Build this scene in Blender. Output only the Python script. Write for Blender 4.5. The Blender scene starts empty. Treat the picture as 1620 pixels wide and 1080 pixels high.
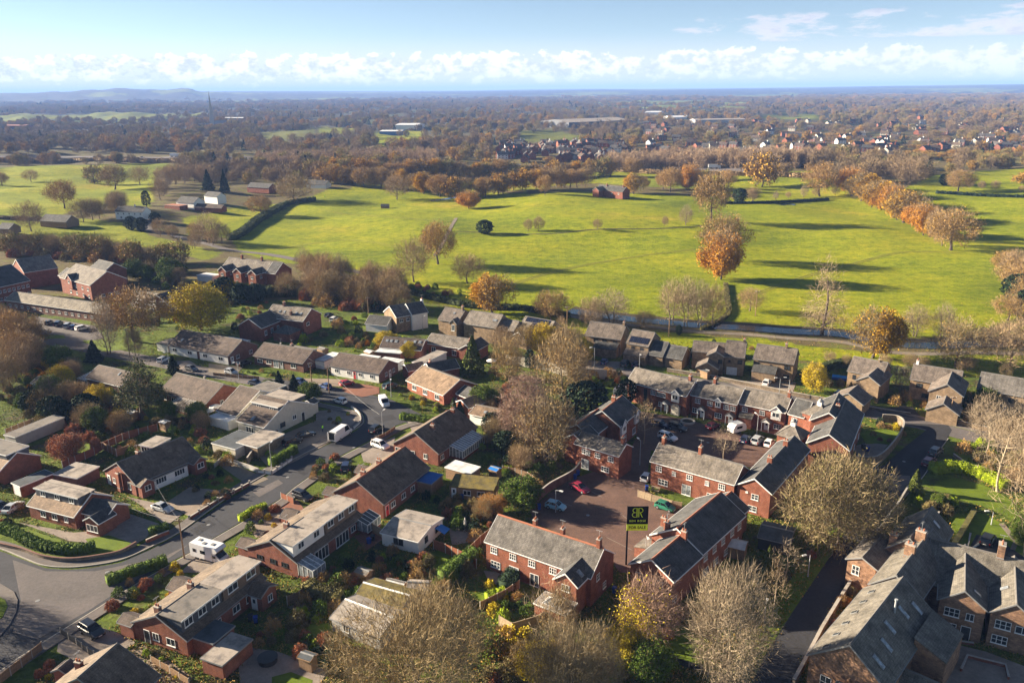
import bpy, bmesh, math, random
import numpy as np
from mathutils import Vector, Matrix, Euler
random.seed(7); rng = np.random.default_rng(7)
sc = bpy.context.scene; COL = sc.collection
R_ = math.radians
# ------------------------------------------------------------------ camera
CAMH = 74.0; FPX = 1280.0; PITCH = math.atan(397 / 1280); ROLL = R_(0.5)
cam_d = bpy.data.cameras.new('camera'); cam = bpy.data.objects.new('camera', cam_d); COL.objects.link(cam)
cam_d.sensor_width = 36.0; cam_d.lens = 36.0 * FPX / 1620.0; cam_d.clip_start = 0.5; cam_d.clip_end = 60000
_f = Vector((0, math.cos(PITCH), -math.sin(PITCH))); _u = Vector((0, math.sin(PITCH), math.cos(PITCH))); _x = Vector((1, 0, 0))
_c, _s = math.cos(ROLL), math.sin(ROLL)
_r2 = _x * _c - _u * _s; _u2 = _x * _s + _u * _c
cam.matrix_world = Matrix(((_r2.x, _u2.x, -_f.x, 0), (_r2.y, _u2.y, -_f.y, 0), (_r2.z, _u2.z, -_f.z, CAMH), (0, 0, 0, 1)))
sc.camera = cam
# ------------------------------------------------------------------ sun, sky
SUN_EL = R_(16.8)
sdir = Vector((math.cos(R_(-17)), math.sin(R_(-17)), 0)) * math.cos(SUN_EL) + Vector((0, 0, -math.sin(SUN_EL)))   # the way light travels
sd = bpy.data.lights.new('sun', 'SUN'); sd.energy = 5.0; sd.angle = R_(0.55); sd.color = (1.0, 0.85, 0.64)
sun = bpy.data.objects.new('sun', sd); COL.objects.link(sun)
sun.rotation_euler = sdir.to_track_quat('-Z', 'Y').to_euler()
world = bpy.data.worlds.new('World'); sc.world = world; world.use_nodes = True
wn = world.node_tree; wn.nodes.clear()
def WN(t, **k):
    n = wn.nodes.new(t)
    for a, b in k.items(): setattr(n, a, b)
    return n
def wl(a, b): wn.links.new(a, b)
def wmath(op, a, b=None, c=None, clamp=False):
    n = WN('ShaderNodeMath', operation=op, use_clamp=clamp)
    for i, q in enumerate((a, b, c)):
        if q is None: continue
        if isinstance(q, (int, float)): n.inputs[i].default_value = q
        else: wl(q, n.inputs[i])
    return n.outputs[0]
sky = WN('ShaderNodeTexSky', sky_type='NISHITA', sun_disc=False)
sky.sun_elevation = SUN_EL
sky.sun_rotation = math.atan2(-sdir.x, -sdir.y)      # azimuth measured from +Y towards +X
sky.altitude = 2500; sky.air_density = 0.75; sky.dust_density = 0.0; sky.ozone_density = 2.0
tc = WN('ShaderNodeTexCoord'); nrm = WN('ShaderNodeVectorMath', operation='NORMALIZE'); wl(tc.outputs['Generated'], nrm.inputs[0])
sep = WN('ShaderNodeSeparateXYZ'); wl(nrm.outputs[0], sep.inputs[0])
az = wmath('ARCTAN2', sep.outputs[0], sep.outputs[1]); el = wmath('ARCSINE', sep.outputs[2])
def wramp(val, pts):
    r = WN('ShaderNodeValToRGB'); r.color_ramp.interpolation = 'EASE'
    while len(r.color_ramp.elements) < len(pts): r.color_ramp.elements.new(0.5)
    for e, (p, c) in zip(r.color_ramp.elements, pts): e.position = p; e.color = (c, c, c, 1)
    wl(val, r.inputs[0]); return r.outputs[0]
def wnoise(sx, sy, off, scale=1, detail=8, rough=0.55, lac=2.0, dist=0.0):
    c = WN('ShaderNodeCombineXYZ'); wl(wmath('MULTIPLY', az, sx), c.inputs[0]); wl(wmath('MULTIPLY', el, sy), c.inputs[1]); c.inputs[2].default_value = off
    n = WN('ShaderNodeTexNoise', noise_dimensions='3D'); n.inputs['Scale'].default_value = scale; n.inputs['Detail'].default_value = detail
    n.inputs['Roughness'].default_value = rough; n.inputs['Lacunarity'].default_value = lac; n.inputs['Distortion'].default_value = dist
    wl(c.outputs[0], n.inputs['Vector']); return n.outputs[0]
# cumulus bank low over the horizon
eld = wmath('MULTIPLY', el, 57.2958)
n_top = wnoise(5, 0, 3.1, 1, 3, 0.6)
n_puf = wnoise(62, 92, 8.3, 1, 9, 0.62)
dd = wmath('SUBTRACT', eld, 1.45)
bell = wmath('MULTIPLY', wmath('MULTIPLY', dd, dd), -0.2)
f1 = wmath('ADD', wmath('ADD', n_puf, bell), wmath('MULTIPLY_ADD', n_top, 0.55, -0.22))
azl = wramp(wmath('MULTIPLY_ADD', az, -0.8, 0.5, clamp=True), [(0.1, 0.55), (0.45, 0.85), (0.8, 1.0)])
m1 = wmath('MULTIPLY', wramp(f1, [(0.43, 0), (0.485, 1)]), azl)
veil = wmath('MULTIPLY', wramp(wmath('MULTIPLY', eld, 0.2, clamp=True), [(0.0, 0.95), (0.3, 0.7), (0.75, 0)]), azl)
# sparse higher flat cumulus
n2 = wnoise(11, 42, 21.4, 1, 8, 0.62)
env2 = wramp(wmath('MULTIPLY', eld, 0.1, clamp=True), [(0.22, 0), (0.3, 1), (0.42, 0.95), (0.55, 0)])
side2 = wramp(wmath('MULTIPLY_ADD', az, 0.8, 0.5, clamp=True), [(0.45, 0.0), (0.68, 1.0)])
m2 = wramp(wmath('MULTIPLY', wmath('MULTIPLY', n2, env2), side2), [(0.44, 0), (0.56, 0.8)])
shade = wramp(wmath('MULTIPLY_ADD', wmath('SUBTRACT', wnoise(62, 92, 8.45, 1, 6, 0.62), n_puf), 1.0, wmath('MULTIPLY', n_puf, 1.0), clamp=True), [(0.38, 0.0), (0.60, 1)])
ccol = WN('ShaderNodeMix', data_type='RGBA'); wl(shade, ccol.inputs[0]); ccol.inputs[6].default_value = (3.0, 3.25, 3.8, 1); ccol.inputs[7].default_value = (5.3, 5.15, 4.95, 1)
ccol2 = WN('ShaderNodeMix', data_type='RGBA'); wl(wramp(n2, [(0.5, 0), (0.7, 1)]), ccol2.inputs[0]); ccol2.inputs[6].default_value = (4.0, 3.85, 3.95, 1); ccol2.inputs[7].default_value = (2.3, 2.5, 3.1, 1)
# pale low band + Nishita
tint = WN('ShaderNodeMix', data_type='RGBA', blend_type='MULTIPLY'); tint.inputs[0].default_value = 1; wl(sky.outputs[0], tint.inputs[6]); tint.inputs[7].default_value = (0.78, 0.67, 0.56, 1)
mixv = WN('ShaderNodeMix', data_type='RGBA'); wl(veil, mixv.inputs[0]); wl(tint.outputs[2], mixv.inputs[6]); mixv.inputs[7].default_value = (3.7, 3.72, 3.75, 1)
mixa = WN('ShaderNodeMix', data_type='RGBA'); wl(m1, mixa.inputs[0]); wl(mixv.outputs[2], mixa.inputs[6]); wl(ccol.outputs[2], mixa.inputs[7])
mixb = WN('ShaderNodeMix', data_type='RGBA'); wl(m2, mixb.inputs[0]); wl(mixa.outputs[2], mixb.inputs[6]); wl(ccol2.outputs[2], mixb.inputs[7])
bg = WN('ShaderNodeBackground'); bg.inputs[1].default_value = 0.057; wl(mixb.outputs[2], bg.inputs[0])
wo = WN('ShaderNodeOutputWorld'); wl(bg.outputs[0], wo.inputs[0])
sc.view_settings.view_transform = 'Standard'; sc.view_settings.look = 'None'; sc.view_settings.gamma = 1.0
sc.view_settings.exposure = 2.2; sc.view_settings.use_curve_mapping = False
sc.render.engine = 'CYCLES'
try:
    sc.cycles.max_bounces = 6; sc.cycles.diffuse_bounces = 3; sc.cycles.volume_bounces = 0; sc.cycles.transparent_max_bounces = 6
except Exception: pass
# ------------------------------------------------------------------ pixel of the photograph -> place in the world
def ray(u, v):
    a0, b0 = u - 810.0, 540.0 - v
    a = a0 * _c + b0 * _s; b = -a0 * _s + b0 * _c
    return (a, FPX * math.cos(PITCH) + b * math.sin(PITCH), -FPX * math.sin(PITCH) + b * math.cos(PITCH))
def P(u, v, z=0.0):
    d = ray(u, v); t = (CAMH - z) / max(-d[2], 0.5); return Vector((d[0] * t, d[1] * t))
def topix(x, y, z):
    """world -> pixel, numpy ok"""
    zz = z - CAMH
    f = y * _f.y + zz * _f.z; rr = x * _r2.x + y * _r2.y + zz * _r2.z; uu = x * _u2.x + y * _u2.y + zz * _u2.z
    f = np.where(f < 1, 1, f) if isinstance(f, np.ndarray) else max(f, 1)
    return 810 + FPX * rr / f, 540 - FPX * uu / f
def sst(a, b, x):
    t = np.clip((x - a) / (b - a), 0, 1); return t * t * (3 - 2 * t)
RIDGE_U = [-1.3, -0.95, -0.75, -0.70, -0.66, -0.61, -0.565, -0.545, -0.515, -0.50, -0.48, -0.46, -0.44, -0.425, -0.38, -0.30, -0.2, 0.0]
RIDGE_H = [60, 70, 80, 66, 70, 84, 106, 118, 118, 102, 98, 112, 112, 70, 46, 30, 12, 0]
def hgt(x, y):
    x = np.asarray(x, float); y = np.asarray(y, float)
    d = np.hypot(x, y)
    near = sst(310, 460, y + 0.12 * x) * (1 - sst(9000, 11000, d))
    h = 3.2 * np.sin(x / 61 + 0.6) * np.cos(y / 83) + 1.5 * np.sin((x + y) / 37.0) * np.sin((x - 0.6 * y) / 47.0) + 0.5 * np.sin(x / 13 + 1.3 * np.sin(y / 19))
    h = h * near * (1 + sst(800, 3000, d) * 2)
    h = h + sst(400, 560, y) * sst(150, 330, x) * (1 - sst(850, 1200, d)) * 5.0
    rt = x / np.maximum(y, 1)
    h = h + sst(6500, 13000, d) * (76 + 14 * np.sin(x / 2300 + 1) * np.sin(d / 3100) + 7 * np.sin(x / 900))
    h = h + np.interp(rt, np.array(RIDGE_U) * 0.857, RIDGE_H) * 0.72 * np.exp(-((d - 9300) / 1500.0) ** 2)
    return h
def hz(x, y): return float(hgt(x, y))
def G(u, v):
    """point of the terrain seen at a pixel"""
    z = 0.0
    for _ in range(6):
        p = P(u, v, z); z = 0.5 * z + 0.5 * hz(p.x, p.y)
    return Vector((p.x, p.y, hz(p.x, p.y)))
# ------------------------------------------------------------------ materials
MATS = {}
class NT:
    def __init__(s, name):
        s.m = bpy.data.materials.new(name); s.m.use_nodes = True; s.t = s.m.node_tree; s.b = s.t.nodes['Principled BSDF']
    def n(s, t, **k):
        q = s.t.nodes.new(t)
        for a, b in k.items():
            if a in q.inputs: q.inputs[a].default_value = b
            else: setattr(q, a, b)
        return q
    def l(s, a, b): s.t.links.new(a, b)
    def noise(s, scale, detail=4, rough=0.6, co='Object', vec=None):
        q = s.n('ShaderNodeTexNoise'); q.inputs['Scale'].default_value = scale; q.inputs['Detail'].default_value = detail; q.inputs['Roughness'].default_value = rough
        if vec is None: vec = s.n('ShaderNodeTexCoord').outputs[co]
        s.l(vec, q.inputs['Vector']); return q.outputs[0]
    def ramp(s, val, pts):
        r = s.n('ShaderNodeValToRGB')
        while len(r.color_ramp.elements) < len(pts): r.color_ramp.elements.new(0.5)
        for e, (p, c) in zip(r.color_ramp.elements, pts):
            e.position = p; e.color = (*c, 1) if isinstance(c, tuple) else (c, c, c, 1)
        s.l(val, r.inputs[0]); return r.outputs[0]
    def mix(s, f, a, b, blend='MIX'):
        q = s.n('ShaderNodeMix', data_type='RGBA', blend_type=blend)
        for i, w in ((0, f), (6, a), (7, b)):
            if isinstance(w, (int, float)): q.inputs[i].default_value = w
            elif isinstance(w, tuple): q.inputs[i].default_value = (*w, 1) if len(w) == 3 else w
            else: s.l(w, q.inputs[i])
        return q.outputs[2]
    def bump(s, val, strength=0.3, dist=0.05):
        q = s.n('ShaderNodeBump'); q.inputs['Strength'].default_value = strength; q.inputs['Distance'].default_value = dist
        s.l(val, q.inputs['Height']); s.l(q.outputs[0], s.b.inputs['Normal'])
    def fin(s, col=None, rough=0.85, spec=0.3, metal=0.0):
        if col is not None:
            if isinstance(col, tuple): s.b.inputs['Base Color'].default_value = (*col, 1)
            else: s.l(col, s.b.inputs['Base Color'])
        s.b.inputs['Roughness'].default_value = rough; s.b.inputs['Specular IOR Level'].default_value = spec; s.b.inputs['Metallic'].default_value = metal
        return s.m
def m_plain(name, c, rough=0.7, spec=0.3, metal=0.0, var=0.15, scale=1.3):
    t = NT(name); n = t.noise(scale, 5); lo = tuple(x * (1 - var) for x in c); hi = tuple(min(1, x * (1 + var)) for x in c)
    MATS[name] = t.fin(t.ramp(n, [(0.3, lo), (0.7, hi)]), rough, spec, metal); return MATS[name]
def m_brick(name, c1, c2, mortar, bw=0.225, bh=0.075, var=0.35):
    t = NT(name); uv = t.n('ShaderNodeUVMap').outputs[0]
    b = t.n('ShaderNodeTexBrick'); t.l(uv, b.inputs['Vector']); b.inputs['Scale'].default_value = 1.0
    b.inputs['Brick Width'].default_value = bw; b.inputs['Row Height'].default_value = bh; b.inputs['Mortar Size'].default_value = bh * 0.1
    b.inputs['Color1'].default_value = (*c1, 1); b.inputs['Color2'].default_value = (*c2, 1); b.inputs['Mortar'].default_value = (*mortar, 1)
    n = t.noise(0.9, 6, 0.65); n2 = t.noise(7, 3, 0.6)
    col = t.mix(1.0, b.outputs[0], t.ramp(n, [(0.3, 1 - var), (0.7, 1 + var * 0.6)]), 'MULTIPLY')
    col = t.mix(0.5, col, t.ramp(n2, [(0.35, 0.7), (0.65, 1.2)]), 'MULTIPLY')
    t.bump(b.outputs['Fac'], -0.4, 0.01)
    MATS[name] = t.fin(col, 0.9, 0.2); return MATS[name]
def m_roof(name, c1, c2, moss=None, row=0.32, tw=0.3, mossamt=0.55, wear=0.62, stain=(0.02, 0.02, 0.022)):
    t = NT(name); uv = t.n('ShaderNodeUVMap').outputs[0]
    b = t.n('ShaderNodeTexBrick'); t.l(uv, b.inputs['Vector']); b.inputs['Scale'].default_value = 1.0
    b.inputs['Brick Width'].default_value = tw; b.inputs['Row Height'].default_value = row; b.inputs['Mortar Size'].default_value = 0.018; b.inputs['Mortar Smooth'].default_value = 0.4
    b.inputs['Color1'].default_value = (*c1, 1); b.inputs['Color2'].default_value = (*c2, 1); b.inputs['Mortar'].default_value = (*(x * 0.45 for x in c1), 1)
    n = t.noise(0.55, 7, 0.7); n3 = t.noise(4.5, 4, 0.7)
    mp = t.n('ShaderNodeMapping'); mp.inputs['Scale'].default_value = (2.4, 0.22, 1); t.l(uv, mp.inputs[0])
    st = t.noise(1.0, 5, 0.65, vec=mp.outputs[0])
    col = t.mix(1.0, b.outputs[0], t.ramp(n, [(0.28, 1 - wear), (0.72, 1 + wear * 0.7)]), 'MULTIPLY')
    col = t.mix(0.7, col, t.ramp(st, [(0.3, 0.62), (0.7, 1.35)]), 'MULTIPLY')
    col = t.mix(0.55, col, t.ramp(n3, [(0.3, 0.5), (0.7, 1.5)]), 'MULTIPLY')
    if moss:
        mm = t.ramp(t.noise(0.8, 8, 0.75), [(mossamt, 0.0), (mossamt + 0.16, 0.85)]); col = t.mix(mm, col, moss)
    # courses stepping up the slope
    sx = t.n('ShaderNodeSeparateXYZ'); t.l(uv, sx.inputs[0])
    fr = t.n('ShaderNodeMath', operation='DIVIDE'); t.l(sx.outputs[1], fr.inputs[0]); fr.inputs[1].default_value = row
    fr2 = t.n('ShaderNodeMath', operation='FRACT'); t.l(fr.outputs[0], fr2.inputs[0])
    t.bump(fr2.outputs[0], -0.7, 0.035)
    MATS[name] = t.fin(col, 0.82, 0.25); return MATS[name]
m_brick('brick_red', (0.25, 0.07, 0.042), (0.18, 0.05, 0.033), (0.25, 0.17, 0.13))
m_brick('brick_orange', (0.27, 0.076, 0.043), (0.19, 0.054, 0.034), (0.28, 0.18, 0.12))
m_brick('brick_brown', (0.22, 0.10, 0.075), (0.16, 0.075, 0.055), (0.2, 0.15, 0.12))
m_brick('stone_buff', (0.32, 0.225, 0.14), (0.22, 0.155, 0.10), (0.2, 0.15, 0.1), 0.42, 0.19, 0.4)
m_brick('stone_warm', (0.36, 0.21, 0.125), (0.21, 0.12, 0.08), (0.2, 0.13, 0.09), 0.42, 0.2, 0.5)
m_brick('stone_wall_grey', (0.27, 0.21, 0.15), (0.18, 0.14, 0.10), (0.12, 0.1, 0.08), 0.4, 0.18, 0.5)
m_plain('render_white', (0.72, 0.71, 0.68), 0.8, 0.2, var=0.08)
m_plain('render_cream', (0.5, 0.46, 0.38), 0.85, 0.2, var=0.12)
m_plain('render_grey', (0.36, 0.35, 0.33), 0.85, 0.2, var=0.12)
m_plain('cladding_grey', (0.075, 0.082, 0.095), 0.6, 0.3, var=0.2)
m_plain('cladding_brown', (0.17, 0.12, 0.085), 0.7, 0.3, var=0.2)
m_roof('slate_dark', (0.095, 0.092, 0.088), (0.072, 0.072, 0.072), (0.07, 0.07, 0.045), 0.28, 0.28, 0.66)
m_roof('slate_grey', (0.16, 0.145, 0.13), (0.12, 0.11, 0.1), (0.12, 0.10, 0.06), 0.28, 0.28, 0.58)
m_roof('slate_weathered', (0.215, 0.185, 0.155), (0.16, 0.14, 0.12), (0.15, 0.12, 0.07), 0.28, 0.28, 0.56)
m_roof('tile_brown', (0.125, 0.092, 0.075), (0.095, 0.07, 0.058), (0.10, 0.085, 0.045), 0.33, 0.33, 0.6)
m_roof('tile_tan', (0.27, 0.185, 0.12), (0.21, 0.145, 0.098), (0.20, 0.16, 0.08), 0.33, 0.33, 0.62)
m_roof('tile_dark', (0.175, 0.13, 0.092), (0.13, 0.098, 0.072), (0.055, 0.05, 0.035), 0.33, 0.33, 0.68)
m_roof('tile_moss', (0.16, 0.13, 0.05), (0.11, 0.09, 0.04), (0.20, 0.15, 0.03), 0.5, 0.9, 0.45)
m_roof('stone_slate', (0.17, 0.138, 0.115), (0.125, 0.103, 0.088), (0.12, 0.10, 0.06), 0.36, 0.36, 0.6)
m_roof('slate_barn', (0.165, 0.148, 0.122), (0.125, 0.113, 0.096), (0.12, 0.10, 0.06), 0.3, 0.3, 0.6)
m_roof('stone_slate_pale', (0.25, 0.215, 0.165), (0.19, 0.165, 0.13), (0.17, 0.14, 0.08), 0.32, 0.36, 0.6)
def m_felt(name, c, dk):
    t = NT(name); n = t.noise(0.45, 6, 0.65); n2 = t.noise(3, 4)
    col = t.ramp(n, [(0.34, dk), (0.52, c), (0.8, tuple(x * 1.15 for x in c))]); col = t.mix(0.4, col, t.ramp(n2, [(0.3, 0.75), (0.7, 1.15)]), 'MULTIPLY')
    MATS[name] = t.fin(col, 0.9, 0.2)
m_felt('felt_tan', (0.33, 0.285, 0.245), (0.14, 0.125, 0.115)); m_felt('felt_grey', (0.19, 0.17, 0.15), (0.10, 0.095, 0.09)); m_felt('felt_dark', (0.08, 0.09, 0.10), (0.05, 0.055, 0.06))
m_felt('sheet_white', (0.62, 0.62, 0.62), (0.4, 0.4, 0.4)); m_felt('sheet_blue', (0.03, 0.13, 0.38), (0.025, 0.10, 0.30)); m_felt('sheet_grey', (0.33, 0.29, 0.25), (0.2, 0.17, 0.14))
m_plain('white_trim', (0.76, 0.76, 0.74), 0.45, 0.4, var=0.05)
m_plain('black_trim', (0.02, 0.02, 0.022), 0.5, 0.4); m_plain('terracotta', (0.34, 0.12, 0.06), 0.85); m_plain('ridge_red', (0.33, 0.125, 0.07), 0.85); m_plain('ridge_grey', (0.14, 0.13, 0.12), 0.85)
m_plain('lead', (0.22, 0.22, 0.22), 0.5); m_plain('wood', (0.24, 0.15, 0.085), 0.8, var=0.3, scale=3); m_plain('wood_pale', (0.34, 0.26, 0.17), 0.8, var=0.25, scale=3)
m_plain('fence_red', (0.24, 0.085, 0.045), 0.8, var=0.3, scale=3); m_plain('concrete', (0.36, 0.33, 0.29), 0.9, var=0.15); m_plain('galv', (0.35, 0.36, 0.37), 0.5)
m_plain('door_blue', (0.03, 0.05, 0.12), 0.5); m_plain('door_dark', (0.035, 0.035, 0.04), 0.5); m_plain('garage_white', (0.66, 0.66, 0.65), 0.5)
m_plain('lime', (0.72, 0.92, 0.04), 0.6, var=0.02); m_plain('sign_black', (0.008, 0.008, 0.01), 0.7, 0.1, var=0.02); m_plain('bin_blue', (0.015, 0.05, 0.28), 0.5); m_plain('tarp_blue', (0.02, 0.16, 0.5), 0.5)
m_plain('red_plastic', (0.5, 0.02, 0.02), 0.5); m_plain('hi_vis', (0.35, 0.85, 0.03), 0.7); m_plain('navy', (0.02, 0.025, 0.05), 0.8); m_plain('skin', (0.5, 0.3, 0.22), 0.7); m_plain('solar', (0.012, 0.015, 0.03), 0.25, 0.5)
m_plain('umbrella_white', (0.66, 0.64, 0.6), 0.8)
def m_glass(name, c, rough=0.08):
    t = NT(name); MATS[name] = t.fin(t.ramp(t.noise(1.7, 2), [(0.4, tuple(x * 0.5 for x in c)), (0.65, c)]), rough, 0.6)
m_glass('glass', (0.05, 0.06, 0.07)); m_glass('glass_pale', (0.30, 0.33, 0.36), 0.15); m_glass('car_glass', (0.012, 0.014, 0.016), 0.05)
m_plain('tyre', (0.012, 0.012, 0.012), 0.9); m_plain('alloy', (0.35, 0.35, 0.36), 0.35, metal=0.6); m_plain('lamp_glass', (0.6, 0.6, 0.58), 0.15); m_plain('lamp_red', (0.35, 0.01, 0.01), 0.3)
PAINT = dict(white=(0.74, 0.74, 0.74), black=(0.012, 0.013, 0.016), grey=(0.09, 0.095, 0.105), silver=(0.38, 0.40, 0.42), red=(0.42, 0.012, 0.018), crimson=(0.22, 0.01, 0.03), blue=(0.02, 0.05, 0.16), pale_blue=(0.25, 0.5, 0.62), navy=(0.014, 0.022, 0.06), green=(0.02, 0.16, 0.10), dark_red=(0.14, 0.01, 0.02), teal=(0.02, 0.05, 0.06))
for k, c in PAINT.items():
    t = NT('paint_' + k); t.b.inputs['Coat Weight'].default_value = 0.7; t.b.inputs['Coat Roughness'].default_value = 0.05
    MATS['paint_' + k] = t.fin(t.ramp(t.noise(2, 3), [(0.3, tuple(x * 0.93 for x in c)), (0.7, c)]), 0.35, 0.5)
def m_ground(name, c, dk, s1=0.15, s2=1.8, rough=0.95, bump=0.3, fine=9.0):
    t = NT(name); g = t.n('ShaderNodeNewGeometry').outputs['Position']
    n = t.noise(s1, 6, 0.62, vec=g); n2 = t.noise(s2, 6, 0.7, vec=g); n3 = t.noise(fine, 3, 0.6, vec=g)
    col = t.ramp(n, [(0.3, dk), (0.7, c)]); col = t.mix(0.55, col, t.ramp(n2, [(0.3, 0.66), (0.7, 1.25)]), 'MULTIPLY'); col = t.mix(0.35, col, t.ramp(n3, [(0.3, 0.7), (0.7, 1.25)]), 'MULTIPLY')
    t.bump(n2, bump, 0.08); MATS[name] = t.fin(col, rough, 0.2)
m_ground('asphalt', (0.066, 0.066, 0.074), (0.046, 0.047, 0.053)); m_ground('asphalt_old', (0.15, 0.13, 0.125), (0.105, 0.095, 0.092)); m_ground('pavement', (0.17, 0.15, 0.135), (0.12, 0.105, 0.10))  # asphalt: street made darker and bluer, shade put into its base colour
m_ground('lawn', (0.13, 0.18, 0.01), (0.08, 0.12, 0.01), 0.4); m_ground('worn_grass', (0.26, 0.25, 0.03), (0.19, 0.18, 0.03)); m_plain('road_paint', (0.5, 0.5, 0.47)); m_ground('soil', (0.07, 0.052, 0.032), (0.04, 0.035, 0.02), 0.3, 1.2, bump=0.8); m_ground('gravel', (0.30, 0.235, 0.18), (0.2, 0.16, 0.125), 0.3, 4)
m_ground('drive_concrete', (0.30, 0.25, 0.21), (0.2, 0.165, 0.14), 0.3, 1.4); m_ground('drive_red', (0.26, 0.115, 0.075), (0.18, 0.085, 0.06)); m_ground('track', (0.24, 0.2, 0.15), (0.16, 0.13, 0.1)); m_ground('asphalt_new', (0.045, 0.045, 0.05), (0.034, 0.034, 0.038))
t = NT('setts'); g = t.n('ShaderNodeNewGeometry').outputs['Position']; b = t.n('ShaderNodeTexBrick'); t.l(g, b.inputs['Vector']); b.inputs['Scale'].default_value = 1; b.inputs['Brick Width'].default_value = 0.2; b.inputs['Row Height'].default_value = 0.1
b.inputs['Mortar Size'].default_value = 0.008; b.inputs['Color1'].default_value = (0.175, 0.10, 0.075, 1); b.inputs['Color2'].default_value = (0.12, 0.072, 0.056, 1); b.inputs['Mortar'].default_value = (0.07, 0.05, 0.04, 1)
MATS['setts'] = t.fin(t.mix(0.8, b.outputs[0], t.ramp(t.noise(0.35, 6, 0.65, vec=g), [(0.3, 0.7), (0.7, 1.25)]), 'MULTIPLY'), 0.85, 0.25)
t = NT('canal_water'); t.b.inputs['Base Color'].default_value = (0.02, 0.03, 0.035, 1); t.bump(t.noise(1.5, 3, vec=t.n('ShaderNodeNewGeometry').outputs['Position']), 0.15, 0.05); MATS['canal_water'] = t.fin(None, 0.06, 0.6)
def m_foliage(name, c, dk, trans=0.0, hue=0.14):
    t = NT(name); oi = t.n('ShaderNodeObjectInfo').outputs['Random']; g = t.n('ShaderNodeTexCoord').outputs['Object']
    n = t.noise(0.55, 4, 0.65, vec=g); n2 = t.n('ShaderNodeTexWhiteNoise'); gp = t.n('ShaderNodeNewGeometry'); 
    q = t.n('ShaderNodeVectorMath', operation='SCALE'); q.inputs['Scale'].default_value = 2.1; t.l(g, q.inputs[0]); sn = t.n('ShaderNodeVectorMath', operation='FLOOR'); t.l(q.outputs[0], sn.inputs[0]); t.l(sn.outputs[0], n2.inputs['Vector'])
    col = t.ramp(n, [(0.33, dk), (0.66, c)])
    col = t.mix(0.6, col, t.ramp(n2.outputs['Value'], [(0.0, 0.6), (1.0, 1.4)]), 'MULTIPLY')
    col = t.mix(1.0, col, t.ramp(oi, [(0.0, (1 - hue, 1 - hue * 0.9, 1 - hue * 0.6)), (0.5, (1.0, 1.0, 1.0)), (1.0, (1 + hue, 1 + hue * 0.6, 1 - hue * 0.2))]), 'MULTIPLY')
    t.fin(col, 0.85, 0.15)
    if trans: t.b.inputs['Subsurface Weight'].default_value = 0
    MATS[name] = t.m
m_foliage('twig_brown', (0.351, 0.248, 0.138), (0.223, 0.156, 0.090)); m_foliage('twig_olive', (0.30, 0.23, 0.125), (0.18, 0.14, 0.08)); m_foliage('twig_pink', (0.34, 0.225, 0.165), (0.22, 0.145, 0.11)); m_foliage('twig_pale', (0.34, 0.265, 0.175), (0.22, 0.17, 0.115))
m_foliage('leaf_gold', (0.540, 0.311, 0.018), (0.338, 0.176, 0.015)); m_foliage('leaf_yellow', (0.572, 0.442, 0.020), (0.364, 0.286, 0.020)); m_foliage('leaf_orange', (0.58, 0.27, 0.02), (0.36, 0.16, 0.018)); m_foliage('leaf_copper', (0.360, 0.120, 0.040), (0.216, 0.072, 0.028)); m_foliage('leaf_rust', (0.38, 0.23, 0.06), (0.23, 0.14, 0.04))
m_foliage('leaf_olive', (0.17, 0.15, 0.05), (0.10, 0.09, 0.035)); m_foliage('leaf_green', (0.109, 0.167, 0.016), (0.051, 0.087, 0.012)); m_foliage('leaf_lime', (0.285, 0.360, 0.015), (0.150, 0.210, 0.012)); m_foliage('needle_dark', (0.028, 0.05, 0.024), (0.014, 0.028, 0.016)); m_foliage('needle_mid', (0.075, 0.095, 0.035), (0.04, 0.055, 0.025)); m_foliage('needle_light', (0.12, 0.15, 0.03), (0.07, 0.09, 0.02))
m_plain('bark', (0.13, 0.10, 0.075), 0.95, var=0.3, scale=3); m_plain('bark_pale', (0.34, 0.27, 0.18), 0.9, var=0.3, scale=3); m_plain('bark_dark', (0.07, 0.055, 0.045), 0.95, var=0.3, scale=3)
m_foliage('wood_brown', (0.26, 0.19, 0.105), (0.15, 0.11, 0.065)); m_foliage('wood_olive', (0.27, 0.255, 0.085), (0.155, 0.15, 0.055)); m_foliage('wood_gold', (0.45, 0.27, 0.04), (0.26, 0.15, 0.03)); m_foliage('wood_rust', (0.34, 0.21, 0.075), (0.20, 0.125, 0.05)); m_foliage('poplar_twig', (0.38, 0.28, 0.18), (0.25, 0.18, 0.12))
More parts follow.
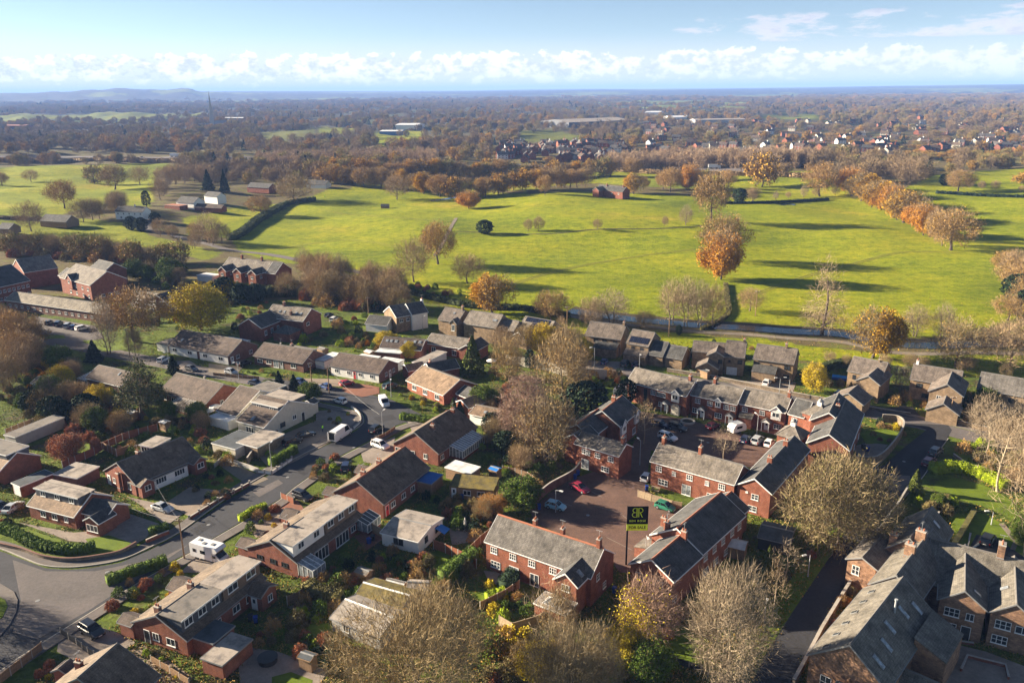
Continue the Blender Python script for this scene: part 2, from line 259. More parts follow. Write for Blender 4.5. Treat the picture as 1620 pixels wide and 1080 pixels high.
# ------------------------------------------------------------------ mesh helpers
class MB:
    def __init__(s): s.v = []; s.f = []; s.mi = []; s.mats = []
    def mat(s, m):
        m = MATS[m] if isinstance(m, str) else m
        if m not in s.mats: s.mats.append(m)
        return s.mats.index(m)
    def face(s, pts, m):
        b = len(s.v); s.v += [tuple(p) for p in pts]; s.f.append(tuple(range(b, b + len(pts)))); s.mi.append(s.mat(m))
    def poly(s, vs, fs, m):
        b = len(s.v); k = s.mat(m); s.v += [tuple(p) for p in vs]
        for f in fs: s.f.append(tuple(b + i for i in f)); s.mi.append(k)
    def box(s, x0, x1, y0, y1, z0, z1, m):
        s.poly([(x0, y0, z0), (x1, y0, z0), (x1, y1, z0), (x0, y1, z0), (x0, y0, z1), (x1, y0, z1), (x1, y1, z1), (x0, y1, z1)],
               [(3, 2, 1, 0), (4, 5, 6, 7), (0, 1, 5, 4), (1, 2, 6, 5), (2, 3, 7, 6), (3, 0, 4, 7)], m)
    def obox(s, c, ax, ay, az, m):
        c = Vector(c); vs = []
        for k in (-1, 1):
            for i, j in ((-1, -1), (1, -1), (1, 1), (-1, 1)): vs.append(c + ax * i + ay * j + az * k)
        s.poly(vs, [(3, 2, 1, 0), (4, 5, 6, 7), (0, 1, 5, 4), (1, 2, 6, 5), (2, 3, 7, 6), (3, 0, 4, 7)], m)
    def prism(s, prof, a0, a1, m, along='x'):
        """prof: list of (t, z) counter-clockwise; extruded from a0 to a1"""
        n = len(prof)
        if along == 'x': vs = [(a0, t, z) for t, z in prof] + [(a1, t, z) for t, z in prof]
        else: vs = [(t, a1, z) for t, z in prof] + [(t, a0, z) for t, z in prof]
        fs = [tuple(range(n))[::-1], tuple(range(n, 2 * n))] + [(i, (i + 1) % n, n + (i + 1) % n, n + i) for i in range(n)]
        s.poly(vs, fs, m)
    def tube(s, p0, p1, r0, r1, m, n=6, cap=True):
        p0, p1 = Vector(p0), Vector(p1); d = (p1 - p0)
        if d.length < 1e-5: return
        d.normalize(); a = d.orthogonal().normalized(); b = d.cross(a); vs = []
        for p, r in ((p0, r0), (p1, r1)):
            for i in range(n):
                t = 2 * math.pi * i / n; vs.append(p + a * (math.cos(t) * r) + b * (math.sin(t) * r))
        fs = [(i, (i + 1) % n, n + (i + 1) % n, n + i) for i in range(n)]
        if cap: fs += [tuple(range(n))[::-1], tuple(range(n, 2 * n))]
        s.poly(vs, fs, m)
    def lathe(s, prof, m, n=12, c=(0, 0)):
        vs = []
        for r, z in prof:
            for i in range(n):
                t = 2 * math.pi * i / n; vs.append((c[0] + r * math.cos(t), c[1] + r * math.sin(t), z))
        fs = []
        for k in range(len(prof) - 1):
            for i in range(n): fs.append((k * n + i, k * n + (i + 1) % n, (k + 1) * n + (i + 1) % n, (k + 1) * n + i))
        fs.append(tuple(range(n))[::-1]); fs.append(tuple(range((len(prof) - 1) * n, len(prof) * n))); s.poly(vs, fs, m)
    def mesh(s, name, uv=True):
        me = bpy.data.meshes.new(name); me.from_pydata(s.v, [], s.f)
        for m in s.mats: me.materials.append(m)
        me.polygons.foreach_set('material_index', s.mi); me.update()
        if uv and s.f:
            ul = me.uv_layers.new(name='UVMap'); dat = []
            for p in me.polygons:
                n = p.normal
                if abs(n.z) > 0.98: ux, uy = Vector((1, 0, 0)), Vector((0, 1, 0))
                else: ux = Vector((-n.y, n.x, 0)).normalized(); uy = n.cross(ux)
                for vi in p.vertices:
                    co = me.vertices[vi].co; dat += [co.dot(ux), co.dot(uy)]
            ul.data.foreach_set('uv', dat)
        return me
    def build(s, name, parent=None, **k):
        o = bpy.data.objects.new(name, s.mesh(name)); COL.objects.link(o)
        if parent: o.parent = parent
        tag(o, **k); return o
def tag(o, label=None, cat=None, group=None, kind=None):
    if label: o['label'] = label
    if cat: o['category'] = cat
    if group: o['group'] = group
    if kind: o['kind'] = kind
    return o
def empty(name, loc, rz=0, **k):
    o = bpy.data.objects.new(name, None); COL.objects.link(o); o.location = loc; o.rotation_euler = (0, 0, rz); o.empty_display_size = 0.5
    tag(o, **k); return o
KIDS = {}
def kids(o): return KIDS.get(o.name) or [c for c in o.children]
def link(name, me, parent, loc=(0, 0, 0), rot=(0, 0, 0), scale=None):
    o = bpy.data.objects.new(name, me); COL.objects.link(o); o.parent = parent; o.location = loc; o.rotation_euler = rot
    if scale: o.scale = scale
    return o
# ------------------------------------------------------------------ terrain
def inpoly(px, py, poly):
    ins = np.zeros(px.shape, bool); n = len(poly)
    for i in range(n):
        x1, y1 = poly[i]; x2, y2 = poly[(i + 1) % n]
        c = ((y1 > py) != (y2 > py)) & (px < (x2 - x1) * (py - y1) / ((y2 - y1) if y2 != y1 else 1e-9) + x1)
        ins ^= c
    return ins
FIELDS = [  # outlines of the open grass, taken from the photograph
 ([(366, 377), (470, 319), (520, 300), (560, 296), (640, 303), (740, 304), (830, 306), (930, 303), (1000, 306), (1100, 310), (1150, 284), (1330, 290), (1350, 292), (1400, 312), (1480, 276), (1620, 266), (1700, 266), (1700, 490), (1600, 505), (1500, 533), (1450, 534), (1160, 520), (1000, 508), (880, 490), (740, 484), (640, 462), (590, 440), (520, 425), (430, 412), (380, 400)], 1.0),
 ([(-60, 268), (60, 262), (270, 258), (290, 268), (245, 300), (240, 328), (180, 322), (120, 333), (90, 345), (-60, 338)], 1.0),
 ([(-60, 345), (60, 350), (130, 345), (190, 352), (235, 372), (290, 385), (350, 400), (330, 412), (230, 392), (150, 378), (60, 372), (-60, 372)], 0.9),
 ([(288, 345), (380, 326), (440, 322), (456, 322), (362, 376), (300, 372)], 1.0),
 ([(640, 447), (740, 468), (840, 480), (960, 520), (1200, 536), (1400, 560), (1620, 560), (1700, 600), (1400, 590), (1280, 573), (1080, 550), (900, 526), (700, 482), (630, 470)], 1.15),
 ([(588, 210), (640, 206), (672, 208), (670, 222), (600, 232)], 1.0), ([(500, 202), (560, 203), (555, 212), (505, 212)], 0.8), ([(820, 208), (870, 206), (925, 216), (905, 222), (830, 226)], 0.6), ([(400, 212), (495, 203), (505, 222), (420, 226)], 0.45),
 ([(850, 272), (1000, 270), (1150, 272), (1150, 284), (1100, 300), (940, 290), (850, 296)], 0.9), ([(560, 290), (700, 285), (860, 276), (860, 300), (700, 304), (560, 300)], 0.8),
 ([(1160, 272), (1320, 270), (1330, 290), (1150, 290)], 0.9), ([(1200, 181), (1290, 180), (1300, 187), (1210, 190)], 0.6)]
VILLAGE = [(-200, 700), (-200, 470), (120, 470), (330, 480), (520, 470), (640, 470), (900, 530), (1080, 552), (1280, 575), (1620, 600), (1800, 640), (1900, 1300), (-300, 1300)]
def farfield(x, y):
    return np.sin(x / 310 + 1.7 * np.sin(y / 820)) + np.sin(y / 720 + 2.1 * np.sin(x / 630 + 1)) + 0.6 * np.sin((x + y) / 190)
def build_terrain():
    rs = [26.0]; 
    while rs[-1] < 40000: rs.append(rs[-1] * (1.0085 if rs[-1] < 900 else 1.02))
    rs = np.array(rs); th = np.radians(np.linspace(-64, 64, 560))
    Rg, T = np.meshgrid(rs, th, indexing='ij'); X = Rg * np.sin(T); Y = Rg * np.cos(T) - 14
    Z = hgt(X, Y); n, m = X.shape
    # canal bed
    me = bpy.data.meshes.new('ground'); co = np.stack([X, Y, Z], -1).reshape(-1, 3)
    idx = np.arange(n * m).reshape(n, m); q = np.stack([idx[:-1, :-1], idx[:-1, 1:], idx[1:, 1:], idx[1:, :-1]], -1).reshape(-1, 4)[:, ::-1]
    me.vertices.add(n * m); me.vertices.foreach_set('co', co.ravel().astype(np.float32))
    me.loops.add(q.size); me.loops.foreach_set('vertex_index', q.ravel().astype(np.int32)); me.polygons.add(len(q))
    me.polygons.foreach_set('loop_start', np.arange(0, q.size, 4, dtype=np.int32)); me.polygons.foreach_set('loop_total', np.full(len(q), 4, np.int32))
    me.update(calc_edges=True)
    U, V = topix(X, Y, Z); fld = np.zeros(X.shape); 
    jx = 2.0 * np.sin(X / 3.1 + Y / 7) * np.clip((V - 250) / 200, 0.1, 1); jy = 1.0 * np.sin(X / 4.3 - Y / 5) * np.clip((V - 250) / 200, 0.1, 1)
    for poly, w in FIELDS:
        fld = np.maximum(fld, np.where(inpoly(U + jx, V + jy, poly), w, 0))
    vil = inpoly(U, V, VILLAGE).astype(float)
    vil = np.where((Y < 70), 1.0, vil)
    D = np.hypot(X, Y)
    # the far plain: a patchwork of woods and pale fields
    nx = farfield(X, Y)
    farf = (nx > 1.0) & (D > 1500)
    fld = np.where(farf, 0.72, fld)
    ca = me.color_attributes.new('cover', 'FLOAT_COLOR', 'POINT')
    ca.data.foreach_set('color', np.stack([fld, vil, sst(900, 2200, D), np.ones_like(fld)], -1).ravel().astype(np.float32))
    t = NT('ground_cover'); g = t.n('ShaderNodeNewGeometry').outputs['Position']
    at = t.n('ShaderNodeVertexColor', layer_name='cover'); sp = t.n('ShaderNodeSeparateColor'); t.l(at.outputs[0], sp.inputs[0])
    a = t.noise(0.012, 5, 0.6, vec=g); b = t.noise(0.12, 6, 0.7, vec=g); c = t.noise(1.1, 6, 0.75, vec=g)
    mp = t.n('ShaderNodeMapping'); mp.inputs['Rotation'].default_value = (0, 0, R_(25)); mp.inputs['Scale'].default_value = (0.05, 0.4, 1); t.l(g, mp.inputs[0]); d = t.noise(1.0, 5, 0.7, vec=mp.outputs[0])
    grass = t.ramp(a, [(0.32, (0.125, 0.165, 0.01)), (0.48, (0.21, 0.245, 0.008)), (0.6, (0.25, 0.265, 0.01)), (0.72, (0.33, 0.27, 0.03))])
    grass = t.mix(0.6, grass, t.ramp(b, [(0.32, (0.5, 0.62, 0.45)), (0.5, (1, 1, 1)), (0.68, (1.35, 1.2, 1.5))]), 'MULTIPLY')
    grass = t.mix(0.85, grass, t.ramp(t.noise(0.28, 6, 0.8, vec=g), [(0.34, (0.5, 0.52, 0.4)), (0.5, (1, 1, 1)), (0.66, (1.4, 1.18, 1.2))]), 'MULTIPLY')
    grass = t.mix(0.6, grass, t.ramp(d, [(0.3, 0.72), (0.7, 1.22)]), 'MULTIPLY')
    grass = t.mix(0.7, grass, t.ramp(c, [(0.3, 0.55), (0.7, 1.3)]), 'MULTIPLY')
    rough = t.ramp(b, [(0.3, (0.08, 0.072, 0.03)), (0.5, (0.13, 0.10, 0.05)), (0.66, (0.15, 0.17, 0.028))]); rough = t.mix(0.8, rough, t.ramp(c, [(0.3, 0.5), (0.7, 1.35)]), 'MULTIPLY')
    gard = t.ramp(b, [(0.34, (0.07, 0.055, 0.033)), (0.47, (0.075, 0.105, 0.016)), (0.56, (0.11, 0.15, 0.018)), (0.68, (0.12, 0.095, 0.055))]); gard = t.mix(0.8, gard, t.ramp(c, [(0.3, 0.5), (0.7, 1.4)]), 'MULTIPLY')
    far = t.ramp(t.noise(0.004, 6, 0.7, vec=g), [(0.38, (0.03, 0.036, 0.022)), (0.56, (0.06, 0.052, 0.036)), (0.66, (0.05, 0.09, 0.02))])
    base = t.mix(sp.outputs[2], rough, far); base = t.mix(sp.outputs[1], base, gard)
    fm = t.n('ShaderNodeMath', operation='MULTIPLY', use_clamp=True); t.l(sp.outputs[0], fm.inputs[0]); fm.inputs[1].default_value = 1.0
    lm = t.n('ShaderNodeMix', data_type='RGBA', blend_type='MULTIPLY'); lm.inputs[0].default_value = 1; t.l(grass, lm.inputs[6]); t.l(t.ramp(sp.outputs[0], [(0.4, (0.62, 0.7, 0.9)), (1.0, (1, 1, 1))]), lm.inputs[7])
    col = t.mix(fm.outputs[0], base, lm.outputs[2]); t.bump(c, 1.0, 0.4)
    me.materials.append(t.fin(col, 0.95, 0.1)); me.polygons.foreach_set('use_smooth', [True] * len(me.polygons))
    o = bpy.data.objects.new('ground', me); COL.objects.link(o); o['kind'] = 'structure'
    return o
build_terrain()
# ------------------------------------------------------------------ flat sheets on the ground
def sheet_world(name, pts, mat, z, thick=0.0, skirt=0.0, **k):
    bm = bmesh.new(); vs = [bm.verts.new((p[0], p[1], z)) for p in pts]; f = bm.faces.new(vs); f.normal_update()
    if f.normal.z < 0: f.normal_flip()
    if thick:
        r = bmesh.ops.extrude_face_region(bm, geom=[f]); 
        for v in [e for e in r['geom'] if isinstance(e, bmesh.types.BMVert)]: v.co.z = z
        for v in vs: v.co.z = z - thick
        bmesh.ops.recalc_face_normals(bm, faces=bm.faces)
    bmesh.ops.triangulate(bm, faces=[f for f in bm.faces if len(f.verts) > 4])
    me = bpy.data.meshes.new(name); bm.to_mesh(me); bm.free(); me.materials.append(MATS[mat]); o = bpy.data.objects.new(name, me); COL.objects.link(o)
    tag(o, **(k or dict(kind='structure'))); return o
def smooth_line(pts, closed=False, n=6):
    out = []; m = len(pts)
    rg = range(m if closed else m - 1)
    for i in rg:
        p0 = pts[(i - 1) % m] if closed or i > 0 else pts[i]; p1 = pts[i]; p2 = pts[(i + 1) % m]; p3 = pts[(i + 2) % m] if closed or i + 2 < m else pts[(i + 1) % m]
        for j in range(n):
            t = j / n; out.append(tuple(0.5 * ((2 * p1[a]) + (-p0[a] + p2[a]) * t + (2 * p0[a] - 5 * p1[a] + 4 * p2[a] - p3[a]) * t * t + (-p0[a] + 3 * p1[a] - 3 * p2[a] + p3[a]) * t ** 3) for a in (0, 1)))
    if not closed: out.append(tuple(pts[-1]))
    return out
def sheet(name, pix, mat, z, thick=0.0, smooth=False, **k):
    pts = [tuple(P(*q, z)) for q in pix]
    if smooth: pts = smooth_line(pts, True, 5)
    return sheet_world(name, pts, mat, z, thick, **k)
def offs(pts, d):
    out = []
    for i, p in enumerate(pts):
        a = Vector(pts[max(i - 1, 0)]); b = Vector(pts[min(i + 1, len(pts) - 1)]); t = (b - a); t = t.normalized() if t.length > 1e-6 else Vector((1, 0))
        out.append((p[0] - t.y * d, p[1] + t.x * d))
    return out
def ribbon(name, pix, w, mat, z, thick=0.0, terr=False, smooth=True, off=0.0, **k):
    pts = [tuple(G(*q).xy) if terr else tuple(P(*q, 0)) for q in pix]
    if smooth: pts = smooth_line(pts)
    a = offs(pts, off + w / 2); b = offs(pts, off - w / 2); m = MB(); n = len(pts)
    zz = (lambda p: hz(*p) + z) if terr else (lambda p: z)
    for i in range(n - 1):
        q = [(*b[i], zz(b[i])), (*b[i + 1], zz(b[i + 1])), (*a[i + 1], zz(a[i + 1])), (*a[i], zz(a[i]))]
        m.face(q, mat)
        if thick:
            m.face([(*a[i], zz(a[i])), (*a[i + 1], zz(a[i + 1])), (*a[i + 1], zz(a[i + 1]) - thick), (*a[i], zz(a[i]) - thick)], mat)
            m.face([(*b[i + 1], zz(b[i + 1])), (*b[i], zz(b[i])), (*b[i], zz(b[i]) - thick), (*b[i + 1], zz(b[i + 1]) - thick)], mat)
    if thick:
        for i in (0, n - 1): m.face([(*a[i], zz(a[i])), (*b[i], zz(b[i])), (*b[i], zz(b[i]) - thick), (*a[i], zz(a[i]) - thick)], mat)
    return m.build(name, **(k or dict(kind='structure')))
STREET = [(-60, 862), (0, 871), (40, 886), (72, 898), (108, 901), (145, 898), (192, 889), (240, 868), (285, 844), (350, 797), (422, 753), (470, 727), (516, 704), (545, 691), (565, 680), (577, 668), (577, 657), (565, 648), (540, 641), (504, 634), (440, 618), (430, 600), (500, 606), (560, 618), (620, 632), (668, 656), (700, 668), (690, 680), (640, 668), (628, 672), (585, 696), (536, 722), (477, 761), (440, 790), (350, 843), (300, 873), (260, 893), (220, 919), (180, 945), (145, 966), (62, 1018), (20, 1046), (-60, 1100), (-60, 1030), (0, 1005), (15, 987), (26, 966), (28, 948), (22, 935), (0, 922), (-60, 905)]
sheet('street', STREET, 'asphalt', 0.045)
ribbon('side_street', [(60, 535), (130, 549), (240, 571), (330, 589), (420, 605), (500, 614)], 6.2, 'asphalt_old', 0.035)
sheet('street_patch', [(20, 885), (72, 903), (150, 903), (260, 880), (300, 860), (240, 900), (140, 965), (60, 1010), (20, 1000), (33, 950)], 'asphalt_old', 0.05)
for nm, pix in (('pavement', [(-60, 856), (0, 865), (40, 880), (72, 892), (108, 895), (145, 892), (192, 883), (240, 862), (285, 838), (350, 791), (422, 747), (516, 698), (565, 675), (572, 662), (560, 652), (504, 639)]), ('pavement', [(660, 668), (628, 678), (585, 702), (536, 728), (477, 767), (440, 796), (350, 849), (300, 879), (220, 925), (145, 972), (62, 1024), (20, 1052), (-60, 1110)])):
    up = nm and pix[0][1] < 860
    o = ribbon(nm, pix, 1.9, 'pavement', 0.15, 0.15, off=(0.6 if up else 0.6))
    ribbon('kerb', pix, 0.16, 'concrete', 0.165, 0.16, off=(-0.45 if up else -0.45))
sheet('pavement', [(-80, 905), (0, 922), (22, 935), (28, 948), (26, 966), (15, 987), (0, 1005), (-80, 1030)], 'pavement', 0.15, 0.15)
sheet('lawn', [(-80, 930), (-10, 938), (8, 948), (12, 958), (4, 975), (-10, 985), (-80, 1005)], 'lawn', 0.2, 0.05)
# mews court and lane
sheet('mews_court', [(838, 808), (868, 780), (905, 757), (950, 742), (996, 712), (1008, 690), (985, 665), (1015, 650), (1090, 664), (1165, 684), (1245, 706), (1236, 722), (1205, 742), (1030, 712), (1020, 775), (1070, 800), (1075, 815), (1030, 862), (1000, 905), (980, 905), (955, 868), (850, 830)], 'setts', 0.05)
sheet('mews_path', [(985, 905), (1000, 905), (1040, 1010), (990, 1010)], 'lawn', 0.04)
sheet('lane', [(1186, 1085), (1200, 1058), (1250, 965), (1310, 885), (1350, 822), (1378, 785), (1388, 762), (1352, 752), (1345, 742), (1378, 741), (1400, 735), (1425, 712), (1455, 688), (1466, 679), (1420, 668), (1500, 672), (1506, 680), (1490, 708), (1470, 745), (1445, 770), (1418, 808), (1375, 872), (1342, 925), (1318, 960), (1270, 1045), (1240, 1130), (1165, 1130)], 'asphalt_new', 0.05)
sheet('street_patch', [(1388, 750), (1440, 752), (1438, 772), (1425, 776), (1384, 772)], 'asphalt_old', 0.056)
ribbon('main_road', [(840, 566), (950, 584), (1080, 601), (1200, 620), (1290, 636), (1360, 650), (1440, 667), (1520, 686), (1620, 712), (1720, 742)], 6.4, 'asphalt_old', 0.04)
ribbon('pavement', [(1330, 634), (1362, 640), (1440, 657), (1520, 675), (1620, 700), (1720, 728)], 1.5, 'pavement', 0.15, 0.12)
ribbon('pavement', [(1500, 694), (1480, 722), (1462, 752), (1432, 786), (1400, 832)], 0.14, 'concrete', 0.16, 0.14)
ribbon('kerb', [(1425, 692), (1405, 716), (1390, 735), (1376, 748)], 0.2, 'concrete', 0.12, 0.1)
for a_, b_ in (((1140, 1090), (1340, 860)),):
    sheet('grass_verge', [(1200, 1050), (1262, 955), (1318, 872), (1350, 820), (1320, 812), (1285, 868), (1240, 930), (1190, 1000), (1150, 1060)], 'lawn', 0.06)
# country lane, motorway, canal
ribbon('country_lane', [(231, 340), (232, 352), (240, 366), (280, 374), (320, 384), (360, 395), (420, 402), (480, 413), (540, 425), (590, 436), (640, 452)], 4.6, 'asphalt_old', 0.12, terr=True)
ribbon('motorway', [(-60, 250), (0, 249), (100, 249), (200, 249), (320, 250), (420, 252)], 26, 'asphalt_old', 0.5, 2.0, terr=True)
ribbon('motorway', [(640, 263), (700, 263), (800, 262), (900, 266), (1000, 268), (1100, 268), (1200, 269)], 20, 'asphalt_old', 0.5, 2.0, terr=True)
ribbon('towpath', [(900, 500), (980, 512), (1040, 518), (1105, 525), (1180, 529), (1245, 535), (1330, 541), (1400, 556), (1460, 560), (1530, 558), (1620, 560)], 3.0, 'track', 0.10, terr=True)
ribbon('canal_bank', [(900, 490), (980, 501), (1040, 507), (1105, 513), (1180, 517), (1245, 522), (1330, 527), (1400, 540), (1460, 544), (1530, 542), (1620, 540)], 10, 'soil', 0.06, terr=True)
ribbon('canal', [(900, 492), (980, 503), (1040, 509), (1105, 515), (1180, 519), (1245, 524), (1330, 529), (1400, 543), (1460, 547), (1530, 545), (1620, 543)], 6.0, 'canal_water', 0.13, terr=True)
ribbon('pond', [(1232, 324), (1245, 323), (1258, 324)], 6.0, 'canal_water', 0.15, terr=True)
ribbon('pond', [(680, 318), (705, 315), (722, 312)], 6.0, 'canal_water', 0.15, terr=True)
ribbon('footpath', [(722, 345), (712, 362), (700, 385), (688, 405)], 2.0, 'track', 0.12, terr=True)
ribbon('ditch', [(722, 366), (780, 369), (870, 370), (945, 363), (1040, 362), (1110, 358)], 1.4, 'soil', 0.12, terr=True)
for q in ([(500, 330), (600, 342), (700, 350), (722, 345)], [(760, 480), (840, 440), (980, 410), (1100, 395)], [(1180, 470), (1300, 430), (1420, 400), (1520, 400)], [(430, 395), (540, 380), (640, 395), (690, 410)]):
    for o_ in (-.9, .9): ribbon('field_track', q, .55, 'worn_grass', .10, terr=True, off=o_)
for q in ([(868, 790), (905, 800)], [(905, 762), (952, 786)], [(940, 800), (985, 812)], [(985, 815), (1010, 835)], [(960, 850), (1000, 870)]): ribbon('bay_line', q, .12, 'drive_concrete', .056, smooth=False)
for i, q in enumerate(([(300, 838), (330, 822), (342, 828), (312, 846)], [(400, 778), (440, 758), (448, 764), (410, 786)], [(470, 745), (500, 728), (508, 736), (480, 752)], [(110, 930), (180, 915), (186, 930), (120, 946)], [(590, 660), (620, 655), (628, 662), (600, 668)])): sheet('tarmac_patch', q, ('asphalt_new', 'asphalt_old')[i % 2], .058)
for i, (u_, v_, l_) in enumerate([(60, 950, 'round manhole cover in the road bulb'), (170, 905, 'round manhole cover near the corner lawn kerb'), (330, 830, 'round manhole cover before the motorhome drive'), (455, 755, 'round manhole cover by the orange fence panel'), (560, 708, 'round manhole cover beside the open van'), (930, 815, 'round manhole cover in the car court'), (1120, 700, 'round manhole cover by the small bare birches'), (1430, 730, 'round manhole cover on the dark lane'), (160, 826, 'small drain cover on the corner bungalow drive')]):
    m = MB(); p = P(u_, v_); m.lathe([(.34, 0), (.32, .012)], 'lead', 12); o = m.build('manhole_cover'); o.location = (p.x, p.y, .066); tag(o, l_, 'manhole cover')
# drives, lawns, patios
for nm, mat, z, pix in [
 ('driveway', 'drive_concrete', .05, [(30, 826), (117, 842), (160, 838), (205, 812), (252, 828), (232, 850), (180, 880), (150, 860), (110, 855)]),
 ('lawn', 'lawn', .06, [(0, 831), (12, 826), (110, 858), (150, 872), (190, 875), (146, 878), (60, 862)]), ('lawn', 'lawn', .07, [(135, 852), (172, 846), (208, 858), (196, 868), (155, 878)]),
 ('driveway', 'track', .06, [(343, 733), (356, 728), (425, 757), (396, 770)]), ('driveway', 'drive_concrete', .06, [(200, 785), (255, 797), (290, 812), (262, 832), (225, 800)]),
 ('front_garden', 'gravel', .05, [(262, 795), (300, 770), (345, 775), (370, 768), (320, 812), (296, 815)]), ('lawn', 'lawn', .055, [(330, 745), (385, 757), (370, 775), (330, 772)]),
 ('driveway', 'gravel', .06, [(390, 700), (440, 690), (500, 665), (560, 672), (556, 684), (520, 700), (470, 728), (430, 745)]), ('front_garden', 'drive_concrete', .055, [(500, 650), (540, 646), (560, 655), (566, 668), (540, 682), (500, 672)]),
 ('driveway', 'drive_red', .05, [(555, 604), (600, 612), (600, 622), (572, 628), (540, 618), (545, 608)]), ('driveway', 'gravel', .05, [(470, 598), (560, 600), (548, 612), (480, 606)]),
 ('driveway', 'drive_concrete', .055, [(255, 572), (300, 570), (315, 580), (285, 584), (258, 576)]), ('driveway', 'track', .05, [(330, 575), (385, 580), (372, 594), (330, 588)]), ('lawn', 'lawn', .05, [(390, 585), (430, 586), (420, 596), (384, 592)]),
 ('driveway', 'drive_concrete', .05, [(640, 655), (700, 668), (690, 690), (655, 690)]), ('driveway', 'drive_concrete', .055, [(570, 712), (625, 690), (618, 740), (575, 730)]), ('driveway', 'drive_red', .05, [(425, 806), (470, 790), (485, 810), (450, 830)]), ('front_garden', 'gravel', .055, [(385, 826), (440, 800), (465, 815), (440, 842), (405, 850)]),
 ('driveway', 'drive_concrete', .05, [(285, 905), (310, 880), (380, 880), (340, 905)]), ('driveway', 'drive_concrete', .05, [(95, 1000), (140, 985), (185, 1000), (215, 1015), (150, 1060), (90, 1030)]), ('side_path', 'gravel', .055, [(205, 1028), (230, 1020), (305, 1070), (290, 1100), (250, 1075)]),
 ('patio', 'drive_concrete', .05, [(375, 1020), (440, 1030), (520, 1060), (500, 1090), (380, 1085)]), ('lawn', 'lawn', .06, [(430, 1070), (460, 1062), (495, 1075), (490, 1095), (430, 1100)]), ('lawn', 'lawn', .06, [(440, 990), (520, 985), (550, 1020), (500, 1045), (450, 1020)]),
 ('garden_path', 'track', .065, [(455, 960), (475, 950), (515, 975), (500, 985)]), ('lawn', 'lawn', .06, [(515, 918), (560, 910), (575, 935), (540, 950)]), ('lawn', 'lawn', .06, [(660, 880), (700, 868), (725, 885), (690, 905)]), ('patio', 'drive_concrete', .05, [(710, 835), (750, 830), (755, 855), (715, 862)]),
 ('patio', 'drive_red', .052, [(560, 848), (600, 832), (610, 850), (580, 870)]), ('patio', 'drive_concrete', .05, [(765, 902), (800, 905), (810, 920), (775, 925)]), ('lawn', 'lawn', .06, [(750, 940), (800, 920), (800, 935), (765, 955)]),
 ('car_park', 'asphalt_old', .05, [(55, 500), (150, 515), (165, 535), (110, 545), (60, 540)]), ('grass_verge', 'lawn', .07, [(63, 529), (100, 530), (104, 535), (65, 536)]), ('grass_verge', 'lawn', .07, [(130, 538), (160, 538), (170, 545), (215, 540), (205, 552), (162, 556)]),
 ('driveway', 'drive_red', .05, [(1235, 690), (1120, 660), (1150, 650), (1240, 668)]), ('lawn', 'lawn', .06, [(1360, 685), (1400, 676), (1425, 686), (1408, 700), (1370, 702)]), ('patio', 'drive_concrete', .055, [(1350, 705), (1375, 700), (1405, 703), (1390, 722), (1358, 725)]),
 ('lawn', 'lawn', .07, [(1478, 765), (1510, 755), (1560, 768), (1600, 790), (1620, 830), (1580, 810), (1520, 790), (1480, 780)]), ('lawn', 'lawn', .06, [(1505, 718), (1560, 712), (1590, 725), (1560, 745), (1520, 735)]), ('lawn', 'lawn', .07, [(1460, 800), (1480, 798), (1476, 812), (1440, 850), (1420, 860)]),
 ('lawn', 'lawn', .06, [(1500, 812), (1560, 812), (1620, 850), (1700, 900), (1620, 885), (1560, 870), (1520, 880)]), ('driveway', 'asphalt_new', .065, [(1530, 872), (1545, 845), (1575, 850), (1620, 880), (1700, 910), (1620, 905), (1560, 890)]), ('footpath', 'track', .075, [(1580, 828), (1588, 826), (1612, 856), (1606, 870), (1598, 868), (1603, 856)]),
 ('courtyard', 'drive_concrete', .05, [(1480, 1010), (1560, 1030), (1640, 1060), (1700, 1120), (1400, 1120), (1440, 1060)]), ('lawn', 'lawn', .05, [(870, 640), (960, 610), (985, 625), (930, 650)]), ('lawn', 'lawn', .06, [(555, 500), (590, 495), (595, 505), (565, 510)]), ('lawn', 'lawn', .05, [(130, 690), (155, 680), (160, 700), (140, 712)]), ('lawn', 'lawn', .05, [(195, 680), (240, 665), (245, 675), (215, 688)]),
 ('driveway', 'drive_concrete', .05, [(930, 570), (990, 572), (985, 590), (925, 583)]), ('driveway', 'drive_concrete', .055, [(1140, 600), (1260, 605), (1250, 630), (1180, 616)]), ('driveway', 'asphalt_new', .055, [(1385, 648), (1440, 640), (1460, 662), (1400, 655)]),
 ('lawn', 'lawn', .06, [(1030, 1010), (1070, 985), (1100, 1000), (1130, 1045), (1090, 1050), (1040, 1035)])]:
    o = sheet(nm, pix, mat, z)
# ------------------------------------------------------------------ windows and doors (shared meshes)
WC = {}
def win_mesh(w, h, mull, frame='white_trim', glass='glass', rows=1):
    key = (round(w, 1), round(h, 1), mull, frame, glass, rows)
    if key not in WC:
        m = MB(); f = 0.07; 
        m.box(-w / 2, w / 2, -0.06, 0, 0, f, frame); m.box(-w / 2, w / 2, -0.06, 0, h - f, h, frame)
        m.box(-w / 2, -w / 2 + f, -0.06, 0, f, h - f, frame); m.box(w / 2 - f, w / 2, -0.06, 0, f, h - f, frame)
        for i in range(1, mull + 1):
            x = -w / 2 + w * i / (mull + 1); m.box(x - 0.04, x + 0.04, -0.055, 0, f, h - f, frame)
        for i in range(1, rows):
            z = h * i / rows; m.box(-w / 2 + f, w / 2 - f, -0.045, 0, z - 0.03, z + 0.03, frame)
        m.box(-w / 2 - 0.06, w / 2 + 0.06, -0.12, 0, -0.07, 0, frame)
        g = MB(); g.box(-w / 2 + f * .6, w / 2 - f * .6, -0.022, -0.004, f * .6, h - f * .6, glass)
        WC[key] = (m.mesh('window'), g.mesh('pane'))
    return WC[key]
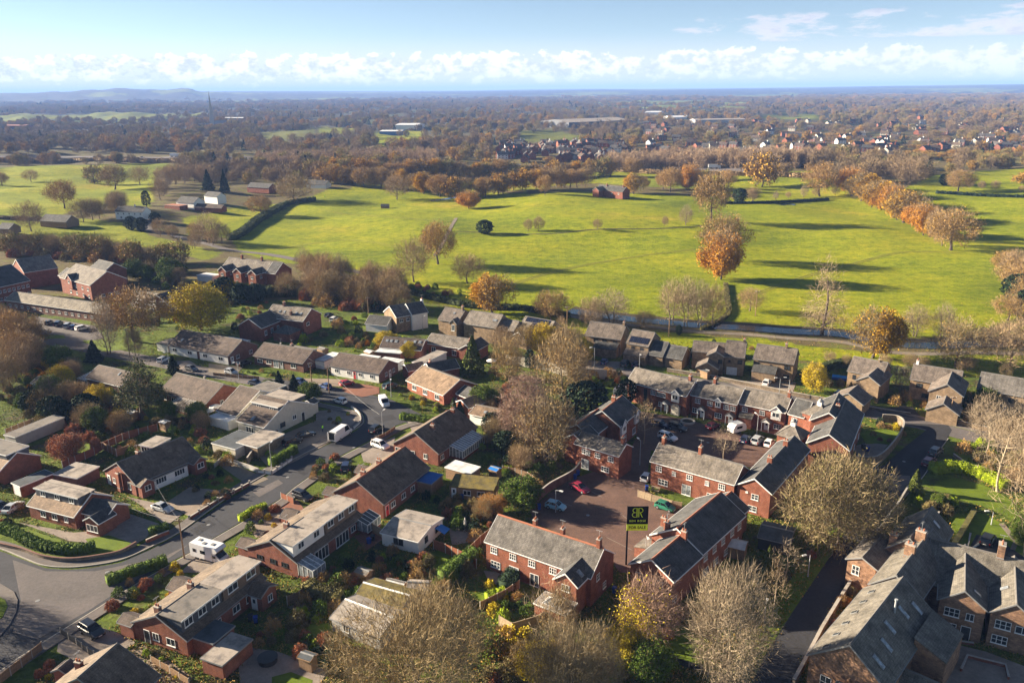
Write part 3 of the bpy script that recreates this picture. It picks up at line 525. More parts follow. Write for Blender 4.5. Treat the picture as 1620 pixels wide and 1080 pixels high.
def put_window(parent, x, y, z, ang, w, h, mull=1, frame='white_trim', glass='glass', name='window', rows=1):
    fm, gm = win_mesh(w, h, mull, frame, glass, rows)
    o = link(name, fm, parent, (x, y, z), (0, 0, ang)); link('pane', gm, o); return o
DC = {}
def put_door(parent, x, y, ang, w=0.95, h=2.05, col='white_trim', z=0.05, garage=False):
    key = (w, h, col, garage)
    if key not in DC:
        m = MB(); m.box(-w / 2, w / 2, -0.05, 0, 0, h, col); f = 'white_trim'
        m.box(-w / 2 - .07, -w / 2, -.07, 0, 0, h + .07, f); m.box(w / 2, w / 2 + .07, -.07, 0, 0, h + .07, f); m.box(-w / 2, w / 2, -.07, 0, h, h + .07, f)
        if garage:
            for i in range(1, 5): m.box(-w / 2, w / 2, -.062, -.05, h * i / 5 - .02, h * i / 5, 'lead')
        else: m.box(-w / 4, w / 4, -.06, -.05, h * .55, h * .88, 'glass')
        DC[key] = m.mesh('garage_door' if garage else 'door')
    return link('garage_door' if garage else 'door', DC[key], parent, (x, y, z), (0, 0, ang))
# ------------------------------------------------------------------ houses
HOUSES = []
class House:
    def __init__(s, name, label, A, B, C=None, ze=2.6, D=None, L=None, pitch=30, axis='x', wall='brick_red', roof='tile_brown', cat='house', group=None, overhang=0.3, ridge='ridge_grey', z0=0.0, barge='white_trim', terr=False, shift=0):
        if terr: z0 = G(*terr).z
        s.z0 = z0
        a, b = P(*A, ze + z0), P(*B, ze + z0); x = (b - a); l = x.length; x.normalize(); n = Vector((-x.y, x.x))
        if L: l = L
        if D is None:
            c = P(*C, ze + z0) - a; D = c.dot(n)
        s.L, s.D = l, D; s.x, s.n = x, n; s.ang = math.atan2(x.y, x.x); s.org = a; s.ze = ze
        s.root = empty(name, (a.x, a.y, z0), s.ang, label=label, cat=cat, group=group)
        s.wall, s.roofm, s.barge, s.ridge = wall, roof, barge, ridge; s.axis = axis; s.oh = overhang; s.pitch = pitch
        s.block(0, l, 0, D, ze, axis, pitch, wall, roof)
        HOUSES.append((a.x + (x * l / 2 + n * D / 2).x, a.y + (x * l / 2 + n * D / 2).y, max(l, D) / 2 + 1))
    def loc(s, u, v, z=0.0):
        p = P(u, v, z + s.z0) - s.org; return p.dot(s.x), p.dot(s.n)
    def zroof(s, x, y, blk=None):
        x0, x1, y0, y1, ze, ax, tp = blk or s.main
        if ax == 'x': return ze + tp * min(y - y0, y1 - y)
        if ax == 'y': return ze + tp * min(x - x0, x1 - x)
        if ax in ('hip', 'pyr'): return ze + tp * min(x - x0, x1 - x, y - y0, y1 - y)
        return ze
    def block(s, x0, x1, y0, y1, ze, axis='x', pitch=30, wall=None, roof=None, base=0.0, name='roof', wname='wall', ridge=True, barge=True):
        wall = wall or s.wall; roof = roof or s.roofm; par = s.root; tp = math.tan(R_(pitch)); o = s.oh; th = 0.16; inset = o
        if not hasattr(s, 'main'): s.main = (x0, x1, y0, y1, ze, axis, tp)
        W = MB(); Rf = MB(); wx0, wx1, wy0, wy1 = x0 + o * .5, x1 - o * .5, y0 + inset, y1 - inset
        if axis == 'y': wx0, wx1, wy0, wy1 = x0 + inset, x1 - inset, y0 + o * .5, y1 - o * .5
        if axis in ('x', 'y'):
            (t0, t1, a0, a1) = (y0, y1, x0, x1) if axis == 'x' else (x0, x1, y0, y1)
            (w0, w1, e0, e1) = (wy0, wy1, wx0, wx1) if axis == 'x' else (wx0, wx1, wy0, wy1)
            tm = (t0 + t1) / 2; zr = ze + tp * (t1 - t0) / 2; zi = ze + tp * (w0 - t0) - .04
            prof = [(w0, base), (w1, base), (w1, zi), (tm, zr - 0.04 / math.cos(R_(pitch))), (w0, zi)]
            W.prism(prof if axis == 'x' else prof, e0, e1, wall, axis)
            rp = [(t0, ze), (tm, zr), (t1, ze), (t1, ze + th), (tm, zr + th * 1.1), (t0, ze + th)]
            # two slabs
            Rf.prism([(t0, ze), (tm - .001, zr), (tm - .001, zr + th * 1.1), (t0, ze + th)], a0, a1, roof, axis)
            Rf.prism([(tm + .001, zr), (t1, ze), (t1, ze + th), (tm + .001, zr + th * 1.1)], a0, a1, roof, axis)
            W.build(wname, par); Rf.build(name, par)
            if ridge:
                q = MB(); q.prism([(tm - .17, zr + .07), (tm + .17, zr + .07), (tm + .15, zr + .17 + .05), (tm, zr + .30), (tm - .15, zr + .17 + .05)], a0 + .02, a1 - .02, s.ridge, axis); q.build('ridge_tiles', par)
            if barge:
                for aa, bb in ((a0 - .05, a0 + .0), (a1 + .0, a1 + .05)):
                    q = MB()
                    q.prism([(t0 - .03, ze - .06), (tm, zr - .06), (tm, zr + th * 1.1 + .02), (t0 - .03, ze + th + .02)], aa - .001, bb + .001, s.barge, axis)
                    q.prism([(tm, zr - .06), (t1 + .03, ze - .06), (t1 + .03, ze + th + .02), (tm, zr + th * 1.1 + .02)], aa - .001, bb + .001, s.barge, axis)
                    q.build('bargeboard', par)
                for tt in (t0 - .12, t1 + .0):
                    q = MB(); q.prism([(tt, ze - .03), (tt + .12, ze - .03), (tt + .12, ze + .09), (tt, ze + .09)], a0 + .01, a1 - .01, s.barge, axis); q.build('gutter', par)
        elif axis in ('hip', 'pyr'):
            hw = min(x1 - x0, y1 - y0) / 2; zr = ze + tp * hw
            W.box(x0 + o, x1 - o, y0 + o, y1 - o, base, ze - .02, wall)
            if x1 - x0 >= y1 - y0: r0, r1 = (x0 + hw, (y0 + y1) / 2), (x1 - hw, (y0 + y1) / 2)
            else: r0, r1 = ((x0 + x1) / 2, y0 + hw), ((x0 + x1) / 2, y1 - hw)
            c = [(x0, y0, ze), (x1, y0, ze), (x1, y1, ze), (x0, y1, ze)]
            if x1 - x0 >= y1 - y0:
                vs = c + [(*r0, zr), (*r1, zr)]; fs = [(0, 1, 5, 4), (1, 2, 5), (2, 3, 4, 5), (3, 0, 4), (3, 2, 1, 0)]
            else:
                vs = c + [(*r0, zr), (*r1, zr)]; fs = [(0, 1, 4), (1, 2, 5, 4), (2, 3, 5), (3, 0, 4, 5), (3, 2, 1, 0)]
            Rf.poly(vs, fs, roof); W.build(wname, par); Rf.build(name, par)
            q = MB(); 
            for i, j in ((0, 0), (1, 1), (2, 1), (3, 0)) if x1 - x0 >= y1 - y0 else ((0, 0), (1, 0), (2, 1), (3, 1)): q.tube(c[i], (*(r0, r1)[j], zr), .08, .08, s.ridge, 5)
            if r0 != r1: q.tube((*r0, zr), (*r1, zr), .08, .08, s.ridge, 5)
            q.build('ridge_tiles', par)
        elif axis == 'flat':
            W.box(x0 + .08, x1 - .08, y0 + .08, y1 - .08, base, ze, wall); W.build(wname, par)
            Rf.box(x0 - .05, x1 + .05, y0 - .05, y1 + .05, ze, ze + .12, roof); Rf.build(name, par)
            if barge:
                q = MB(); 
                for X0, X1, Y0, Y1 in ((x0 - .09, x1 + .09, y0 - .09, y0 - .05), (x0 - .09, x1 + .09, y1 + .05, y1 + .09), (x0 - .09, x0 - .05, y0 - .05, y1 + .05), (x1 + .05, x1 + .09, y0 - .05, y1 + .05)): q.box(X0, X1, Y0, Y1, ze - .1, ze + .14, s.barge)
                q.build('fascia', par)
        elif axis in ('mono_y', 'mono_x'):       # rising with y / x
            zr = ze + tp * ((y1 - y0) if axis == 'mono_y' else (x1 - x0))
            if axis == 'mono_y':
                W.prism([(y0 + .1, base), (y1 - .1, base), (y1 - .1, zr - .05), (y0 + .1, ze - .03)], x0 + .1, x1 - .1, wall, 'x'); Rf.prism([(y0, ze), (y1, zr), (y1, zr + th), (y0, ze + th)], x0, x1, roof, 'x')
            else:
                W.prism([(x0 + .1, base), (x1 - .1, base), (x1 - .1, zr - .05), (x0 + .1, ze - .03)], y0 + .1, y1 - .1, wall, 'y'); Rf.prism([(x0, ze), (x1, zr), (x1, zr + th), (x0, ze + th)], y0, y1, roof, 'y')
            W.build(wname, par); Rf.build(name, par)
        return (x0, x1, y0, y1, ze, axis, tp)
    def ext(s, pa, pb, pc, ze, axis='flat', wall=None, roof=None, pitch=25, name='extension', **k):
        """an attached lower volume, from three of its eaves corners in the photograph"""
        q = [s.loc(*p, ze) for p in (pa, pb, pc)]; xs = [p[0] for p in q]; ys = [p[1] for p in q]
        if max(xs) - min(xs) < 1.5 or max(ys) - min(ys) < 1.5: pass
        return s.block(min(xs), max(xs), min(ys), max(ys), ze, axis, pitch, wall, roof, name=name + '_roof', wname=name + '_wall', **k)
    def side(s, side, f, blk=None, d=0.0):
        x0, x1, y0, y1, ze, ax, tp = blk or s.main; o = s.oh
        if ax == 'flat': ox = oy = .08
        elif ax.startswith('mono'): ox = oy = .1
        elif ax == 'x': ox, oy = o * .5, o
        elif ax == 'y': ox, oy = o, o * .5
        else: ox = oy = o
        if side == 'F': return x0 + ox + (x1 - x0 - 2 * ox) * f, y0 + oy - d, 0
        if side == 'K': return x1 - ox - (x1 - x0 - 2 * ox) * f, y1 - oy + d, math.pi
        if side == 'R': return x1 - ox + d, y0 + oy + (y1 - y0 - 2 * oy) * f, math.pi / 2
        return x0 + ox - d, y1 - oy - (y1 - y0 - 2 * oy) * f, -math.pi / 2
    def win(s, side, f, z, w=1.2, h=1.1, mull=1, blk=None, rows=1, frame='white_trim', glass='glass'):
        x, y, a = s.side(side, f, blk); put_window(s.root, x, y, z, a, w, h, mull, frame, glass, rows=rows)
    def wins(s, side, fs, z, **k):
        for f in fs: s.win(side, f, z, **k)
    def door(s, side, f, blk=None, **k):
        x, y, a = s.side(side, f, blk); put_door(s.root, x, y, a, **k)
    def chim(s, x, y, up=1.1, w=0.6, d=0.9, pots=2, mat=None, blk=None, z=None):
        z = s.zroof(x, y, blk) if z is None else z; m = MB(); mt = mat or s.wall; zt = z + up
        m.box(x - w / 2, x + w / 2, y - d / 2, y + d / 2, z - 1.0, zt, mt); m.box(x - w / 2 - .05, x + w / 2 + .05, y - d / 2 - .05, y + d / 2 + .05, zt, zt + .12, 'concrete')
        m.box(x - w / 2 - .03, x + w / 2 + .03, y - d / 2 - .03, y + d / 2 + .03, z - .1, z + .08, 'lead')
        c = m.build('chimney', s.root)
        for i in range(pots):
            yy = y + (i - (pots - 1) / 2) * d * .5; p = MB(); p.lathe([(.13, zt + .12), (.11, zt + .42), (.13, zt + .48)], 'terracotta', 8, (x, yy)); p.build('chimney_pot', c)
        if random.random() < .6:
            p = MB(); p.tube((x, y, zt), (x, y, zt + 1.5), .02, .02, 'galv', 4); p.tube((x - .5, y, zt + 1.4), (x + .5, y, zt + 1.4), .02, .02, 'galv', 4)
            for i in range(4): p.tube((x - .45 + i * .28, y - .22, zt + 1.4), (x - .45 + i * .28, y + .22, zt + 1.4), .012, .012, 'galv', 3)
            p.build('aerial', c)
    def skylight(s, x, y, w=0.8, h=1.2, blk=None, glass='glass_pale'):
        b = blk or s.main; z = s.zroof(x, y, b); x0, x1, y0, y1, ze, ax, tp = b
        if ax == 'x': sl = Vector((0, 1, tp)) if y < (y0 + y1) / 2 else Vector((0, -1, tp)); hx = Vector((1, 0, 0))
        else: sl = Vector((1, 0, tp)) if x < (x0 + x1) / 2 else Vector((-1, 0, tp)); hx = Vector((0, 1, 0))
        sl.normalize(); n = hx.cross(sl); n = n if n.z > 0 else -n; c = Vector((x, y, z)) + n * .2
        m = MB(); m.obox(c, hx * w / 2, sl * h / 2, n * .05, 'lead'); o = m.build('skylight', s.root)
        m = MB(); m.obox(c + n * .06, hx * (w / 2 - .08), sl * (h / 2 - .08), n * .012, glass); m.build('pane', o)
    def dormer(s, x0, x1, y0, y1, zt, roof='felt_tan', wall='cladding_grey', front='F', nw=2, blk=None, ww=1.3, wh=1.0, zs=None):
        """flat roofed box dormer between y0 (its face) and y1 (the ridge)"""
        b = blk or s.main; zb = s.zroof(0.5 * (x0 + x1), (y0 if front == 'F' else y1), b) - .1; m = MB()
        m.box(x0, x1, min(y0, y1), max(y0, y1), zb if zb < zt - .5 else zt - 1.2, zt, wall); w = m.build('dormer', s.root)
        m = MB(); m.box(x0 - .2, x1 + .2, y0 - (.25 if front == 'F' else .1), y1 + (.1 if front == 'F' else .25), zt, zt + .14, roof); m.build('dormer_roof', w)
        m = MB(); yf = (y0 - .29, y0 - .25) if front == 'F' else (y1 + .25, y1 + .29); m.box(x0 - .22, x1 + .22, *yf, zt - .08, zt + .15, 'white_trim'); m.build('fascia', w)
        for i in range(nw):
            xx = x0 + (x1 - x0) * (i + .5) / nw
            put_window(s.root, xx, y0 if front == 'F' else y1, (zs or zt - wh - .3), 0 if front == 'F' else math.pi, ww, wh, 1)
    def gablet(s, xc, w, y_out, ze, pitch=40, wall=None, roof=None, depth=None, zb=0, window=True, name='cross_gable', side='F', ww=1.2, wh=1.1, wz=None):
        """gable facing the front, its ridge running back into the main roof"""
        tp = math.tan(R_(pitch)); zr = ze + tp * w / 2; b = s.main
        dep = depth or (zr - b[4]) / b[6] + .2
        if side == 'F': blk = s.block(xc - w / 2, xc + w / 2, y_out, dep, ze, 'y', pitch, wall, roof, base=zb, name=name + '_roof', wname=name + '_wall', ridge=False)
        else: blk = s.block(xc - w / 2, xc + w / 2, s.D - dep, y_out, ze, 'y', pitch, wall, roof, base=zb, name=name + '_roof', wname=name + '_wall', ridge=False)
        if window: s.win(side if side == 'F' else 'K', .5, wz if wz is not None else ze - wh - .15, w=ww, h=wh, blk=blk)
        return blk
    def porch(s, xc, w=1.6, d=1.2, side='F', h=2.2):
        m = MB(); y = s.side('F', .5)[1]
        for sx in (-1, 1): m.box(xc + sx * w / 2 - .06, xc + sx * w / 2 + .06, y - d, y - d + .12, 0, h, 'white_trim')
        m.prism([(xc - w / 2 - .25, h), (xc + w / 2 + .25, h), (xc, h + w * .5)], y - d - .05, y - d + .03, 'white_trim', 'y')
        p = m.build('porch', s.root); m = MB(); zt = h + w * .5 + .05
        m.prism([(xc - w / 2 - .35, h - .05), (xc, zt - .06), (xc, zt + .06), (xc - w / 2 - .35, h + .07)], y - d - .1, y, s.roofm, 'y'); m.prism([(xc, zt - .06), (xc + w / 2 + .35, h - .05), (xc + w / 2 + .35, h + .07), (xc, zt + .06)], y - d - .1, y, s.roofm, 'y'); m.build('porch_roof', p)
        put_door(s.root, xc, y, 0, col='white_trim')
def conservatory(s, x0, x1, y0, y1, h=2.1, roof='glass_pale', dwarf='brick_red', side='F'):
    m = MB(); m.box(x0, x1, y0, y1, 0, .55, dwarf); w = m.build('conservatory', s.root)
    f = MB(); n = max(2, int((x1 - x0) / .8)); k = max(2, int((y1 - y0) / .8)); zt = h + .75
    for i in range(n + 1):
        x = x0 + (x1 - x0) * i / n
        f.box(x - .04, x + .04, y0 - .01, y0 + .07, .55, h, 'white_trim'); f.obox(((x), (y0 + y1) / 2, (h + zt) / 2), Vector((.035, 0, 0)), Vector((0, (y1 - y0) / 2, (zt - h) / 2)), Vector((0, 0, .04)), 'white_trim')
    for j in range(k + 1):
        y = y0 + (y1 - y0) * j / k
        for x in (x0, x1): f.box(x - .04, x + .04, y - .04, y + .04, .55, h + (zt - h) * j / k, 'white_trim')
    for z in (.55, h - .08): f.box(x0 - .05, x1 + .05, y0 - .03, y0 + .05, z, z + .1, 'white_trim')
    f.build('frame', w)
    g = MB(); g.poly([(x0, y0 + .03, .6), (x1, y0 + .03, .6), (x1, y0 + .03, h), (x0, y0 + .03, h)], [(0, 1, 2, 3)], 'glass_pale')
    for x in (x0, x1): g.poly([(x, y0, .6), (x, y1, .6), (x, y1, zt), (x, y0, h)], [(0, 1, 2, 3)], 'glass_pale')
    g.poly([(x0, y0, h), (x1, y0, h), (x1, y1, zt), (x0, y1, zt)], [(0, 1, 2, 3)], roof); g.build('glazing', w)
# ================================================================== buildings, near left street
# H0: dark roof at the bottom edge
h = House('bungalow', 'dark tiled bungalow roof cut by the bottom edge, chimney at its left', (195, 1128), (255, 1069), (141, 1036), 2.6, L=None, roof='tile_dark', ridge='ridge_grey', barge='lead', pitch=31)
h.chim(*h.loc(124, 1046, 5.0), up=1.0); h.block(h.L * .55, h.L * .85, h.D - .3, h.D + 2.6, 2.3, 'x', 28, name='porch_roof', wname='porch_wall', roof='tile_brown')
h.wins('R', (.2, .7), .9, w=1.1)
# H1
h = House('dormer_bungalow', 'brick bungalow with long two-tone flat dormer, rear corner nearest the bottom edge', (296, 1015), (422, 915), (198, 991), 2.6, roof='tile_dark', pitch=26, wall='brick_orange', barge='lead')
L, D = h.L, h.D; x0, x1, y0, y1, ze, ax, tp = h.main
h.dormer(.5, L * .5, 1.2, D / 2 - .15, 5.25, 'felt_grey', 'cladding_grey', nw=3, ww=1.5, wh=1.15); h.dormer(L * .5 + .25, L - .1, 1.1, D / 2 - .15, 5.35, 'felt_tan', 'cladding_brown', nw=2, ww=2.0, wh=1.15)
for f in (.18, .36, .6, .78): h.win('F', f, .9, w=1.5)
h.door('L', .25, col='door_dark'); h.win('L', .42, .95, w=1.2, h=1.2); h.win('L', .7, .9, w=1.6, h=1.2)
h.chim(L * .02 + .9, D / 2 + .9, 1.0, mat='brick_brown'); h.chim(L * .45, D / 2 + .9, 1.0, mat='brick_brown')
b = h.block(L - 4.4, L - .6, -2.6, .4, 2.5, 'y', 25, name='extension_roof', wname='extension_wall', ridge=False); h.win('F', .55, .9, w=1.0, blk=b); h.door('L', .45, blk=b)
b = h.block(1.0, 5.2, -3.6, .3, 2.6, 'flat', roof='felt_dark', name='extension_roof', wname='extension_wall'); h.door('R', .25, blk=b); h.win('R', .7, 1.0, w=1.0, blk=b)
b = h.block(-1.6, 4.2, -7.6, -3.9, 2.3, 'flat', roof='felt_tan', name='garage_roof', wname='garage_wall')
h.block(-.4, 2.2, D - .5, D + 2.3, 2.25, 'y', 28, roof='tile_brown', name='porch_roof', wname='porch_wall', ridge=False); h.block(L * .52, L * .52 + 3.6, D - .5, D + 2.2, 2.25, 'y', 28, roof='tile_brown', name='porch_roof', wname='porch_wall', ridge=False)
# H2
h = House('dormer_bungalow', 'brick bungalow with white clad and brown flat dormers and a lean-to conservatory behind the motorhome', (471, 893), (575, 816), (386, 868), 2.6, roof='tile_dark', pitch=26, barge='lead')
L, D = h.L, h.D
h.dormer(.5, L * .47, 1.2, D / 2 - .15, 5.4, 'felt_tan', 'render_white', nw=2, ww=1.4, wh=1.1); h.dormer(L * .49, L - .3, 1.2, D / 2 - .15, 5.5, 'felt_tan', 'cladding_brown', nw=3, ww=1.5, wh=1.1)
h.wins('F', (.3, .4, .62, .72), .1, w=1.7, h=2.1); h.win('F', .85, .9, w=1.3); h.wins('L', (.25, .52, .75), 1.3, w=1.3, h=.8, frame='black_trim')
h.chim(L * .28, D / 2 + .7, 1.0, mat='brick_brown'); conservatory(h, .2, 3.2, -2.8, .2); conservatory(h, L - 1.6, L + 2.2, -2.0, .4, roof='felt_dark')
h.block(0.2, 3.0, D - .5, D + 2.4, 2.25, 'y', 28, roof='tile_brown', name='porch_roof', wname='porch_wall', ridge=False); h.block(L * .62, L * .62 + 3.4, D - .5, D + 2.4, 2.25, 'y', 28, roof='tile_brown', name='porch_roof', wname='porch_wall', ridge=False)
# H3
h = House('bungalow', 'brick semi with black tiled roof and a blue roofed lean-to at its far corner', (607, 799), (681, 741), (524, 780), 2.9, roof='tile_dark', pitch=32, barge='lead', ridge='ridge_red')
L, D = h.L, h.D; h.wins('F', (.2, .42, .62), .9, w=1.4); h.door('F', .08, col='red_plastic'); h.wins('L', (.35,), 1.0, w=1.9, h=1.1); h.chim(L * .2, D / 2 + .8, .9); h.chim(L * .55, D / 2 + 1.2, .8)
h.block(L - 4.8, L - .3, -3.0, .2, 2.3, 'flat', roof='sheet_blue', wall='wood', name='leanto_roof', wname='leanto_wall'); h.block(-.2, 2.8, D - .5, D + 2.2, 2.25, 'y', 28, roof='tile_brown', name='porch_roof', wname='porch_wall', ridge=False); h.block(L * .6, L * .6 + 3.2, D - .5, D + 2.2, 2.25, 'y', 28, roof='tile_brown', name='porch_roof', wname='porch_wall', ridge=False)
# H4
h = House('bungalow', 'brick bungalow with two ridge chimneys and a glass lean-to, beside the white suv drive', (694, 719), (756, 676), (618, 703), 2.7, roof='tile_dark', pitch=32, barge='lead')
L, D = h.L, h.D; h.wins('L', (.1, .42), 1.0, w=1.4); h.win('L', .72, 1.0, w=.9); h.chim(L * .3, D / 2 - 1.4, 1.1, mat='brick_brown'); h.chim(L * .86, D / 2 - .8, 1.0, mat='brick_red'); conservatory(h, L * .28, L * .85, -3.0, .2, h=2.2); h.wins('F', (.1, .92), .9, w=1.2)
# left side of the street: brick dormer bungalow with grey skirt
h = House('dormer_bungalow', 'brick bungalow with flat slate-clad dormer on the corner lawn by the road bend', (42, 800), (117, 819), D=8.6, ze=2.5, roof='tile_tan', pitch=32, ridge='ridge_grey', wall='brick_orange')
L, D = h.L, h.D; h.dormer(.5, L - .6, 1.9, D * .62, 5.3, 'felt_tan', 'cladding_grey', nw=3, ww=1.2); h.wins('F', (.3, .55), .9, w=1.3); h.win('F', .8, 1.0, w=.9)
b = h.block(L - .2, L + 5.6, 1.7, 7.2, 2.5, 'x', 30, roof='slate_dark', name='wing_roof', wname='wing_wall', ridge=False); h.win('F', .15, .9, w=1.2, blk=b); h.door('F', .48, blk=b, col='white_trim')
b = h.block(L + 2.5, L + 6.2, -.3, 3.6, 2.6, 'y', 30, roof='slate_dark', name='cross_gable_roof', wname='cross_gable_wall', ridge=False); h.win('F', .5, .8, w=2.6, h=1.3, mull=2, blk=b)
# L2
h = House('bungalow_pair', 'pair of brick bungalows with black tiled roof and small porch gables, silver saloon outside', (214, 767), (318, 723), (148, 751), 2.6, roof='tile_dark', pitch=30, barge='lead')
L, D = h.L, h.D; h.chim(L * .32, D / 2 + .2, .7, mat='brick_brown'); h.gablet(1.6, 3.2, -1.6, 2.5, 32, roof='tile_dark', depth=2.5, ww=1.3); h.gablet(L - 1.4, 3.2, -1.8, 2.5, 32, roof='tile_dark', depth=2.5, ww=1.5)
b = h.block(3.6, L - 3.4, -.35, .6, 2.35, 'flat', wall='render_white', roof='tile_dark', name='bay_roof', wname='bay_wall'); h.wins('F', (.2, .75), .95, w=2.3, h=1.2, mull=3, blk=b); h.win('L', .3, .9, w=.9); h.win('L', .8, 1.0, w=1.0); h.door('L', .12)
h.chim(-.35, D * .45, up=3.0, w=.6, d=.9, z=0.9, mat='brick_orange')
# L3+L4
h = House('dormer_house', 'pale rendered house with grey flat dormer and skylight facing the open-backed white van', (373, 666), (418, 677), (492, 638), 2.9, roof='tile_brown', pitch=24, wall='render_cream')
L, D = h.L, h.D; h.dormer(.5, L - .2, D * .30, D * .85, 6.0, 'felt_tan', 'cladding_grey', nw=2, ww=1.2); h.win('F', .45, .15, w=2.4, h=2.0, mull=2); h.win('F', .85, .9, w=1.0); h.win('R', .35, 1.0, w=1.6, frame='black_trim'); h.win('R', .6, 1.4, w=1.2); h.door('R', .78, col='door_dark'); h.skylight(L * .45, 1.6)
b = h.block(L - 3.2, L - .3, D - .3, D + 2.2, 2.7, 'y', 28, roof='slate_dark', wall='render_cream', name='porch_roof', wname='porch_wall', ridge=False)
b = h.ext((339, 699), (372, 711), (392, 684), 2.3, wall='render_cream', roof='felt_dark', name='garage'); b = h.ext((374, 700), (412, 706), (438, 684), 2.42, wall='stone_buff', roof='felt_tan', name='extension')
h = House('bungalow', 'brown tiled bungalow half joined to the pale dormer house, cream canopy at its rear', (342, 650), (374, 659), (436, 622), 2.6, roof='tile_brown', pitch=27, wall='render_cream'); h.block(0.5, h.L, h.D * .55, h.D * 1.02, 5.2, 'flat', roof='felt_grey', wall='cladding_grey', base=3, name='dormer_roof', wname='dormer'); h.block(.5, h.L, -2.5, .2, 2.2, 'flat', roof='sheet_white', wall='render_white', name='canopy_roof', wname='canopy_wall')
h = House('bungalow', 'brown roofed brick bungalow with white sunroom behind the tall sparse pine', (250, 620), (325, 640), (372, 612), 2.6, roof='tile_brown', pitch=28, wall='brick_red', barge='lead'); h.wins('F', (.1, .3, .55, .75), .9, w=1.5); h.win('R', .4, 1.0, w=1.0); conservatory(h, h.L * .45, h.L * .8, -2.5, .2, roof='felt_tan'); h.chim(h.L * .5, h.D * .62, .8, w=.4, d=.4, pots=0, mat='concrete')
# north row
h = House('bungalow', 'long brown roofed bungalow with white front wall, left of the row above the side street', (265, 546), (361, 564), (408, 546), 2.6, roof='tile_brown', pitch=28, wall='brick_brown', barge='lead'); L = h.L
for x0_, x1_ in ((.3, L * .48), (L * .52, L - .4)): b = h.block(x0_, x1_, .12, .6, 2.35, 'flat', wall='render_white', roof='tile_brown', name='front_panel_cap', wname='front_panel', barge=False); h.wins('F', (.2, .75), .9, w=1.8, h=1.1, blk=b)
h.wins('R', (.3, .75), 1, w=1.3); h.door('R', .1); h.skylight(L * .15, 2.5); b = h.block(-5.5, -.6, .5, 7, 2.3, 'flat', wall='render_white', roof='felt_tan', name='garage_roof', wname='garage_wall'); h.door('F', .5, blk=b, w=2.4, h=2.0, col='garage_white', garage=True); h.block(L * .4, L * .75, h.D - .3, h.D + 3, 2.4, 'flat', wall='render_white', roof='sheet_white', name='extension_roof', wname='extension_wall')
h = House('bungalow', 'brown roofed bungalow with a brick chimney, middle of the row above the side street', (400, 563), (479, 576), (521, 561), 2.6, roof='tile_brown', pitch=27, wall='brick_brown', barge='lead'); L = h.L; h.wins('F', (.12, .3, .8), .9, w=1.8); h.win('F', .45, .2, w=1.8, h=2.0, frame='white_trim', glass='glass_pale'); h.door('F', .56, col='galv'); h.chim(L * .55, h.D * .55, .9, mat='brick_brown'); h.chim(L * .3, h.D * .6, .8, w=.35, d=.35, pots=0, mat='concrete'); h.wins('R', (.3, .8), 1.0, w=1.3); h.block(L * .2, L * .7, h.D - .3, h.D + 3, 2.5, 'flat', roof='felt_grey', name='extension_roof', wname='extension_wall'); h.block(L + .2, L + 3.4, h.D * .5, h.D + 3, 2.3, 'flat', wall='render_white', roof='sheet_white', name='garage_roof', wname='garage_wall')
h = House('bungalow', 'brown roofed white fronted bungalow behind the bright red hatchback', (521, 579), (600, 592), (648, 578), 2.6, roof='tile_brown', pitch=27, wall='brick_brown', barge='lead'); L = h.L
b = h.block(.3, L - .3, .12, .6, 2.35, 'flat', wall='render_white', roof='tile_brown', name='front_panel_cap', wname='front_panel', barge=False); h.wins('F', (.12, .38, .62, .86), 1.0, w=1.3, h=1.0, blk=b); h.door('F', .5, blk=b, col='red_plastic', w=.8); h.wins('R', (.35, .75), 1, w=1.1); h.door('R', .55); h.block(L * .1, L * .5, h.D - .3, h.D + 3.4, 2.5, 'flat', roof='sheet_white', wall='render_white', name='extension_roof', wname='extension_wall'); h.block(L * .55, L * .95, h.D + .2, h.D + 4, 2.4, 'flat', roof='sheet_white', wall='render_white', name='garage_roof', wname='garage_wall')
h = House('bungalow', 'tan roofed bungalow at the bend of the close, clipped hedge in front', (642, 602), (701, 626), (757, 609), 2.6, roof='tile_tan', pitch=26, wall='brick_orange', barge='white_trim'); L = h.L; h.wins('F', (.2, .5, .82), .8, w=1.7, h=1.3); h.win('R', .45, 1.0, w=1.0)
b = h.block(L + 1.2, L + 9.5, 3.0, 9.0, 2.6, 'x', 26, roof='slate_dark', name='wing_roof', wname='wing_wall', ridge=False); b = h.block(L + 5.5, L + 11, -1.2, 5.2, 2.7, 'y', 26, roof='tile_tan', name='cross_gable_roof', wname='cross_gable_wall', ridge=False); h.win('F', .5, .9, w=1.4, blk=b)
h = House('bungalow', 'low dark roofed bungalow between the pale conifer and the tan roofed corner bungalow', (682, 590), (728, 582), (690, 577), 2.6, D=6.5, roof='slate_dark', pitch=26, wall='brick_red'); h.chim(1.2, 3.6, .7); h.block(-5, .2, 4, 9, 2.6, 'x', 25, roof='tile_tan', name='wing_roof', wname='wing_wall', ridge=False)
h = House('flat_roof_garage', 'white fronted garage with long tan flat roof beside the light conifers', (652, 573), (668, 576), (697, 560), 2.5, D=12, axis='flat', roof='felt_tan', wall='render_white', cat='garage'); h.door('F', .5, w=2.3, h=2, col='garage_white', garage=True)
h = House('small_pitched_garage', 'pale garage with red-brown tiled roof behind the round yellow shrub', (741, 655), (780, 664), D=6.5, ze=2.3, roof='tile_tan', pitch=20, wall='render_white', cat='garage'); h.skylight(h.L * .55, 1.6, .8, .8)
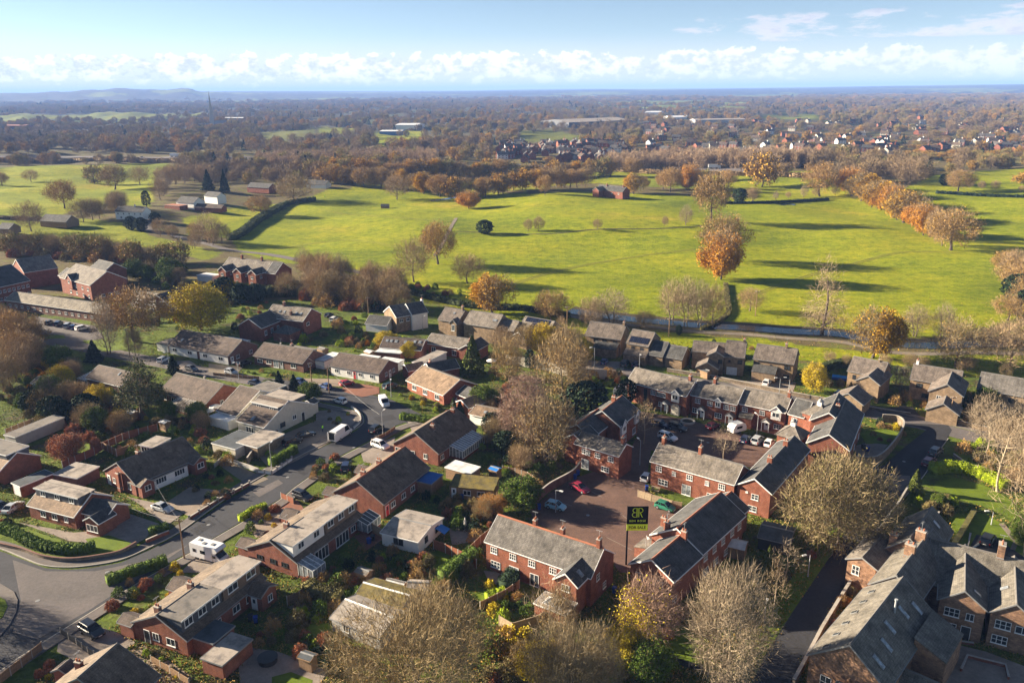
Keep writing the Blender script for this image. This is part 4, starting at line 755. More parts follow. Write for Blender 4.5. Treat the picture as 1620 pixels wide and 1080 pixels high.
h = House('bungalow', 'brown roofed bungalow with rows of skylights and solar tubes, under the stone houses', (600, 550), (666, 555), D=8, ze=2.6, roof='tile_brown', pitch=28, wall='brick_orange'); h.block(h.L * .0, h.L * .6, -3, .2, 2.3, 'flat', roof='sheet_white', wall='brick_orange', name='canopy_roof', wname='canopy_wall')
for f in (.12, .22, .34, .56, .78, .9): h.skylight(h.L * f, 2.6 + (f > .7) * .3, .9, 1.1)
h = House('cottage', 'grey slate brick cottage with dark cross gable, behind the conical evergreen', (672, 543), (736, 553), D=7.5, ze=3.0, roof='slate_weathered', pitch=28, wall='brick_orange'); h.wins('F', (.2, .72), .6, w=1.4, h=1.6); b = h.block(h.L - 1.5, h.L + 4.0, -1.5, 7, 3.2, 'y', 32, roof='slate_dark', name='cross_gable_roof', wname='cross_gable_wall'); h.chim(h.L, 3, .8)
h = House('stone_garage', 'small buff stone garage with dark roof in front of the large grey stone house', (806, 533), (834, 541), D=6, ze=2.6, roof='slate_dark', pitch=30, wall='stone_buff', axis='y', cat='garage')
# brick house complex mid-left (two wings)
h = House('brick_house', 'tall brick house with pale skylit roof and white bargeboards above the bungalow row', (417, 502), (479, 509), (516, 497), 4.9, roof='slate_weathered', pitch=30, wall='brick_red'); L, D = h.L, h.D
for f in (.3, .42, .72, .84): h.skylight(L * f, 2.8, .7, 1)
h.win('R', .25, 3.0, w=1.6); h.chim(L * .62, 2.0, 1.2, mat='brick_brown'); h.chim(L * .3, D / 2, 1.2, mat='brick_brown'); q = h.loc(431, 518, 4)
b = h.block(-3.0, 6.2, -9, 1.5, 4.2, 'y', 30, roof='slate_dark', name='wing_roof', wname='wing_wall'); h.wins('R', (.2, .5, .8), 1.5, w=1.1, h=1.5, blk=b); b = h.block(L * .55, L * 1.0, -7, -1, 2.6, 'hip', 32, roof='slate_dark', name='annex_roof', wname='annex_wall')
h = House('garage', 'dark roofed garage with bright white gable beside the mown lawn', (612, 516), (628, 507), D=8, ze=2.4, roof='slate_dark', pitch=30, wall='render_white', cat='garage', axis='y')
# top-left complex
h = House('care_home_wing', 'large grey roofed brick block with broad blank gable, at the left beyond the car park', (94, 439), (142, 452), (197, 440), 6.0, roof='slate_weathered', pitch=30, wall='brick_red', cat='building'); L, D = h.L, h.D; h.wins('F', (.3, .5, .72, .9), 3.6, w=1.3); h.wins('F', (.3, .5, .72, .9), .9, w=1.3); h.gablet(L * .35, 5, -.6, 6.2, 40, roof='slate_dark', depth=3, zb=3); h.wins('R', (.3, .5, .7), .9, w=1.4)
h.block(-6, 2, 2, 10, 5.6, 'x', 30, roof='slate_dark', name='link_roof', wname='link_wall'); h.block(-6, 6, 14, 24, 6, 'x', 32, roof='slate_dark', name='rear_link_roof', wname='rear_link_wall')
h = House('care_home_wing', 'long two-storey brick wing with dark blue slate roof running off the left edge', (-60, 468), (48, 444), D=19, ze=6.0, roof='slate_dark', pitch=30, wall='brick_red', cat='building'); h.wins('F', [i / 14 + .03 for i in range(14)], 3.7, w=1.1); h.wins('F', [i / 14 + .03 for i in range(14)], .9, w=1.1)
h = House('care_home_wing', 'rear grey roofed wing of the brick care block, behind the blue roofed wing', (38, 432), (92, 424), D=15, ze=6.5, roof='slate_weathered', pitch=30, wall='brick_red', cat='building')
h = House('long_shed', 'very long low building with pale weathered roof beside the car park', (7, 475), (169, 498), D=8.5, ze=3.2, roof='stone_slate_pale', pitch=27, wall='brick_brown', cat='building'); h.wins('F', [i / 16 + .04 for i in range(16)], 1.1, w=1.2, h=.9)
h = House('small_house', 'pale house with cream roof half behind the spreading oak', (205, 472), (244, 478), D=7.5, ze=3.2, roof='stone_slate_pale', pitch=28, wall='render_white'); h.win('R', .4, 1.0); 
h = House('small_house', 'dark slate cottage joined to the pale house behind the oak', (262, 478), (312, 462), D=7.5, ze=3.4, roof='slate_dark', pitch=30, wall='brick_red'); h.gablet(2.5, 5, -2, 3.4, 32, wall='render_white', window=True)
h = House('bungalow', 'dark brown roofed bungalow below the car park junction with an attached greenhouse', (134, 598), (190, 612), D=9, ze=2.6, roof='tile_brown', pitch=26, wall='brick_brown'); h.skylight(h.L * .7, 3.4, .6, 1.2); conservatory(h, -3.5, .5, 0, 6, h=2.0)
h = House('brick_villa', 'red brick Victorian house with three gables in front of the large field', (350, 424), (420, 432), D=10, ze=5.2, roof='slate_weathered', pitch=35, wall='brick_orange', terr=(400, 436)); L, D = h.L, h.D
for f in (.08, .42, .75): b = h.block(L * f, L * f + 4.6, -4, 3.5, 5.0, 'y', 38, roof='slate_dark', name='gable_roof', wname='gable_wall'); h.win('F', .5, 3.2, blk=b); h.win('F', .4, .8, blk=b); h.win('R', .4, 3.2, blk=b)
h.chim(L * .3, D / 2, 1.6); h.chim(L * .75, D / 2, 1.6); h.block(L, L + 5, 0, D, 5.2, 'x', 36, roof='slate_dark', name='end_roof', wname='end_wall'); h.block(-9, -.5, -5, 0, 2.4, 'flat', roof='sheet_white', wall='render_white', name='outbuilding_roof', wname='outbuilding_wall')
# outbuildings on the left edge
h = House('brick_house', 'brick house at the left edge with blank side gable and pale flat dormer', (-75, 733), (-6, 752), (74, 723), 2.7, roof='tile_tan', pitch=30, wall='brick_orange'); L, D = h.L, h.D
h.block(.5, L - .5, D * .3, D * .8, 5.6, 'flat', roof='felt_grey', wall='cladding_grey', base=3.2, name='dormer_roof', wname='dormer')
h = House('flat_garage', 'brick garage with flat roof and white fascia below the left edge house', (18, 764), (32, 770), (82, 748), 2.3, axis='flat', roof='felt_dark', wall='brick_orange', cat='garage'); h.door('F', .5, w=2.2, h=1.9, col='garage_white', garage=True)
h = House('flat_garage', 'flat stained roof garage between the two brick bungalows at left', (84, 750), (122, 757), D=5.5, ze=2.3, axis='flat', roof='felt_tan', wall='brick_brown', cat='garage')
h = House('flat_outbuilding', 'long low outbuilding with pale flat roof behind the left edge house', (6, 688), (24, 692), (116, 663), 2.5, axis='flat', roof='felt_grey', wall='render_grey', cat='outbuilding')
h = House('summerhouse', 'small cream flat roof garden shelter on white posts behind the black roofed pair', (220, 704), (243, 708), D=5, ze=2.3, axis='flat', roof='felt_tan', wall='render_grey', cat='summerhouse'); h.wins('F', (.3, .7), .9, w=1.5)
h = House('garden_chalet', 'white walled garden chalet with broad felt roof behind the wooden gate', (601, 843), (662, 858), (705, 820), 2.4, roof='felt_tan', wall='render_white', pitch=9, axis='x', ridge='lead', cat='outbuilding'); h.wins('F', (.38, .52), .9, w=.9, frame='black_trim'); h.wins('R', (.3, .75), 1.0, w=1.0, frame='black_trim')
h = House('mossy_shed', 'long dark shed with moss-streaked flat roof and white door in the back garden', (710, 770), (781, 777), (795, 760), 2.3, axis='mono_y', pitch=6, roof='tile_moss', wall='wood', cat='shed'); h.door('F', .1, w=.8); h.wins('F', (.4, .72), .9, w=1.5, h=1.0)
h = House('white_roof_shed', 'low garden room with bright white flat roof beside the mossy shed', (704, 739), (744, 750), D=3.6, ze=2.4, axis='flat', roof='sheet_white', wall='wood', cat='shed')
h = House('corrugated_garage', 'grey corrugated roof garage with pale ridge near the big bare tree', (521, 978), (600, 1010), D=7, ze=2.2, roof='sheet_grey', pitch=16, wall='render_grey', ridge='white_trim', cat='garage', barge='lead'); h.wins('F', (.3,), .8, w=1.0)
h = House('mossy_garage', 'garage with moss covered roof and white ridge strip above the grey corrugated one', (557, 948), (632, 970), D=6, ze=2.2, roof='tile_moss', pitch=18, wall='render_grey', ridge='white_trim', cat='garage', barge='lead')
h = House('felt_shed', 'little shed with half pale half grey felt roof beside the clipped long hedge', (640, 938), (676, 940), D=3.5, ze=2.0, roof='felt_tan', pitch=22, wall='wood', cat='shed', ridge='lead', barge='wood')
h = House('small_greenhouse', 'small greenhouse with pale roof in the left gardens', (48, 606), (58, 609), D=5, ze=2.0, roof='stone_slate_pale', pitch=25, wall='render_grey', cat='greenhouse')
h = House('teal_playhouse', 'small turquoise roofed playhouse in the dark back garden', (608, 925), (636, 932), D=1.8, ze=1.2, roof='sheet_white', pitch=30, wall='wood', cat='playhouse')
# ================================================================== stone houses along the canal
h = House('white_gabled_house', 'white gabled house with dark bay roof, leftmost by the canal', (627, 503), (654, 498), D=9, ze=5.0, roof='slate_grey', wall='stone_buff', pitch=32, barge='white_trim'); b = h.block(h.L - 1, h.L + 5, -1, 7, 5.2, 'x', 36, wall='render_white', roof='slate_dark', name='wing_roof', wname='wing_wall'); h.chim(h.L + 5.3, 3.5, 1.5, mat='render_white'); h.wins('F', (.3, .7), 3.2)
def stone(label, A, B, D, ze=5.1, **k):
    k.setdefault('roof', 'stone_slate'); k.setdefault('wall', 'stone_buff'); k.setdefault('barge', 'lead'); k.setdefault('pitch', 33)
    return House('stone_house', label, A, B, D=D, ze=ze, **k)
h = stone('brown roofed stone house with tall arched gable window, second by the canal', (692, 506), (724, 511), 9); h.chim(h.L - 1, 4.5, 1.2); b = h.gablet(h.L - 1.2, 3, -1, 4.8, 45, ww=1.2, wh=2); h.skylight(h.L * .6, 3, .8, .8)
h = stone('pale grey slated stone house with a single rooflight and blank front', (732, 512), (784, 520), 9.5, roof='slate_weathered', wall='stone_buff'); h.skylight(h.L * .86, 2.6, 1.4, .8); b = h.block(h.L + .1, h.L + 5.5, 1.5, 8.5, 4.6, 'x', 33, name='wing_roof', wname='wing_wall'); 
h = stone('stone house with dark solar panels sunk in its roof', (818, 520), (865, 529), 9, ze=4.9, pitch=32, roof='slate_weathered'); L = h.L; tp = h.main[6]
m = MB(); sl = Vector((0, 1, tp)).normalized(); nn = Vector((1, 0, 0)).cross(sl)
for i in range(6):
    for j in range(2):
        y = 1.9 + j * 1.75
        if j == 0 and i < 2: continue
        m.obox(Vector((1.2 + i * (L - 2.2) / 6 + .5, y, h.zroof(0, y))) + nn * .22, Vector(((L - 2.4) / 12, 0, 0)), sl * .92, nn * .03, 'solar')
m.build('solar_panels', h.root); h.win('F', .06, .5, w=.8, h=4, rows=3); h.win('F', .22, .5, w=.6, h=4, rows=3); h.wins('F', (.58, .9), 3.0, w=1.3); h.wins('F', (.6,), .5, w=1.8, h=1.8); h.block(L + .1, L + 5.2, 1, 7.5, 4.2, 'x', 30, roof='slate_dark', name='wing_roof', wname='wing_wall')
h = stone('broad roofed stone house over a dark porch roof and garage, fifth by the canal', (925, 531), (982, 538), 9.4); L = h.L; h.wins('F', (.3, .55, .85), 3.6, w=1.4, h=1.0, frame='black_trim'); h.block(L * .3, L * .95, -2.2, .5, 2.5, 'mono_y', 28, roof='slate_dark', name='porch_roof', wname='porch_wall'); h.chim(L - .6, 4.7, 1.0)
h = stone('stone house with solar panels and sweeping side roof, above the mews terrace', (990, 543), (1026, 549), 9); L = h.L; m = MB(); sl = Vector((0, 1, h.main[6])).normalized(); nn = Vector((1, 0, 0)).cross(sl)
for i in range(5): m.obox(Vector((.9 + i * (L - 1.2) / 5 + .3, 1.5, h.zroof(0, 1.5))) + nn * .22, Vector(((L - 1.2) / 10 - .05, 0, 0)), sl * 1.1, nn * .03, 'solar')
m.build('solar_panels', h.root); h.wins('F', (.3, .7), 3.4, w=1.1, frame='black_trim'); h.block(L + .1, L + 4.5, -.5, 8, 3.0, 'x', 36, roof='slate_dark', name='wing_roof', wname='wing_wall'); h.block(L + 4.7, L + 10, 0, 7, 3.0, 'x', 36, roof='slate_dark', name='garage_roof', wname='garage_wall'); h.block(0, L, -2, .4, 2.4, 'mono_y', 28, name='porch_roof', wname='porch_wall')
h = stone('stone house with white garage door and left cross wing', (1146, 564), (1178, 567), 9.5); L = h.L; h.win('F', .25, 3.6, w=.6, h=.6, frame='black_trim'); h.win('F', .8, 3.3, w=1.2, frame='black_trim'); b = h.block(-9, .3, 2.5, 9.5, 4.9, 'x', 30, name='wing_roof', wname='wing_wall'); b = h.block(-4.6, .2, -.6, 7, 5, 'y', 30, name='cross_wing_roof', wname='cross_wing_wall'); h.win('F', .8, 3.2, w=1.2, blk=b, frame='black_trim'); h.door('F', .4, w=2.6, h=2.1, col='garage_white', garage=True); b = h.block(-7, -1, -4, .8, 2.5, 'y', 30, name='porch_roof', wname='porch_wall'); h.chim(L - .6, 4.8, .8)
h = stone('wide stone house with dark lean-to garages behind the white car', (1191, 568), (1256, 577), 9); L = h.L; h.wins('F', (.08, .85), 3.4, w=1.4, frame='black_trim'); h.win('F', .45, 3.6, w=.6, h=.6, frame='black_trim'); h.win('F', .85, .9, w=1.6, frame='black_trim'); h.block(.3, L * .62, -2.4, .5, 2.4, 'mono_y', 26, roof='slate_dark', name='porch_roof', wname='porch_wall'); h.chim(L * .72, 4.6, 1.2); h.door('F', .2, w=2.3, h=2, col='door_blue', garage=True)
h = stone('stone house with cross gable and hipped stone garage left of the main road junction', (1340, 587), (1395, 598), 8.5, ze=5); L = h.L; b = h.block(L * .42, L * .42 + 6, -5, 5, 4.6, 'y', 32, name='wing_roof', wname='wing_wall'); h.win('F', .2, 3.2, w=.8, frame='black_trim'); b = h.block(L * .2, L * .2 + 7.5, -16, -9, 2.8, 'y', 30, name='garage_roof', wname='garage_wall'); h.chim(L * .75, 4, .8, w=.3, d=.3, pots=0)
h = stone('stone house with stepped gables and a garage roof above the street sign post', (1439, 600), (1518, 613), 8.5, ze=5); L = h.L; b = h.block(L * .45, L * .45 + 7.5, -6.5, 5, 4.9, 'y', 33, name='wing_roof', wname='wing_wall'); h.win('F', .3, 3.2, w=1.0, blk=b); h.win('F', .2, 3.2, w=1.4, frame='black_trim'); h.win('F', .35, .9, w=1.6, frame='black_trim'); b = h.block(L * .5, L * .5 + 7, -13.5, -7.5, 2.7, 'y', 32, name='garage_roof', wname='garage_wall'); h.chim(.8, 4.5, 1.2, mat='render_white')
h = stone('grey roofed stone house at the right edge by the main road', (1545, 615), (1640, 632), 9, ze=4.6, roof='slate_grey'); h.wins('F', (.3, .6), 2.6, w=1.3, frame='black_trim')
# ================================================================== the brick mews
def mews(label, A, B, C=None, D=None, ze=5.0, **k):
    k.setdefault('roof', 'slate_weathered'); k.setdefault('wall', 'brick_orange'); k.setdefault('ridge', 'ridge_grey'); k.setdefault('pitch', 33)
    return House('mews_house', label, A, B, C, ze, D=D, **k)
def mullF(h, fs, z=3.35, w=1.25, hh=1.1, **k): h.wins('F', fs, z, w=w, h=hh, mull=2, rows=2, **k)
h = mews('left house of the long rear mews terrace with white sunroom at its side', (991, 604), (1086, 628), D=8); L = h.L; mullF(h, (.12, .45, .55, .62)); h.gablet(L * .82, 2.6, -.15, 4.9, 42, wall='render_white', roof='slate_dark', zb=3.0, depth=3, ww=1.5); h.win('F', .32, .4, w=.9, h=4.0, rows=4, frame='door_dark'); h.chim(L * .92, 4, 1.3); h.porch(L * .68); h.win('F', .84, .8, w=1.8, h=1.3, mull=2, rows=2); conservatory(h, -4, .1, .5, 5, roof='sheet_white', side='L'); h.win('F', .58, .9, w=1.0, rows=2)
b = h.block(L * .77, L * .77 + 2.6, -1.0, .4, 2.3, 'hip', 30, wall='render_cream', roof='slate_weathered', name='bay_roof', wname='bay_wall', ridge=False)
h = mews('middle house of the rear mews terrace, twin porches and small gablet', (1092, 625), (1166, 641), D=8); L = h.L; mullF(h, (.15, .42, .78, .92)); h.gablet(L * .6, 1.9, -.15, 4.9, 42, wall='render_white', roof='slate_dark', zb=3.4, depth=2.5, ww=1.1); h.chim(L * .38, 4, 1.3); h.porch(L * .28); h.porch(L * .88); mullF(h, (.12, .62), z=.8, w=1.7, hh=1.2)
h = mews('right house of the rear mews terrace with blue garage door and wide gablet', (1169, 639), (1243, 654), D=8); L = h.L; mullF(h, (.12, .5)); h.gablet(L * .8, 2.8, -.15, 4.9, 42, wall='render_white', roof='slate_dark', zb=3.0, depth=3, ww=1.6); h.chim(L * .95, 3.8, 1.3); h.door('F', .2, w=2.3, h=2.0, col='door_blue', garage=True); h.block(L * .04, L * .34, -1.3, .4, 2.3, 'mono_y', 28, name='porch_roof', wname='porch_wall', roof='stone_slate_pale'); h.porch(L * .62); mullF(h, (.86,), z=.8, w=1.7)
h = mews('dark slate link between the rear terrace and the upper pyramid roofed tower', (1246, 655), (1272, 662), D=8, roof='slate_dark'); mullF(h, (.4,))
def tower(label, A, B, C, D=None, ze=6.2):
    h = House('pyramid_tower', label, A, B, C, ze, D=D, roof='slate_weathered', wall='brick_orange', pitch=38, axis='pyr', cat='tower', overhang=.45)
    L, D = h.L, h.D; zt = ze + math.tan(R_(38)) * min(L, D) / 2; m = MB(); m.box(L / 2 - .5, L / 2 + .5, D / 2 - .5, D / 2 + .5, zt - .7, zt + .5, 'render_white'); m.box(L / 2 - .62, L / 2 + .62, D / 2 - .62, D / 2 + .62, zt + .5, zt + .6, 'lead')
    c = m.build('cupola', h.root); m = MB(); m.lathe([(.6, zt + .6), (.5, zt + .85), (.28, zt + 1.1), (.05, zt + 1.25), (.03, zt + 1.6)], 'lead', 10, (L / 2, D / 2)); m.build('dome', c)
    return h
tower('upper square brick tower with pyramid roof and white cupola', (1265, 652), (1306, 665), None, D=5.6); tower('lower square brick tower with pyramid roof and white cupola', (1225, 687), (1267, 698), None, D=5.6, ze=5.0)
h = mews('brick house beyond the towers with blue-grey roof and bay dormers over the walled lawn', (1344, 714), (1367, 655), D=8.2, roof='slate_dark', ze=5.4); L = h.L; h.wins('F', (.25, .55, .85), 3.6, w=1.2, mull=2, rows=2); h.wins('F', (.25, .55, .85), .9, w=1.3, mull=2, rows=2); h.win('L', .5, 3.0, w=.5, h=.5); h.chim(L * .7, 4.8, 1.3); h.block(L * .45, L * 1.05, 2.0, 9.5, 6.4, 'x', 33, roof='slate_dark', name='upper_roof', wname='upper_wall')
h = mews('brick house with double ridge chimneys half behind the broad olive tree', (1221, 783), (1282, 712), (1166, 765), roof='slate_dark', ze=4.9); L, D = h.L, h.D; h.chim(L * .35, D / 2, 1.2); h.chim(L * .75, D / 2, 1.2); h.wins('L', (.55,), 3.0, w=1.3, mull=1, rows=2); h.wins('L', (.5,), .6, w=1.6, mull=1, rows=2); h.win('L', .3, 4, w=.4, h=.3)
h = mews('two-house brick terrace in the middle of the mews with two tall chimneys', (1028, 730), (1162, 768), D=7.6); L = h.L; mullF(h, (.1, .48, .86)); mullF(h, (.29, .69), w=.8, hh=.9); h.chim(.9, 4, 1.6, mat='brick_orange'); h.chim(L * .5, 4, 1.6); mullF(h, (.16,), z=.7, w=2.0, hh=1.2); h.win('F', .45, .1, w=1.8, h=2.1, glass='glass_pale'); mullF(h, (.75,), z=.8, w=1.8)
h = mews('left mews house facing the car court, white french door under a half hipped corner', (908, 702), (979, 723), (1001, 707), pitch=30); L, D = h.L, h.D; mullF(h, (.22, .52, .82)); h.win('F', .24, .1, w=1.8, h=2.1, glass='glass_pale'); mullF(h, (.7,), z=.8, w=1.8); h.chim(L - .8, D / 2, 1.3); h.block(-3.2, 1.6, 1.0, 7, 5.0, 'y', 33, roof='slate_dark', name='wing_roof', wname='wing_wall'); h.win('F', .3, 3.3, w=1.0)
h = mews('dark roofed mews house with white timbered bay gables behind the pink birch', (981, 676), (1012, 650), D=8.6, roof='slate_dark', ze=5.3, ridge='ridge_red'); L, D = h.L, h.D; h.chim(L * .65, D * .55, 1.2); h.gablet(2, 3, -.3, 5.0, 42, wall='render_white', zb=3.0, depth=3); h.gablet(L - 1.5, 2.6, -.3, 5.0, 42, wall='render_white', zb=3.0, depth=3); h.wins('L', (.3,), 3, w=.6); h.wins('F', (.3, .8), .6, w=1.8, h=1.5, mull=2)
h = mews('lower dark roofed mews link with a red chimney beside the birch trees', (936, 694), (970, 668), D=7.2, roof='slate_dark', ze=4.8, ridge='ridge_red'); h.chim(h.L * .25, h.D * .8, 1.2)
h = mews('front brick terrace with red ridge tiles and three chimneys, orangery at its right end', (766, 857), (935, 916), (983, 879), pitch=36, ridge='ridge_red', roof='slate_grey'); L, D = h.L, h.D
mullF(h, (.08, .27, .455, .655)); mullF(h, (.095,), z=.8, w=1.8, hh=1.2); h.win('F', .28, .1, w=1.8, h=2.1, glass='glass_pale'); h.win('F', .48, .1, w=1.6, h=2.1); h.chim(L * .36, D / 2 + .3, 1.3, w=.55, d=.75); h.chim(L * .62, D / 2 + .3, 1.3, w=.55, d=.75); h.chim(L - .9, D / 2 + .1, 1.5, w=.6, d=.8); mullF(h, (.82,), w=.9)
b = h.gablet(L - 2.7, 4.2, -3.0, 4.9, 38, roof='slate_dark', wall='brick_orange', depth=2.6, ww=1.3); h.win('R', .3, 3.4, w=1.0, rows=2); h.win('R', .6, .8, w=1.0, rows=2); h.skylight(L - 1.6, -.6, .8, 1.2, blk=b)
b2 = h.block(L - 6.0, L - .6, -6.4, -3.05, 2.4, 'flat', wall='brick_orange', roof='sheet_grey', name='orangery_roof', wname='orangery_wall'); m = MB(); xc, yc = L - 3.3, -4.8; vs = [(xc - 1.6, yc - .9, 2.53), (xc + 1.6, yc - .9, 2.53), (xc + 1.6, yc + .9, 2.53), (xc - 1.6, yc + .9, 2.53), (xc - .7, yc, 3.3), (xc + .7, yc, 3.3)]; m.poly(vs, [(0, 1, 5, 4), (1, 2, 5), (2, 3, 4, 5), (3, 0, 4)], 'glass_pale'); o = m.build('roof_lantern', h.root); m = MB()
for i, j in ((0, 4), (1, 5), (2, 5), (3, 4), (4, 5), (0, 1), (1, 2), (2, 3), (3, 0)): m.tube(vs[i], vs[j], .05, .05, 'white_trim', 4)
m.build('frame', o)
h = mews('brick end house with slate roof beside the tall sale board', (1066, 922), (1112, 880), (989, 897), ze=4.9, roof='slate_dark', pitch=30, ridge='ridge_red'); L, D = h.L, h.D; h.wins('L', (.22, .70), 3.1, w=1.3, rows=2); h.win('F', .1, .8, w=1.2, rows=2); h.chim(L - .3, D * .42, 1.5, mat='brick_orange')
h = mews('taller brick mews house behind the end house with a run of windows over the sheds', (1112, 878), (1180, 816), D=9.4, ze=5.2, roof='slate_dark', pitch=31, ridge='ridge_red'); L, D = h.L, h.D; mullF(h, (.1, .3, .5, .72, .9)); mullF(h, (.12, .35, .6, .85), z=.8, w=1.6); h.chim(.7, D * .72, 1.4); h.chim(L * .2, D * .92, 1.6, mat='brick_orange'); h.block(.2, 3.5, D - .3, D + 3, 2.6, 'mono_y', -14, name='porch_roof', wname='porch_wall', roof='slate_weathered'); h.block(L - .5, L + 4.5, 1.2, D - 1, 4.2, 'x', 30, roof='slate_dark', name='end_roof', wname='end_wall')
# ================================================================== stone barns bottom right
h = House('stone_barn', 'long stone barn with slim rooflights on both slopes, nearest at the bottom right', (1404, 1095), (1485, 973), (1276, 1037), 4.8, L=19.5, roof='slate_barn', wall='stone_warm', pitch=39, barge='lead'); L, D = h.L, h.D; BARN = h
for i in range(6): h.skylight(L * (.06 + i * .16), D * .80, .7, 1.0, glass='glass')
for f, y in ((.12, .22), (.3, .25), (.46, .32), (.7, .3), (.86, .22)): h.skylight(L * f, D * y, .75, 1.9)
h.win('L', .25, 1.2, w=1.4, h=1.8, rows=2); m = MB(); m.tube((L * .62, D * .36, h.zroof(0, D * .36) - .2), (L * .62, D * .36, h.zroof(0, D * .36) + 2.0), .14, .14, 'galv', 8); m.tube((L * .62, D * .36, h.zroof(0, D * .36) + 2.0), (L * .62, D * .36, h.zroof(0, D * .36) + 2.15), .22, .22, 'galv', 8); m.build('flue', h.root)
h.block(-3.5, .3, D * .2, D * .55, 3.0, 'y', 33, roof='slate_barn', wall='stone_warm', name='annex_roof', wname='annex_wall'); h.block(L * .55, L * .95, -3.6, .5, 4.3, 'mono_y', 24, roof='slate_barn', wall='stone_warm', name='outshot_roof', wname='outshot_wall'); b = h.block(L * .3, L * .3 + 3.2, -4.2, .3, 2.4, 'y', 33, roof='slate_barn', wall='stone_warm', name='porch_roof', wname='porch_wall'); h.door('F', .5, blk=b, w=1.6, h=2.1, col='door_dark')
h = House('stone_range', 'upper stone range carrying on from the long barn, with two tall chimney stacks', (1455, 955), (1506, 880), D=7.0, ze=5.3, L=17, roof='slate_barn', wall='stone_warm', pitch=40, barge='lead'); L, D = h.L, h.D; h.chim(L * .45, D / 2 + .5, 1.8, w=.9, d=1.4, mat='stone_warm'); h.chim(L * .75, D / 2 + .5, 1.8, w=.9, d=1.4, mat='stone_warm'); h.chim(L * .8, D + .9, 2.6, w=.9, d=1.2, mat='stone_warm')
h = House('stone_cottage', 'stone cottage range with two slim rooflights beside the striped shadowed lawn', (1475, 895), (1493, 866), D=7.2, ze=4.8, L=12.8, roof='slate_barn', wall='stone_warm', pitch=42, barge='lead'); L, D = h.L, h.D; h.skylight(L * .55, D * .25, .8, 1.6); h.skylight(L * .75, D * .3, .8, 1.4)
h = House('stone_outbuilding', 'small square stone building with speckled roof tight against the dark lane', (1388, 903), (1420, 866), (1333, 889), 4.4, L=9.5, roof='slate_weathered', wall='stone_warm', pitch=26, axis='x', barge='lead'); h.win('L', .32, 2.4, w=1.1, h=1.5, rows=2, frame='white_trim')
h = House('stone_range', 'cross range of stone houses behind the courtyard with a single tall stack', (1462, 902), (1620, 945), D=9.5, ze=5.2, roof='slate_barn', wall='stone_warm', pitch=32, barge='lead'); L, D = h.L, h.D; h.chim(L * .72, D / 2, 2.0, w=.9, d=1.3, mat='stone_warm'); h.block(L * .02, L * .3, -3.4, .6, 5.0, 'mono_y', 14, roof='slate_barn', name='valley_roof', wname='valley_wall')
for lab, a, b_ in (('left courtyard gable of warm stone with four white sash windows', (1483, 949), (1563, 969)), ('right courtyard gable of warm stone at the right edge', (1564, 969), (1645, 990))):
    h = House('stone_gable_house', lab, a, b_, D=13.5, ze=5.2, roof='slate_barn', wall='stone_warm', pitch=37, axis='y', barge='lead'); h.wins('F', (.3,), 3.2, w=1.9, h=1.3, mull=2, rows=2); h.wins('F', (.28,), .8, w=1.9, h=1.3, mull=2, rows=2)
    if 'left' in lab: h.door('F', .66, w=1.1, col='door_dark'); h.wins('F', (.7,), 3.2, w=1.0); h.skylight(h.L * .75, 2.2, .7, 1.2)
    else: h.wins('F', (.72,), 3.2, w=1.6); h.skylight(h.L * .3, 5, .7, 1.2)
# ================================================================== farms and far buildings
def farm(label, u0, v0, u1, v1, D, ze, roof, wall, pitch=33, name='farm_building', **k):
    z0 = G((u0 + u1) / 2, max(v0, v1) + 4).z; return House(name, label, (u0, v0), (u1, v1), D=D, ze=ze, roof=roof, wall=wall, pitch=pitch, z0=z0, cat=k.pop('cat', 'building'), barge='lead', **k)
h = farm('red brick farmhouse with dark roof in the trees above the great field', 942, 300, 985, 304, 9, 5, 'slate_dark', 'brick_red', name='farmhouse'); h.chim(h.L * .3, 4, 1.5); h.chim(h.L * .9, 4, 1.5); h.block(1, 7, -5, 3, 5, 'y', 35, roof='slate_weathered', name='wing_roof', wname='wing_wall'); h.wins('F', (.6, .85), 3)
h = farm('long white cottage with dark roof beside the tall single cypress', 181, 335, 226, 336, 8, 4.6, 'slate_dark', 'render_white', name='white_cottage'); h.wins('F', (.1, .3, .5, .7, .9), 2.9, w=.9); h.wins('F', (.2, .6), .7); h.chim(h.L * .6, 4, 1.2)
h = farm('blue-roofed barn with white gable above the red roofed sheds', 278, 320, 306, 322, 10, 4, 'slate_dark', 'render_white', name='barn'); h.block(-2, 12, -8, -1, 3, 'flat', wall='brick_red', roof='ridge_red', name='shed_roof', wname='shed_wall')
h = farm('small white farmhouse with blue slates under the dark conifers', 322, 310, 343, 312, 8, 5, 'slate_dark', 'render_white', name='farmhouse')
farm('low brown barn under the hedge trees at far left', 62, 350, 104, 352, 10, 3.2, 'slate_dark', 'wood', name='barn'); farm('long red roofed shed among the farm trees', 305, 328, 350, 330, 6, 2.8, 'tile_brown', 'brick_red', name='shed')
farm('blue-roofed house in the trees beyond the oak row', 390, 296, 425, 298, 9, 4, 'slate_dark', 'brick_red', name='house'); farm('pale bungalow with blue roof by the middle oaks', 484, 292, 515, 293, 9, 2.8, 'slate_dark', 'render_white', name='house'); farm('dark field barn low at the left edge', -5, 362, 14, 363, 8, 2.8, 'slate_dark', 'wood', name='barn')
farm('wooden field shelter standing alone on the pasture', 602, 326, 615, 326, 3, 1.6, 'slate_dark', 'wood', name='field_shelter')
